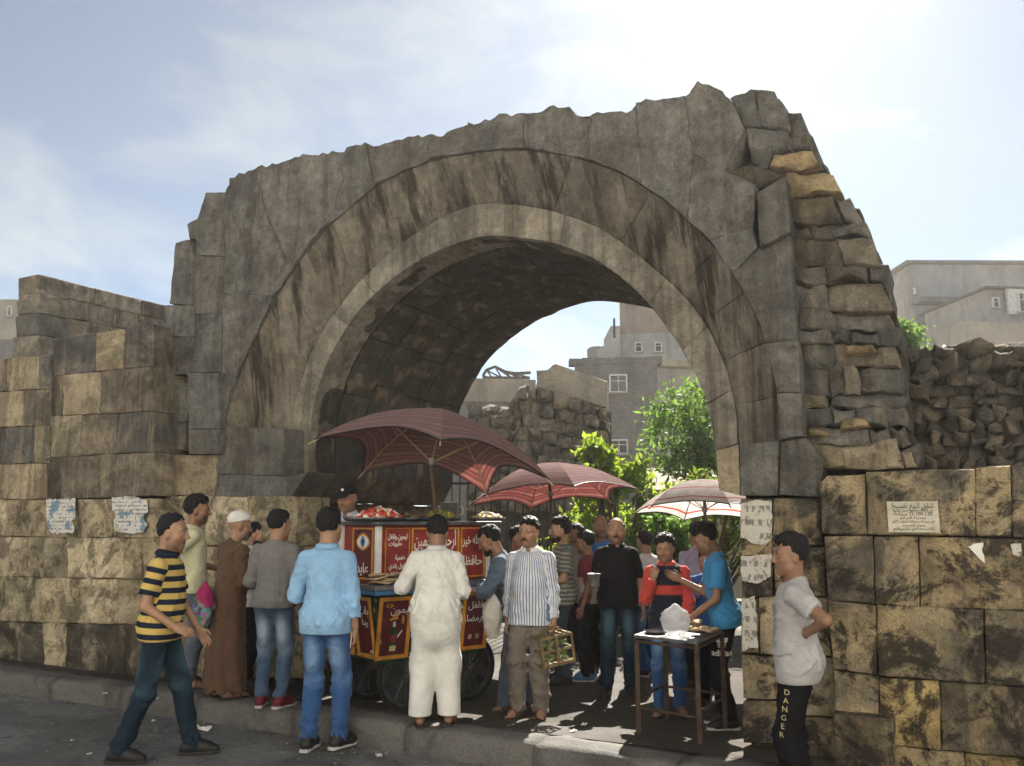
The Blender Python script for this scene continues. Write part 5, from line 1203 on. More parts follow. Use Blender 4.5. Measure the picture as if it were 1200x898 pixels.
# ------------------------------------------------------------------ cloth, skin, hair
def skin_mat():
    t = NT('skin'); a = t.n('Attribute', attribute_name='Col'); n = t.noise(t.coord(), 60, 3, .6)
    t.base(t.mix(1.0, a.outputs['Color'], t.ramp(n, [(.3, (.88, .86, .85)), (.7, (1.1, 1.1, 1.1))]), 'MULTIPLY'), .48, 0, .4)
    t.b.inputs['Subsurface Weight'].default_value = .10; t.b.inputs['Subsurface Radius'].default_value = (.012, .005, .003); return t.m
M_skin = skin_mat()
def cloth(name, c, kind='plain', c2=None, freq=12.0, duty=.5, rough=.85, c3=None):
    if name in _M: return _M[name]
    t = NT(name); co = t.coord(); base = (*c, 1)
    if kind == 'stripe':
        a = t.n('Attribute', attribute_name='st'); fr = t.math('FRACT', t.math('MULTIPLY', a.outputs['Fac'], freq)); m_ = t.ramp(fr, [(duty-.03, 0.0), (duty+.03, 1.0), (.97, 1.0), (1.0, 0.0)])
        base = t.mix(m_, c, c2)
    if kind == 'two': base = t.mix(t.n('Attribute', attribute_name='st').outputs['Fac'], c, c2)
    if kind == 'jeans':
        a = t.n('Attribute', attribute_name='st'); n = t.noise(co, 7, 5, .65); base = t.mix(t.ramp(t.math('MULTIPLY', a.outputs['Fac'], t.math('ADD', n, .55)), [(.15, 0.0), (.85, 1.0)]), c, c2)
    n = t.noise(co, 5, 5, .6); cc = t.mix(1.0, base, t.ramp(n, [(.3, (.82, .82, .82)), (.7, (1.12, 1.12, 1.12))]), 'MULTIPLY')
    n2 = t.noise(co, 160, 2, .5); cc = t.mix(1.0, cc, t.ramp(n2, [(.3, (.9, .9, .9)), (.7, (1.08, 1.08, 1.08))]), 'MULTIPLY')
    t.base(cc, rough, 0, .18); t.b.inputs['Sheen Weight'].default_value = .12 if max(c) > .05 else 0.0
    w = t.noise(t.mapv(co, (9, 9, 16)), 1.0, 4, .55, .6); t.bump(t.math('ADD', t.math('MULTIPLY', w, 1.0), t.math('MULTIPLY', n2, .05)), .42, .03); _M[name] = t.m; return t.m
M_hair = {'black': plain('hair_black', (.010, .009, .009), .5, var=.4, scale=60, bump=.8), 'grey': plain('hair_grey', (.20, .19, .18), .6, var=.4, scale=60, bump=.8), 'brown': plain('hair_dark_brown', (.022, .015, .011), .5, var=.4, scale=60, bump=.8)}
M_eye = plain('eye_white', (.62, .58, .54), .25, var=.05); M_iris = plain('eye_dark', (.012, .008, .006), .2, var=.05); M_lens = plain('dark_lens', (.02, .02, .022), .1, spec=.7); M_shoe = plain('shoe_black', (.018, .017, .017), .5); M_shoeb = plain('shoe_brown', (.07, .05, .035), .6); M_sole = plain('sole_pale', (.5, .48, .45), .8); M_soled = plain('sole_dark', (.03, .028, .026), .8)
def np_mesh(name, V_, Q, mat, parent, attrs=None, col_=None, k=1.0):
    me = bpy.data.meshes.new(name); V_ = V_*k; n = len(V_); me.vertices.add(n); me.vertices.foreach_set('co', V_.astype(np.float32).ravel())
    m = len(Q); me.loops.add(m*4); me.loops.foreach_set('vertex_index', Q.astype(np.int32).ravel()); me.polygons.add(m); me.polygons.foreach_set('loop_start', np.arange(0, m*4, 4, dtype=np.int32)); me.polygons.foreach_set('use_smooth', np.ones(m, bool)); me.update(calc_edges=True)
    if attrs is not None: a = me.attributes.new('st', 'FLOAT', 'POINT'); a.data.foreach_set('value', attrs.astype(np.float32))
    if col_ is not None: a = me.attributes.new('Col', 'FLOAT_COLOR', 'POINT'); a.data.foreach_set('color', np.concatenate([col_, np.ones((n, 1))], 1).astype(np.float32).ravel())
    return mesh_obj(name, me, mat, parent)
def seg_d(P, a, b):
    ba = b-a; t = np.clip(((P-a) @ ba)/max(1e-9, ba.dot(ba)), 0, 1); return np.linalg.norm(P-a-t[:, None]*ba, axis=1), t
SK = {'tan': (.36, .205, .125), 'brown': (.25, .135, .08), 'fair': (.43, .26, .17), 'olive': (.31, .18, .11)}
class Person:
    def __init__(s, label, base, H, rz, group='people round the cart', **o):
        s.o = o; s.k = H/1.778; s.hsc = 1.11; s.e = empty('person', base, rz, label, 'person', group); s.seed = o.get('seed', 1); s.skin = np.array(SK[o.get('skin', 'tan')]); g = o.get
        s.pel = np.array([g('sway', 0), g('hipy', 0), .955-g('crouch', 0)]); s.RT = rotm(g('twist', 0), g('lean', 0), g('roll', 0)); s.fat = g('fat', 1.0); s.belly = g('belly', 0.0)
        T = lambda x, y, z: s.pel+s.RT @ np.array([x, y, z], float); s.T = T; w = g('shw', .163)
        s.sh = {1: T(w, -.01, .432), -1: T(-w, -.01, .432)}; s.nk = T(0, -.012, .525); s.RH = rotm(g('hyaw', 0)+g('twist', 0), g('hpitch', .05)+g('lean', 0)*.35, g('hroll', 0)); s.hc = s.nk+s.RT @ np.array([0, .0, .03])+s.RH @ np.array([0, .028, .105])
        s.el, s.wr, s.fd = {}, {}, {}
        for sd, key in ((1, 'ra'), (-1, 'la')):
            ud, f_ = g(key, ((.10, -.06, -1), (.05, .16, -1))); ud = nrm((ud[0]*sd, ud[1], ud[2])); f_ = nrm((f_[0]*sd, f_[1], f_[2]))
            if g('arms_torso', False): ud, f_ = s.RT @ ud, s.RT @ f_
            s.el[sd] = s.sh[sd]+ud*.285; s.wr[sd] = s.el[sd]+f_*.25; s.fd[sd] = f_
        s.hip, s.kn, s.an, s.fy = {}, {}, {}, {}
        RP = rotm(g('twist', 0)*.4)
        for sd, key in ((1, 'rf'), (-1, 'lf')):
            ft = g(key, (.095*sd, 0.0, 0.0, .15*sd)); s.hip[sd] = s.pel+RP @ np.array([.088*sd, 0, -.035]); s.fy[sd] = -ft[3]
            s.kn[sd], s.an[sd] = ik(s.hip[sd], (ft[0], ft[1], ft[2]+.085), .43, .42, (-math.sin(s.fy[sd])*.3, 1, 0))
        s.build()
    # ---- garment pieces as fields
    def torso(s, F_, off=0.0, k=.05):
        f = s.fat; T, R = s.T, s.RT; b = s.belly
        F_.ell(T(0, 0, .02), (.148*f+off, .112*f+off, .13+off), R, k); F_.ell(T(0, .012+b*.6, .17), (.122*f+b*.5+off, .10*f+b+off, .16+off), R, k); F_.ell(T(0, .005, .335), (.140*f+off, .106*f+off, .175+off), R, k)
        F_.cone(T(-.11, -.012, .434), T(.11, -.012, .434), .054+off*.7, .054+off*.7, k); F_.ell(T(0, -.045*f, -.03), (.125*f+off, .082+off, .09+off), R, k)
        for sd in (1, -1): F_.cone(T(0, -.02, .512), T(.118*sd, -.014, .442), .046+off*.5, .044+off*.5, .03)
    def arm(s, F_, sd, o0=0.0, o1=0.0, upto=2.0, k=.03):
        a, b, c = s.sh[sd], s.el[sd], s.wr[sd]; q = .96+.04*s.fat
        if upto <= 1: e = a+(b-a)*upto; F_.cone(a, e, .054*q+o0, (.054-.013*upto)*q+o1, k); return e, nrm(b-a)
        F_.cone(a, b, .054*q+o0, .041*q+o0, k); t = upto-1; e = b+(c-b)*t; F_.cone(b, e, .041*q+o0, (.041-.013*t)*q+o1, .02); return e, nrm(c-b)
    def leg(s, F_, sd, o0=0.0, o1=0.0, upto=2.0, k=.03):
        a, b, c = s.hip[sd], s.kn[sd], s.an[sd]; q = .9+.1*s.fat
        F_.cone(a, b, .080*q+o0, .050*q+(o0+o1)*.5, k); e = b+(c-b)*(upto-1); F_.cone(b, e, .054*q+(o0+o1)*.5, .036*q+o1, .02); return e
    def folds(s, amp, sc=(7, 7, 15), thr=0.0):
        sd = s.seed*7.3
        def fn(x, y, z):
            cx = x-s.pel[0]; a = .55*vnoise(x*2+sd, y*2, z*2.2); d1 = (z*1.0+np.abs(cx)*.9+y*.35); d2 = (np.abs(cx)+y*.7-z*.55)
            n1 = vnoise(d1*15+a*5, d2*4+sd, y*3); n2 = vnoise(d2*17+a*4+sd, d1*4.5, y*4+7); n3 = vnoise(x*24+sd, y*24, z*24)
            cr = lambda q: (1-np.minimum(1, np.abs(q)*2.6))**1.5
            return -amp*(1.15*cr(n1)+.8*cr(n2)+.15*n3)+amp*.45
        return fn
    def stripes(s, V_, mode):
        d = {}; Tz = (V_-s.pel) @ s.RT; dt = np.sqrt((Tz[:, 0]/.17)**2+(Tz[:, 1]/.12)**2)-1
        st = Tz[:, 2].copy() if mode == 'h' else np.arctan2(Tz[:, 0], Tz[:, 1]*1.2)*.165
        for sd in (1, -1):
            d1, t1 = seg_d(V_, s.sh[sd], s.el[sd]); d2, t2 = seg_d(V_, s.el[sd], s.wr[sd]); d2 = d2 if s.longsl else d2+9; m = (np.minimum(d1, d2)-.072) < dt*.12
            al = np.where(d1 < d2, .455-t1*.285, .17-t2*.25)
            if mode == 'v':
                ax = nrm(s.el[sd]-s.sh[sd]); u = nrm(np.cross(ax, (0, 1, .01))); w = np.cross(ax, u); c = np.where((d1 < d2)[:, None], s.sh[sd]+(s.el[sd]-s.sh[sd])*t1[:, None], s.el[sd]+(s.wr[sd]-s.el[sd])*t2[:, None]); q = V_-c; al = np.arctan2(q @ u, q @ w)*.06
            st = np.where(m, al, st)
        return st
    def paint(s, V_, fn):
        L_ = (V_-s.pel) @ s.RT; da = np.full(len(V_), 9.0)
        for sd in (1, -1):
            for a, b in ((s.sh[sd], s.el[sd]), (s.el[sd], s.wr[sd])): da = np.minimum(da, seg_d(V_, a, b)[0])
        return fn(L_[:, 0], L_[:, 1], L_[:, 2], (da < .075) & (np.abs(L_[:, 0]) > .13) | (da < .055)).astype(float)
    def build(s):
        g = s.o.get; k = s.k; E = s.e; top, bot = g('top', {}), g('bot', {}); h = g('h', .0115)
        allp = np.array([s.pel, s.nk, s.hc]+list(s.sh.values())+list(s.el.values())+list(s.wr.values())+list(s.kn.values())+list(s.an.values()))
        lo, hi = allp.min(0)-.2, allp.max(0)+.2; lo[2] = max(lo[2], -.02)
        # --- body (coarse under the clothes), neck
        F_ = Fd(lo, hi, .017); s.torso(F_, -.012)
        for sd in (1, -1): s.arm(F_, sd, -.003, 0); s.leg(F_, sd, -.008, -.002)
        F_.cone(s.nk-s.RT @ np.array([0, 0, .06]), s.hc-s.RH @ np.array([0, .03, .05]), .056*s.fat**.5, .053*s.fat**.5, .03)
        V0, Q0 = F_.mesh(); C0 = np.tile(s.skin, (len(V0), 1))
        parts = [(V0, Q0, C0)]; parts.append(s.head()); 
        for sd in (1, -1):
            if not g('nohand%d' % sd, False): parts.append(s.hand(sd))
        if bot.get('shoe') == 'sandal':
            for sd in (1, -1): parts.append(s.foot_skin(sd))
        V_ = np.concatenate([p[0] for p in parts]); off = np.cumsum([0]+[len(p[0]) for p in parts]); Q = np.concatenate([p[1]+off[i] for i, p in enumerate(parts)]); C = np.concatenate([p[2] for p in parts])
        s.body = np_mesh('body', V_, Q, M_skin, E, None, C, k)
        # --- trousers
        if bot.get('mat'):
            b2 = s.pel[2]+.12; F_ = Fd((lo[0], lo[1], 0), (hi[0], hi[1], b2+.06), h); o0, o1 = bot.get('o', (.016, .03)); up = bot.get('len', 1.97)
            f = s.fat; R = s.RT; F_.ell(s.T(0, 0, .02), (.148*f+.006, .112*f+.006, .13), R, .04); F_.ell(s.T(0, -.045*f, -.03), (.125*f+.008, .082+.010, .09), R, .04)
            for sd in (1, -1): s.leg(F_, sd, o0, o1, up, .045)
            F_.cut(s.T(0, 0, .10), s.RT @ np.array([0, 0, 1.0])); F_.cut((0, 0, .035 if bot.get('shoe') != 'sandal' else .05), (0, 0, -1)); am = bot.get('fold', .010)
            def fn(x, y, z, am=am): base = s.folds(am, (8, 8, 17))(x, y, z); return base*(.45+1.1*np.exp(-((z-.48)/.12)**2)+1.4*np.exp(-((z-.12)/.12)**2)+.7*np.exp(-((z-.86)/.10)**2))
            F_.warp(fn); V_, Q = F_.mesh(); wear = np.zeros(len(V_))
            if bot.get('jeans'):
                for sd in (1, -1):
                    for a, b, wd in ((s.hip[sd], s.kn[sd], 1),): d, t = seg_d(V_, a+np.array([0, 0, 0]), b); wear = np.maximum(wear, np.exp(-((t-.55)/.32)**2)*np.exp(-(((V_[:, 0]-(a[0]+(b[0]-a[0])*t))/.06)**2)))
                wear = np.maximum(wear, .35*np.exp(-((V_[:, 2]-.5)/.08)**2))
            s.trs = np_mesh('trousers', V_, Q, bot['mat'], E, wear, None, k)
        # --- shirt, robe
        if top.get('mat'):
            hem = top.get('hem', -.13); o = top.get('off', .016)*.65; s.longsl = not isinstance(top.get('sleeve', 2.0), dict) and top.get('sleeve', 2.0) > 1; F_ = Fd((lo[0], lo[1], 0.0 if top.get('robe') else max(0, s.pel[2]+hem-.25)), (hi[0], hi[1], s.nk[2]+.12), h)
            s.torso(F_, o, .06); f = s.fat; up = top.get('sleeve', 2.0); so = [q*.75 for q in top.get('so', (.016, .02))]
            if not top.get('robe'):
                F_.ell(s.T(0, 0, .02), (.148*f+.020, .112*f+.020, .13), s.RT, .04); F_.ell(s.T(0, -.045*f, -.03), (.125*f+.018, .082+.022, .10), s.RT, .04)
                o0_ = bot.get('o', (.016, .03))[0] if bot else .01
                for sd in (1, -1): F_.cone(s.hip[sd], s.hip[sd]+(s.kn[sd]-s.hip[sd])*.35, .080*(.9+.1*f)+o0_+.013, .072*(.9+.1*f)+o0_+.013, .05)
                F_.cone(s.T(0, .01+s.belly*.5, .22), s.T(0, s.belly*.35, hem), .126*f+o+s.belly*.5, .143*f+o*.8+s.belly*.3+top.get('flare', .0), .05, sq=(s.RT[:, 1], .74+s.belly*1.6))
            else:
                rb = top['robe']; hz = rb.get('hem', .07); mid = (s.an[1]+s.an[-1])/2
                if rb.get('legs'):
                    for sd in (1, -1): F_.cone(s.hip[sd], s.kn[sd], .115, .105, .10); F_.cone(s.kn[sd], s.an[sd]+np.array([0, 0, hz-.085]), .105, .098, .07)
                    F_.cone(s.T(0, .0, .2), s.T(0, 0, -.12), .165*f, .185*f, .06, sq=(s.RT[:, 1], .74))
                else: F_.cone(s.T(0, .0, .15), s.T(0, 0, -.1), .165*f, .18*f, .06, sq=(s.RT[:, 1], .78)); F_.cone(s.T(0, 0, -.08), np.array([mid[0], mid[1], hz-.02]), .185*f, rb.get('r', .235), .05, sq=((0, 1, 0), .82))
            if top.get('robe'): F_.cut((0, 0, top['robe'].get('hem', .07)), (0, 0, -1))
            else: F_.cut(s.T(0, 0, hem), s.RT @ np.array([0, 0, -1.0]))
            for sd in (1, -1):
                G = Fd(F_.lo, F_.lo+h*(F_.n-1), h); G.n = F_.n; G.F = np.full(F_.n, .25); G.ax = F_.ax
                e, d = s.arm(G, sd, so[0], so[1], up if not isinstance(up, dict) else up[sd], .02); q = G.sub(e-.13, e+.13)
                if q is not None:
                    sl, (X, Y, Z) = q; dd = (X-e[0])*d[0]+(Y-e[1])*d[1]+(Z-e[2])*d[2]; near = (((X-e[0])**2+(Y-e[1])**2+(Z-e[2])**2) < .12**2) & (dd > -.05); G.F[sl] = np.where(near, np.maximum(G.F[sl], dd), G.F[sl])
                kk = .014; hh = np.clip(.5+.5*(F_.F-G.F)/kk, 0, 1); F_.F = F_.F+(G.F-F_.F)*hh-kk*hh*(1-hh)
            F_.cone(s.nk+s.RT @ np.array([0, .012, -.035 if not top.get('vneck') else -.05]), s.hc, .056, .07, .0, 'cut')
            am = top.get('fold', .011)*1.25; rb = top.get('robe')
            def fn(x, y, z):
                base = s.folds(am)(x, y, z)
                if rb and not rb.get('legs'):
                    th = np.arctan2(x-s.pel[0], y-s.pel[1]); w = np.clip((s.pel[2]-z)/.8, 0, 1); fo = np.cos(th*rb.get('n', 9)+2.2*vnoise(th*1.5+s.seed, z*2, z*0+s.seed))*.018*w; return base*(1-.6*w)-fo
                zz = z-(s.pel[2]); return base*(.55+.45*np.exp(-((zz-.05)/.10)**2))*np.clip((zz-hem)/.06, .15, 1)
            F_.warp(fn); V_, Q = F_.mesh(); st = s.stripes(V_, top['stripe']) if top.get('stripe') else (s.paint(V_, top['paint']) if top.get('paint') else None)
            s.shirt = np_mesh(top.get('name', 'shirt'), V_, Q, top['mat'], E, st, None, k)
            if top.get('collar'): s.collar(top)
        if bot.get('shoe'): 
            for sd in (1, -1): s.shoe(sd, bot['shoe'])
        s.hairs()
    def collar(s, top):
        n = 26; m = MB(); R = s.RT; c = s.nk+R @ np.array([0, .004, -.012]); v = []
        for j, (r, z) in enumerate(((.066, .0), (.064, .034), (.067, .042), (.086, .026), (.096, .0))):
            for i in range(n): a = math.pi/2+.25+(2*math.pi-.5)*i/(n-1); v.append((c+R @ np.array([r*math.cos(a)*1.02, r*math.sin(a)*.98+.002, z-.016*max(0, math.sin(a))]))*s.k)
        m.add(v, [(j*n+i, j*n+i+1, (j+1)*n+i+1, (j+1)*n+i) for j in range(4) for i in range(n-1)]); m.build('collar', top['mat'], s.e, True, False)
    # ---- head, hands, feet
    def hs_(s, V_): return s.nk+(V_-s.nk)*s.hsc
    def head(s):
        R, c = s.RH, s.hc; P = lambda x, y, z: c+R @ np.array([x, y, z], float); F_ = Fd(c-.17, c+.17, .0062); g = s.o.get; fw = g('face', 1.0)
        F_.ell(P(0, -.014, .034), (.073, .093, .084), R, .02); F_.ell(P(0, .028, -.030), (.063*fw, .062, .082), R, .03); F_.cone(P(-.038*fw, .022, -.070), P(.038*fw, .022, -.070), .031, .031, .03); F_.ell(P(0, .066, -.094), (.024*fw, .020, .018), R, .02)
        F_.cone(P(-.036, .064, .027), P(.036, .064, .027), .019, .019, .016); F_.cone(P(0, .080, .020), P(0, .106, -.024), .009, .0125, .012); F_.ell(P(.011, .094, -.030), (.009, .010, .008), R, .008); F_.ell(P(-.011, .094, -.030), (.009, .010, .008), R, .008)
        for sd in (1, -1):
            F_.ell(P(.031*sd, .093, .007), (.017, .014, .012), R, .012, 'cut'); F_.ell(P(.031*sd, .072, .006), (.0145, .0135, .012), R, .004); F_.ell(P(.046*sd*fw, .052, -.022), (.02, .022, .02), R, .02)
            F_.ell(P(.074*sd, -.008, -.006), (.010, .024, .034), R @ rotm(.35*sd), .008)
        F_.cone(P(-.016, .079, -.0575), P(.016, .079, -.0575), .0075, .0075, .006); F_.cone(P(-.013, .078, -.069), P(.013, .078, -.069), .008, .008, .006)
        F_.cone(P(0, -.022, -.055), s.nk-s.RT @ np.array([0, 0, .05]), .052*s.fat**.5, .058*s.fat**.5, .035)
        V_, Q = F_.mesh(); L_ = (V_-c) @ R; C = np.tile(s.skin, (len(V_), 1)); x, y, z = L_.T; V_ = s.hs_(V_)
        lip = np.exp(-((z+.063)/.010)**2-(x/.022)**2)*(y > .06); C = C*(1-lip[:, None]*.6)+np.array((.24, .075, .06))*(lip[:, None]*.6); ml = np.exp(-((z+.0632)/.0035)**2-(x/.022)**4)*(y > .06); C = C*(1-ml[:, None]*.6)
        st = g('stubble', .35); bd = np.clip((-.022-z)/.03, 0, 1)*(y > -.02)*np.clip((z+.125)/.02, 0, 1); bd = bd*np.clip(np.abs(x)/.03+(z < -.075)+(z > -.055)*(np.abs(x) < .03)*.8, 0, 1); C = C*(1-bd[:, None]*st*.75)
        soc = np.exp(-((np.abs(x)-.031)/.016)**2-((z-.010)/.012)**2)*(y > .05); C = C*(1-soc[:, None]*.30); ch = np.exp(-((np.abs(x)-.04)/.02)**2-((z+.025)/.02)**2)*(y > .03); C = C*(1+ch[:, None]*np.array((.12, -.02, -.04)))
        return V_, Q, C
    def hand(s, sd):
        g = s.o.get; key = 'rh' if sd == 1 else 'lh'; hd, pn, curl, spread = g(key, (None, None, .35, 0.0)); w = s.wr[sd]; d = nrm(hd) if hd is not None else s.fd[sd]
        if hd is not None: d = nrm((hd[0]*sd, hd[1], hd[2]))
        n = np.array([-sd, 0, 0], float) if pn is None else np.array([pn[0]*sd, pn[1], pn[2]], float); n = n-d*n.dot(d); n = nrm(n) if np.linalg.norm(n) > .05 else nrm(np.cross(d, (0, 1, .1)))
        l = nrm(np.cross(d, n))*sd; c = w+d*.09; F_ = Fd(c-.125, c+.125, .0058); B = np.stack([l, n, d], 1)
        F_.cone(w-d*.03, w+d*.03, .027, .026, .02, sq=(n, .8)); F_.ell(w+d*.055, (.039, .016, .05), B, .02); F_.ell(w+d*.035+l*.022+n*.006, (.016, .015, .03), B, .015)
        for i, (lo_, ln) in enumerate(((.029, .070), (.010, .078), (-.010, .072), (-.028, .056))):
            p = w+d*(.092-.005*abs(i-1))+l*lo_; a = curl*(.6+.12*i)
            for sg, (fr, r0, r1) in enumerate(((.45, .0095, .0085), (.30, .0085, .0078), (.25, .0078, .0066))):
                dd = d*math.cos(a)+n*math.sin(a)+l*(lo_*spread*6); q = p+nrm(dd)*ln*fr; F_.cone(p, q, r0, r1, .004); p = q; a += curl*1.15
        p = w+d*.028+l*.030; dd = nrm(d*.75+l*.62+n*(.25+curl*.3)); q = p+dd*.038; F_.cone(p, q, .013, .0105, .01); dd = nrm(d*.95+l*(.25-curl*.3)+n*(.3+curl*.5)); F_.cone(q, q+dd*.032, .0100, .0082, .004)
        V_, Q = F_.mesh(); s.palm = getattr(s, 'palm', {}); s.palm[sd] = (w+d*.075+n*.025, d, n, l); return V_, Q, np.tile(s.skin*.96, (len(V_), 1))
    def ftf(s, sd): a = s.fy[sd]; f = np.array([-math.sin(a), math.cos(a), 0]); r = np.array([math.cos(a), math.sin(a), 0]); o = s.an[sd].copy(); o[2] -= .085; return o, r, f
    def foot_field(s, sd, off=0.0, h=.008):
        o, r, f = s.ftf(sd); u = np.array([0, 0, 1.0]); c = o+f*.06+u*.06; F_ = Fd(c-np.array([.2, .2, .09]), c+np.array([.2, .2, .12]), h); P = lambda x, y, z: o+r*x+f*y+u*z
        F_.cone(P(0, -.045, .045), P(.004*sd, .11, .036), .036+off, .038+off, .03); F_.cone(P(.004*sd, .11, .034), P(.0, .165, .028), .040+off, .026+off, .03); F_.cone(P(0, -.015, .06), P(0, -.0, .16), .042+off, .036+off, .03); F_.cone(P(0, .0, .10), P(0, .09, .05), .034+off, .03+off, .03); return F_, P
    def foot_skin(s, sd):
        F_, P = s.foot_field(sd, -.006, .0065)
        for i in range(5): x = (-.026+.013*i)*sd; F_.cone(P(-x, .15-.004*i*i*.4, .026), P(-x*1.1, .185-.012*i, .022), .0095, .0085, .008)
        F_.cut(P(0, 0, .015), (0, 0, -1)); V_, Q = F_.mesh(); return V_, Q, np.tile(s.skin*.85, (len(V_), 1))
    def shoe(s, sd, kind):
        o, r, f = s.ftf(sd); k = s.k; u = np.array([0, 0, 1.0]); out = [(.030, -.085), (.038, -.05), (.034, .02), (.046, .10), (.043, .15), (.022, .20), (0, .205), (-.026, .195), (-.042, .15), (-.045, .10), (-.035, .02), (-.038, -.05), (-.030, -.085), (0, -.095)]
        P = lambda x, y, z: o+r*x+f*y+u*z; n = len(out); m = MB(); e = .9 if kind == 'sandal' else 1.0; zt0 = .022
        v = [P(x*1.02, y*e, 0)*k for x, y in out]+[P(x*1.04, y*e, zt0*.6)*k for x, y in out]+[P(x, y*e, zt0)*k for x, y in out]; m.add(v, [tuple(range(n))[::-1], tuple(range(2*n, 3*n))]+[(j*n+i, j*n+(i+1) % n, (j+1)*n+(i+1) % n, (j+1)*n+i) for j in range(2) for i in range(n)])
        if kind == 'sandal':
            so = m.build('sandal', M_soled, s.e)
            for y, w, zz in ((.11, .050, .062), (.03, .045, .078)):
                m = MB(); pts = [P(w*math.cos(a), y*e+.0, .015+zz*math.sin(a))*k for a in [math.pi*i/10 for i in range(11)]]; m.tube(pts, .008*k, 5); m.build('strap', M_shoeb if kind == 'sandal' else M_shoe, so)
            return
        F_, P_ = s.foot_field(sd, .006); F_.cut(P_(0, 0, .012), (0, 0, -1)); F_.cut(P_(0, 0, .115 if kind != 'boot' else .15), (0, 0, 1)); V_, Q = F_.mesh(); mt = s.o.get('bot').get('shoemat', M_shoe); sh = np_mesh('shoe', V_, Q, mt, s.e, None, None, k); so = m.build('sole', M_sole if kind == 'sneaker' else M_soled, sh)
    def hairs(s):
        g = s.o.get; R, c, k = s.RH, s.hc, s.k; P = lambda x, y, z: c+R @ np.array([x, y, z], float); PS = lambda x, y, z: s.hs_(P(x, y, z)); style = g('hair', 'short'); mt = M_hair[g('haircol', 'black')]; sd0 = s.seed*3.3
        if style in ('short', 'full', 'receding', 'ring', 'bun'):
            F_ = Fd(c-.17, c+.17, .0065); th = g('hairth', {'short': .011, 'full': .020, 'receding': .009, 'ring': .010, 'bun': .02}[style])
            F_.ell(P(0, -.016, .036), (.073, .094, .085), R, .0)
            gx = F_.ax[0][:, None, None]-c[0]; gy = F_.ax[1][None, :, None]-c[1]; gz = F_.ax[2][None, None, :]-c[2]; lx, ly, lz = (gx*R[0, i]+gy*R[1, i]+gz*R[2, i] for i in range(3))
            # hairline: forehead, temples, nape
            fr = {'short': .070, 'full': .068, 'receding': .088, 'ring': .2, 'bun': .06}[style]; line = np.where(ly > .02, fr-(np.abs(lx) > .045)*.012, np.where(ly > -.035, .006+np.clip((ly-.0)*1.2, -.02, .02), -.055)); line = np.where((ly <= .02) & (ly > -.035), np.minimum(line+np.clip((ly+.01)*1.5, 0, .06), fr), line)
            line = line+.014*vnoise(lx*70+sd0, ly*70+0*lx, lz*40+0*lx)
            F_.F = F_.F-(.003+th*np.clip((lz-line)/.045, 0, 1)*np.clip(.55+lz*6, .5, 1.25)); F_.F = np.maximum(F_.F, (line-lz)*.8)
            if style == 'receding': F_.F = np.maximum(F_.F, -(np.sqrt((lx/.05)**2+((ly-.085)/.05)**2+((lz-.10)/.05)**2)-1)*.04)
            if style == 'ring': F_.F = np.maximum(F_.F, (lz-.06))
            am = g('hairam', .0065); F_.warp(lambda x, y, z: am*(vnoise(x*45+sd0, y*45, z*45)+.8*vnoise(x*90, y*90+sd0, z*60))); V_, Q = F_.mesh()
            if len(V_): np_mesh('hair', s.hs_(V_), Q, mt, s.e, None, None, k)
        if g('beard'):
            F_ = Fd(c-.16, c+.16, .0062); th = g('beard'); F_.ell(P(0, .028, -.030), (.060, .064+th*.5, .084+th), R, .0); F_.cone(P(-.036, .022, -.072), P(.036, .022, -.072), .032+th, .032+th, .02); F_.ell(P(0, .068, -.094), (.028+th, .022+th, .022+th), R, .02)
            gx = F_.ax[0][:, None, None]-c[0]; gy = F_.ax[1][None, :, None]-c[1]; gz = F_.ax[2][None, None, :]-c[2]; lx, ly, lz = (gx*R[0, i]+gy*R[1, i]+gz*R[2, i] for i in range(3)); F_.F = np.maximum(F_.F, lz-(-.045-np.clip((.06-np.abs(lx))*.6, 0, .04)*(ly > .03)+np.clip((.02-ly)*1.2, 0, .05))); F_.F = np.maximum(F_.F, -.03-ly)
            F_.F = np.maximum(F_.F, -(np.sqrt((lx/.026)**2+((ly-.09)/.03)**2+((lz+.064)/.012)**2)-1)*.012); F_.warp(lambda x, y, z: .004*vnoise(x*80, y*80, z*80)); V_, Q = F_.mesh()
            if len(V_): np_mesh('beard', s.hs_(V_), Q, mt, s.e, None, None, k)
        if g('moustache'):
            w = g('moustache'); F_ = Fd(P(0, .085, -.048)-.05, P(0, .085, -.048)+.05, .0042); 
            for q in (1, -1): F_.cone(P(.003*q, .0895, -.0465), P(w*q*1.15, .0775, -.0575), .0078, .0065, .006)
            V_, Q = F_.mesh(); np_mesh('moustache', s.hs_(V_), Q, mt, s.e, None, None, k)
        for q in (1, -1):
            m = MB(); m.tube([PS(.013*q, .0850, .0310)*k, PS(.030*q, .0825, .0330)*k, PS(.048*q, .067, .0275)*k], [.0030*k, .0040*k, .0020*k], 6); m.build('eyebrow', M_hair['black'] if g('haircol') != 'grey' else M_hair['grey'], s.e, True)
            if not g('shades'):
                m = MB(); m.tube([PS(.0215*q, .0828, .006)*k, PS(.031*q, .0856, .0066)*k, PS(.0405*q, .0815, .0055)*k], [.0016*k, .0045*k, .0016*k], 8); ey = m.build('eye', M_eye, s.e, True)
                m = MB(); m.lathe([(.0001, .001), (.0046*k, .0005), (.0046*k, -.003)], 10, PS(.031*q, .0902, .0060)*k, Matrix([list(r) for r in (R @ np.array([[1, 0, 0], [0, 0, 1], [0, -1, 0]], float))])); m.build('iris', M_iris, ey, True)
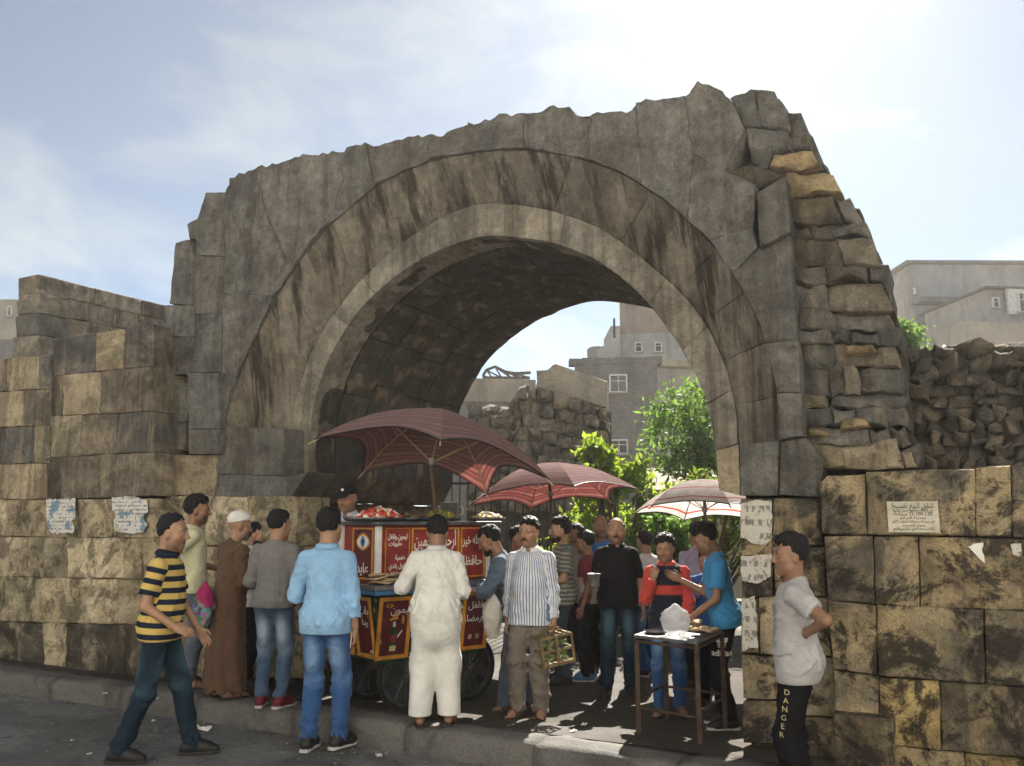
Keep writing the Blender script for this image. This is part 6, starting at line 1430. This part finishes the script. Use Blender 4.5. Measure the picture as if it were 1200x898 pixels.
        if g('glasses') or g('shades'):
            m = MB(); ln = MB()
            for q in (1, -1):
                cc = PS(.031*q, .101, .004); ring = [(cc+R @ np.array([.025*math.cos(a), -.006*abs(math.cos(a)), .019*math.sin(a)]))*k for a in [2*math.pi*i/16 for i in range(17)]]; m.tube(ring, .0014*k if not g('shades') else .002*k, 5); m.tube([PS(.053*q, .094, .008)*k, PS(.077*q, .0, .012)*k, PS(.076*q, -.02, .002)*k], .0018*k, 5)
                if g('shades'): ln.add([p for p in ring[:-1]], [tuple(range(16))])
            m.tube([PS(-.009, .103, .008)*k, PS(.009, .103, .008)*k], .0014*k, 5); gl = m.build('glasses', M_lens if g('glasses') else plain('frame_gold', (.55, .5, .35), .3, .8), s.e)
            if g('shades'): ln.build('lens', M_lens, gl)
        if style == 'skullcap':
            F_ = Fd(c-.17, c+.19, .007); F_.ell(P(0, -.018, .06), (.084, .104, .085), R, .0); F_.cut(P(0, -.018, .045), R @ nrm((0, .28, -1))); F_.warp(lambda x, y, z: .003*vnoise(x*30, y*30, z*50)); V_, Q = F_.mesh(); np_mesh('skullcap', s.hs_(V_), Q, cloth('white_cap', (.72, .71, .68)), s.e, None, None, k)
        if style == 'cap':
            F_ = Fd(c-.2, c+.2, .007); F_.ell(P(0, -.014, .05), (.084, .104, .085), R, .0); F_.cut(P(0, 0, .042), R @ nrm((0, .08, -1))); F_.ell(P(0, .105, .048), (.07, .075, .010), R @ rotm(0, .25), .012); V_, Q = F_.mesh(); np_mesh('cap', s.hs_(V_), Q, cloth('black_cap', (.015, .017, .02)), s.e, None, None, k)
            m = MB(); m.lathe([(.001, .004), (.014*k, .002), (.014*k, -.006)], 12, PS(0, .082, .092)*k, Matrix([list(r) for r in (R @ rotm(0, -.5) @ np.array([[1, 0, 0], [0, 0, 1], [0, -1, 0]], float))])); m.build('badge', M_wht, s.e)
    def world(s, p): return s.e.matrix_basis @ Vector([float(q)*s.k for q in p])
def place(px, py, ytop, rz, zbase=None, Y=None):
    """feet pixel and head-top pixel row -> base point, height, facing"""
    if Y is None: p = foot(px, py) if zbase is None else foot(px, py, zbase)
    else: p = at(px, py, Y); p = Vector((p.x, Y, zbase if zbase is not None else ground_z(wof(p))))
    top_ = at(px, ytop, p.y); return (p.x, p.y, p.z), max(1.2, top_.z-p.z), math.radians(rz)
J1 = cloth('jeans_faded', (.055, .095, .16), 'jeans', (.30, .38, .46)); J2 = cloth('jeans_blue', (.03, .085, .22), 'jeans', (.16, .27, .44)); J3 = cloth('jeans_dark', (.010, .022, .036), 'jeans', (.05, .11, .14)); J4 = cloth('jeans_grey', (.09, .11, .14), 'jeans', (.22, .25, .29))
BLKC = cloth('black_cotton', (.006, .006, .007)); 
HANG = ((.12, -.05, -1), (.04, .20, -1))
def P_(label, pl, **kw):
    b, H, rz = pl; return Person(label, b, H, rz, **kw)
crowd = {}
crowd['polo'] = P_('man in yellow and navy striped polo and dark jeans walking along the road', place(179, 889, 598, -82, 0.0), seed=2, skin='tan', hair='receding', stubble=.5, fat=1.06, belly=.015, lean=.04, twist=-.1, hyaw=-.05,
    ra=((.14, -.22, -1), (.0, .80, -.55)), la=((.14, .25, -1), (.0, .55, -.85)), rh=((0, .95, -.4), (-.6, 0, -.5), .30, 0), rf=(.07, -.22, .0, .1), lf=(-.08, .25, .0, -.1), crouch=.02,
    top=dict(mat=cloth('polo_yellow_navy', (.010, .016, .034), 'stripe', (.60, .43, .13), 12.2, .46), stripe='h', sleeve=.72, hem=-.10, so=(.018, .026), collar=True), bot=dict(mat=J3, jeans=True, shoe='shoe', o=(.014, .022)))
crowd['cream'] = P_('man in cream t-shirt with hand on hip, beside the old man in brown', place(217, 806, 580, -70), seed=3, skin='brown', hair='full', stubble=.6, hyaw=-.1,
    ra=((.50, -.75, -.75), (-.55, .45, -.70)), rh=((-.3, .5, -.6), (-1, 0, 0), .8, 0), la=((.2, .2, -1), (0, .9, -.2)), top=dict(mat=cloth('tshirt_cream', (.62, .60, .40)), sleeve=.62, hem=-.09), bot=dict(mat=J4, jeans=True, shoe='sandal'))
crowd['elder'] = P_('old man in long brown robe and white skullcap with a bright bag', place(262, 818, 599, -42), seed=4, skin='olive', hair='skullcap', haircol='grey', stubble=.1, lean=.08, hyaw=-.35, hpitch=.1, beard=.004,
    ra=((.16, .1, -1), (-.25, .85, -.1)), la=((.1, .15, -1), (-.1, .8, -.2)), top=dict(name='robe', mat=cloth('robe_brown', (.105, .060, .036)), robe=dict(hem=.08, r=.225, n=8), sleeve=1.9, so=(.028, .045), fold=.012), bot=dict(shoe='sandal'))
crowd['bearded'] = P_('bearded man half hidden between the skullcap man and the grey sweater', place(290, 804, 611, -95), seed=5, skin='tan', hair='short', beard=.008, hpitch=.12, top=dict(mat=cloth('shirt_white', (.55, .56, .58)), sleeve=1.9, hem=-.1, collar=True), bot=dict(mat=BLKC, shoe='shoe'), ra=((.1, .3, -1), (0, 1, -.1)))
crowd['grey'] = P_('man in grey sweater and faded jeans seen from behind', place(316, 829, 597, -6), seed=6, skin='tan', hair='short', hairth=.014, hyaw=-.55, fat=1.10, ra=((.20, .02, -1), (.02, .55, -.8)), la=((.30, .12, -1), (-.2, .85, -.35)),
    top=dict(mat=cloth('sweater_grey', (.185, .178, .170)), sleeve=1.95, hem=-.07, off=.024, so=(.024, .022), fold=.013), bot=dict(mat=J1, jeans=True, shoe='sneaker', shoemat=plain('shoe_maroon', (.12, .012, .02), .6), o=(.018, .020), len=1.90), rf=(.10, .0, 0, .35), lf=(-.10, .03, 0, -.15))
crowd['blue'] = P_('tall man in light blue shirt and blue jeans with his back turned, on the road', place(376, 878, 595, -6, 0.0), seed=7, skin='tan', hair='short', hairth=.013, hyaw=-.12, fat=1.04, ra=((.16, .0, -1), (.06, .22, -1)), la=((.32, .10, -1), (-.45, .9, .05)), rh=((.0, .25, -1), (-1, 0, 0), .55, 0),
    top=dict(mat=cloth('shirt_sky_blue', (.27, .47, .70)), sleeve=1.62, hem=-.12, off=.022, so=(.022, .026), collar=True, fold=.012, flare=.005), bot=dict(mat=J2, jeans=True, shoe='sneaker', o=(.016, .026)), rf=(.12, .05, 0, .45), lf=(-.09, -.03, 0, .05))
crowd['kurta'] = P_('man in long white robe with his back turned at the cart', place(509, 850, 603, 2), seed=8, skin='brown', hair='short', hairth=.014, lean=.06, hpitch=.25, fat=1.10, ra=((.28, .05, -1), (-.15, .95, -.1)), la=((.52, .10, -.85), (-.35, .95, .1)),
    top=dict(name='robe', mat=cloth('robe_white', (.66, .655, .61)), robe=dict(hem=.085, legs=True), sleeve=1.85, so=(.026, .036), off=.024, fold=.014, collar=True), bot=dict(shoe='sandal'), rf=(.125, .02, 0, .15), lf=(-.125, -.02, 0, -.15))
crowd['stoop'] = P_('man in slate blue robe stooping at the end of the cart', place(602, 832, 607, 84), seed=9, skin='brown', hair='short', lean=.42, hpitch=.30, hipy=-.06, beard=.004, ra=((.15, .5, -.8), (0, 1, .0)), la=((.15, .45, -.9), (0, 1, .05)),
    top=dict(name='robe', mat=cloth('robe_slate', (.085, .115, .155)), robe=dict(hem=.07, r=.19, n=7), sleeve=1.35, so=(.024, .05), fold=.012), bot=dict(shoe='sandal'))
crowd['stripe'] = P_('man with glasses in blue striped white shirt carrying a wooden cage', place(622, 840, 605, 164), seed=10, skin='tan', hair='short', hyaw=-.22, moustache=.022, glasses=True, stubble=.4, fat=1.06, belly=.022, face=1.05, la=((.16, -.02, -1), (.06, .10, -1)), ra=((.14, -.08, -1), (.06, .12, -1)), lh=((.02, .1, -1), (-1, 0, 0), 1.15, 0),
    top=dict(mat=cloth('shirt_white_blue_stripe', (.66, .67, .69), 'stripe', (.13, .19, .34), 42.0, .62), stripe='v', sleeve=1.95, hem=-.15, off=.022, so=(.020, .022), collar=True, vneck=True, fold=.011), bot=dict(mat=cloth('trousers_taupe', (.165, .142, .118)), shoe='sandal', o=(.024, .040), fold=.013), rf=(.11, .03, 0, .25), lf=(-.09, -.02, 0, -.2))
crowd['shades'] = P_('man in sunglasses and green striped t-shirt looking aside, behind the cage carrier', place(660, 800, 606, 98), seed=11, skin='tan', hair='full', beard=.006, shades=True, ra=((.12, .1, -1), (-.2, .95, -.1)), la=((.12, .12, -1), (-.1, .95, -.15)), top=dict(mat=cloth('tee_green_stripe', (.115, .125, .105), 'stripe', (.30, .30, .26), 22.0, .6), stripe='h', sleeve=.75, hem=-.13, so=(.02, .028)), bot=dict(mat=cloth('trousers_dark_green', (.03, .05, .06)), shoe='shoe'))
crowd['maroon'] = P_('young man in maroon and beige shirt and black trousers, behind the sunglasses man', place(690, 797, 622, 75), seed=12, skin='brown', hair='full', hpitch=.1, ra=((.1, .1, -1), (0, .7, -.6)), la=((.14, -.15, -1), (.05, .35, -1)), top=dict(mat=cloth('shirt_maroon_beige', (.17, .022, .030), 'two', (.36, .31, .25)), paint=lambda x, y, z, a: (~a) & (z < .26), sleeve=.8, hem=-.05), bot=dict(mat=BLKC, shoe='sneaker', shoemat=plain('shoe_blue', (.06, .16, .30), .6)))
crowd['bald'] = P_('bald man with dark scarf standing back in the crowd', place(704, 640, 602, 165, None, 9.9), seed=13, skin='brown', hair='ring', stubble=.5, hyaw=.2, top=dict(mat=cloth('shirt_royal_blue', (.05, .16, .42)), sleeve=1.9, hem=-.1), bot=dict(mat=BLKC, shoe='shoe'))
crowd['black'] = P_('stout balding man with moustache in black polo and jeans holding a cup', place(726, 813, 605, 178), seed=14, skin='tan', hair='ring', stubble=.55, moustache=.026, fat=1.17, belly=.035, face=1.14, hyaw=-.12, ra=((.26, .05, -1), (.12, .75, .05)), la=((.26, -.06, -1), (.08, .22, -1)), rh=((.1, 1, .05), (-.6, 0, .4), .75, 0),
    top=dict(mat=cloth('polo_black', (.008, .008, .009)), sleeve=.85, hem=-.10, off=.024, so=(.02, .03), collar=True, vneck=True), bot=dict(mat=J3, jeans=True, shoe='shoe', o=(.018, .03)), rf=(.13, .05, 0, .3), lf=(-.12, -.02, 0, -.2))
crowd['red'] = P_('young man in red and navy jacket eating at the metal table', place(786, 838, 625, 168), seed=15, skin='olive', hair='full', hpitch=.18, hyaw=-.2, ra=((.22, .30, -1), (-.42, .45, .95)), rh=((-.3, .1, 1), (-.3, -1, 0), .9, 0), la=((.16, .05, -1), (-.05, .5, -.8)),
    top=dict(name='jacket', mat=cloth('jacket_red_navy', (.50, .060, .045), 'two', (.012, .015, .030)), paint=lambda x, y, z, a: (~a) & ((z < .22) | (z > .31)), sleeve=1.95, hem=-.12, off=.026, so=(.024, .026), fold=.013, collar=True), bot=dict(mat=J2, jeans=True, shoe='sandal'), rf=(.10, .03, 0, .2), lf=(-.1, -.02, 0, -.2))
crowd['lilac'] = P_('man in lilac shirt with his back turned behind the table', place(818, 640, 611, 6, None, 9.0), seed=16, skin='olive', hair='short', top=dict(mat=cloth('shirt_lilac', (.36, .31, .42)), sleeve=1.9, hem=-.12, collar=True), bot=dict(mat=BLKC, shoe='shoe'))
crowd['bluelong'] = P_('man in blue long sleeves eating from his hand, behind the table', place(829, 640, 641, 160, None, 8.05), seed=17, skin='tan', hair='short', hpitch=.15, ra=((.34, .25, -.8), (-.7, .5, .55)), la=((.3, .35, -.9), (-.6, .6, .5)), rh=((-.6, .2, .6), (-.2, -.8, .2), .8, 0), lh=((-.6, .2, .4), (-.2, -.8, .4), .8, 0), lean=.1, top=dict(mat=cloth('sweater_blue', (.045, .16, .40)), sleeve=1.95, hem=-.1, off=.02), bot=dict(mat=BLKC, shoe='sneaker'))
crowd['bluetee'] = P_('young man in bright blue t-shirt and black track trousers leaning over the table', place(854, 852, 609, 82), seed=18, skin='brown', hair='short', hairth=.016, lean=.14, hpitch=.42, la=((.10, .12, -1), (-.02, .80, -.62)), ra=((.14, .35, -1), (.1, .8, .4)), lh=((0, .8, -.5), (-.3, 0, -1), .5, 0), top=dict(mat=cloth('tee_bright_blue', (.045, .24, .48)), sleeve=.72, hem=-.11, so=(.02, .028)), bot=dict(mat=BLKC, shoe='sneaker', o=(.02, .028)))
crowd['boy'] = P_('boy in grey t-shirt and black trousers, hand on hip, before the low wall', place(944, 955, 625, 62, 0.0), seed=19, skin='brown', hair='full', hairth=.020, hyaw=.45, stubble=.0, face=1.0, fat=1.10, la=((.60, -.95, -.62), (-.62, .62, -.42)), lh=((-.35, .45, -.6), (-1, .3, 0), .9, 0), ra=((.1, .05, -1), (-.05, .25, -1)), twist=.1,
    top=dict(mat=cloth('tee_pale_grey_print', (.40, .385, .375), 'two', (.26, .255, .27)), paint=lambda x, y, z, a: (~a) & (y > .03) & (np.abs(x) < .10) & (z > .10) & (z < .36) & (((x*31+z*23) % 1 > .3) | (z > .25)), sleeve=.66, hem=-.13, off=.022, so=(.022, .032), fold=.013), bot=dict(mat=BLKC, shoe='sneaker', o=(.02, .03), fold=.014))
crowd['vendor'] = P_('vendor in black cap and pale checked shirt working behind the cart', place(410, 640, 566, 165, .36, 8.45), seed=20, skin='tan', hair='cap', hpitch=.16, stubble=.4, lean=.1, ra=((.2, .45, -1), (-.2, 1, -.1)), la=((.2, .45, -1), (-.2, 1, -.1)), top=dict(mat=cloth('shirt_pale_check', (.50, .50, .56), 'stripe', (.30, .32, .42), 30., .7), stripe='h', sleeve=1.8, hem=-.1, collar=True), bot=dict(mat=BLKC, shoe='shoe'))
crowd['helper'] = P_('black haired helper bowed down behind the aubergine tray', place(466, 640, 588, 175, .36, 8.95), seed=21, skin='tan', hair='full', hpitch=.85, lean=.35, ra=((.2, .45, -1), (-.2, 1, -.1)), la=((.2, .45, -1), (-.2, 1, -.1)), top=dict(mat=cloth('shirt_offwhite', (.5, .49, .46)), sleeve=1.8, hem=-.1), bot=dict(mat=BLKC, shoe='shoe'))
crowd['hidden'] = P_('man in dark shirt half hidden behind the man in striped shirt', place(606, 640, 616, -120, None, 9.3), seed=22, skin='olive', hair='short', top=dict(mat=cloth('shirt_rust', (.16, .07, .04)), sleeve=1.9, hem=-.1), bot=dict(mat=BLKC, shoe='shoe'))

crowd['backwhite'] = P_('man in white shirt and jeans glimpsed between the black polo and the red jacket', place(757, 640, 622, 30, None, 9.6), seed=23, skin='tan', hair='short', top=dict(mat=cloth('shirt_white2', (.60, .60, .60)), sleeve=.8, hem=-.1), bot=dict(mat=J2, jeans=True, shoe='sneaker'))
crowd['backgrey'] = P_('man in dusty grey jacket standing far back under the second umbrella', place(676, 640, 613, 120, None, 11.4), seed=24, skin='brown', hair='short', top=dict(mat=cloth('jacket_dust', (.22, .2, .17)), sleeve=1.9, hem=-.1), bot=dict(mat=BLKC, shoe='shoe'))
# ------------------------------------------------------------------ things carried and worn
from mathutils.bvhtree import BVHTree
def project(o, target, direction, off=.003, dist=.4):
    """lay a flat mesh (already in the target's parent space) on a garment"""
    dg = bpy.context.evaluated_depsgraph_get(); bv = BVHTree.FromPolygons([v.co for v in target.data.vertices], [p.vertices for p in target.data.polygons]); d = Vector(direction).normalized()
    M = o.matrix_local.copy(); me = o.data
    for v in me.vertices:
        p = M @ v.co; hit = bv.ray_cast(p-d*dist, d, dist*2)
        if hit[0] is not None: p = hit[0]-d*off
        v.co = p
    o.matrix_local = Matrix.Identity(4); return o
def subdiv(o, cuts=2):
    bm = bmesh.new(); bm.from_mesh(o.data); bmesh.ops.triangulate(bm, faces=bm.faces[:]); long = [e for e in bm.edges if e.calc_length() > .015]
    bmesh.ops.subdivide_edges(bm, edges=long, cuts=cuts, use_grid_fill=False); bm.to_mesh(o.data); bm.free()
# track trousers: trefoil and lettering on the thigh that faces the camera
p = crowd['bluetee']; k = p.k; th = (p.hip[-1]*.45+p.kn[-1]*.55)*k
inv = p.e.matrix_basis.to_3x3().inverted(); vd = inv @ (p.world(th/k)-CAM); vd.z = 0; vd.normalize(); xr = vd.cross(Vector((0, 0, 1))).normalized()
M0 = frame_m(Vector(th)+Vector((0, 0, -.045)), xr, (0, 0, 1)); o = lettering('adidas', .066, M_wht, p.e, M0, 'printed_lettering', .0, bold=.0018); subdiv(o, 1); project(o, p.trs, vd)
m = MB(); c0 = Vector(th)+Vector((0, 0, .045)); R_ = Matrix((xr, Vector((0, 0, 1)), -vd)).transposed()
def leafp(a, ln, wd):
    pts = [Vector((wd*math.sin(t)*math.sin(t*.5+.3), 0, 0)) for t in ()]; L_ = []
    for i in range(9): t = i/8; L_.append((wd*math.sin(math.pi*t)**.8, ln*t))
    out = L_+[(-x, y) for x, y in reversed(L_[1:-1])]; ca, sa = math.cos(a), math.sin(a); return [(x*ca+y*sa, -x*sa+y*ca) for x, y in out]
for a, ln in ((0, .082), (.85, .068), (-.85, .068)):
    pts = leafp(a, ln, .020); m.add([c0+R_ @ Vector((x, y-.012, 0)) for x, y in pts], [tuple(range(len(pts)))])
for j in range(3): y = -.022-.011*j; w = .036-.004*j; m.add([c0+R_ @ Vector(q) for q in ((-w, y, 0), (w, y, 0), (w*.97, y+.006, 0), (-w*.97, y+.006, 0))], [(0, 1, 2, 3)])
o = m.build('printed_emblem', M_wht, p.e, fix=False); subdiv(o, 1); project(o, p.trs, vd)
# letters down the boy's trouser leg
p = crowd['boy']; k = p.k
for i, ch in enumerate('DANGER'):
    t = .34+.125*i; q = (p.hip[1]*(1-t)+p.kn[1]*t) if t < 1 else p.kn[1]; q = (q+np.array([.0, .03, 0]))*k; vd = (p.e.matrix_basis.to_3x3().inverted() @ (p.world(q/k)-CAM)); vd.z = 0; vd.normalize(); xr = vd.cross(Vector((0, 0, 1))).normalized()
    q = Vector(q)-xr*.035*k; o = lettering(ch, .045, M_pflow, p.e, frame_m(q, xr, (0, 0, 1)), 'printed_letter', .0); subdiv(o, 1); project(o, p.trs, vd)
# old man's shoulder bag
def bag_mat():
    t = NT('bag_patchwork'); q = t.n('TexVoronoi'); q.inputs['Scale'].default_value = 22; t.l(t.coord(), q.inputs['Vector']); h_ = t.n('HueSaturation'); t.l(q.outputs['Color'], h_.inputs['Color']); h_.inputs['Saturation'].default_value = .8; h_.inputs['Value'].default_value = .35
    sp = t.n('SeparateXYZ'); t.l(t.coord(), sp.inputs[0]); c = t.mix(t.ramp(t.math('ADD', sp.outputs[2], t.math('MULTIPLY', sp.outputs[0], .6)), [(.24, 1.0), (.28, 0.0)]), (.30, .02, .10), h_.outputs['Color']); t.base(c, .8); t.bump(t.noise(t.coord(), 18, 4), .6, .03); return t.m
p = crowd['elder']; w = p.world(p.T(-.10, -.16, .0)); bg = sack((w.x-.02, w.y-.10, .80), .105, .40, 'cloth_bag', 'magenta patchwork cloth bag hanging on the old man in brown', bag_mat(), 6)
bg.rotation_euler = (0, .12, -.7)
# wooden cage carried by the striped man
p = crowd['stripe']; hw = p.world(p.palm[-1][0]); M_cage = plain('cane_slats', (.19, .135, .06), .8, var=.35)
cg = empty('wooden_cage', (hw.x+.02, hw.y-.06, hw.z-.27), math.radians(22), 'small wooden slatted cage of greens in the striped man\'s hand', 'cage'); cg.rotation_euler = (0, math.radians(-8), math.radians(22))
CW, CD, CH = .28, .18, .22
for z in (0, CH/2, CH):
    for y in (-CD/2, CD/2): m = MB(); m.box((0, y, z), (CW, .014, .022)); m.build('slat', M_cage, cg)
    for x in (-CW/2, CW/2): m = MB(); m.box((x, 0, z), (.014, CD+.012, .020)); m.build('slat', M_cage, cg)
for x in (-CW/2, -.0, CW/2):
    for y in (-CD/2, CD/2): m = MB(); m.box((x, y+(.013 if y > 0 else -.013), CH/2), (.018, .012, CH+.02)); m.build('upright', M_cage, cg)
for k_ in range(6): m = MB(); m.box((-CW/2+.025+k_*.046, 0, -.016), (.03, CD, .008)); m.build('slat', M_cage, cg)
for k_ in range(5): m = MB(); m.box((-CW/2+.025+k_*.057, 0, CH+.016), (.02, CD, .008)); m.build('slat', M_cage, cg)
m = MB(); m.tube([(-.10, 0, CH+.02), (-.07, 0, CH+.055), (.0, 0, CH+.065), (.07, 0, CH+.055), (.10, 0, CH+.02)], .008, 6); m.build('handle', M_cage, cg, True)
for q, z in (('upper', CH/2+.03), ('lower', .03)):
    m = MB(); R_ = random.Random(len(q)+int(z*100))
    for i in range(46):
        c = Vector((R_.uniform(-.115, .115), R_.uniform(-.07, .07), z+R_.uniform(-.015, .05))); d = Vector((R_.uniform(-1, 1), R_.uniform(-1, 1), R_.uniform(-.4, .4))).normalized(); s_ = d.orthogonal().normalized()*.012; ln = R_.uniform(.05, .10); m.add([c-d*ln/2, c+s_, c+d*ln/2, c-s_+Vector((0, 0, .006))], [(0, 1, 2), (0, 2, 3)])
    e = m.build('greens', plain('greens_pale', (.22, .26, .10), .7, var=.4, scale=30), None, False, False); e.location = cg.location; e.rotation_euler = cg.rotation_euler; e.name = 'leafy_greens'; tag(e, 'loose green leaves on the %s shelf of the wooden cage' % q, 'greens', kind='stuff')
# cup in the hand of the man in black, phone of the man in blue, white bag of the stooping man, box to stand on
p = crowd['black']; q = p.world(p.palm[1][0]); m = MB(); m.lathe([(.045, 0), (.05, .01), (.060, .12), (.063, .122), (.056, .118), (.046, .02)], 18); o = m.build('tin_cup', M_steel, None, True); o.location = (q.x, q.y-.02, q.z-.06); tag(o, 'pale tin cup in the hand of the man in black', 'cup')
p = crowd['blue']; q = p.world(p.palm[1][0]); m = MB(); m.box((0, 0, 0), (.012, .07, .14), None, .004); o = m.build('mobile_phone', M_steel); o.location = (q.x, q.y, q.z); o.rotation_euler = (0, .1, math.radians(-6)); tag(o, 'small pale phone in the hand of the man in light blue', 'phone')
p = crowd['stoop']; q = p.world(p.T(.17, .12, -.05)); o = sack((q.x-.18, q.y-.25, .70), .085, .40, 'carrier_bag', 'limp white carrier bag hanging by the stooping man', plain('bag_white', (.66, .62, .54), .5), 9)
st = empty('standing_crate', (at(440, 640, 8.8).x, 8.8, .075), 0, 'low wooden crate behind the cart on which the vendors stand', 'crate')
for i in range(6): m = MB(); m.box((0, -.25+i*.1, .27), (1.1, .085, .025)); m.build('plank', M_wood, st)
for x in (-.5, .5):
    for y in (-.2, .2): m = MB(); m.box((x, y, .128), (.06, .06, .255)); m.build('leg', M_wood, st)
# ------------------------------------------------------------------ air
hz_ = MB(); hz_.box((0, 16, 15.5), (120, 100, 33)); hz = hz_.build('haze'); hz['kind'] = 'stuff'
t = NT('haze_air'); t.t.nodes.remove(t.b); v = t.n('VolumePrincipled'); v.inputs['Density'].default_value = .0012; v.inputs['Color'].default_value = (.93, .92, .90, 1); v.inputs['Anisotropy'].default_value = .35; t.l(v.outputs[0], t.out.inputs['Volume']); hz.data.materials.append(t.m)

# ------------------------------------------------------------------ grit along the gutter
m = MB(); R_ = random.Random(91)
for i in range(900):
    s_ = R_.uniform(-6, 9); w_ = KERB_W-abs(R_.gauss(0, .5))-.01 if R_.random() < .7 else R_.uniform(KERB_W+.4, 2.5); q = L2W(s_, w_); r = R_.uniform(.003, .011); z = ground_z(w_)+.002
    m.lathe([(r*.5, 0), (r, r*.4), (r*.4, r*.8)], 5, (q.x, q.y, z-.004))
o = m.build('grit', plain('grit_pale', (.30, .28, .24), .9, var=.5, scale=3)); tag(o, 'pale grit and crumbs scattered along the gutter and pavement', 'grit', kind='stuff')
print('objects', len(bpy.data.objects), 'tris', sum(len(m.polygons) for m in bpy.data.meshes))
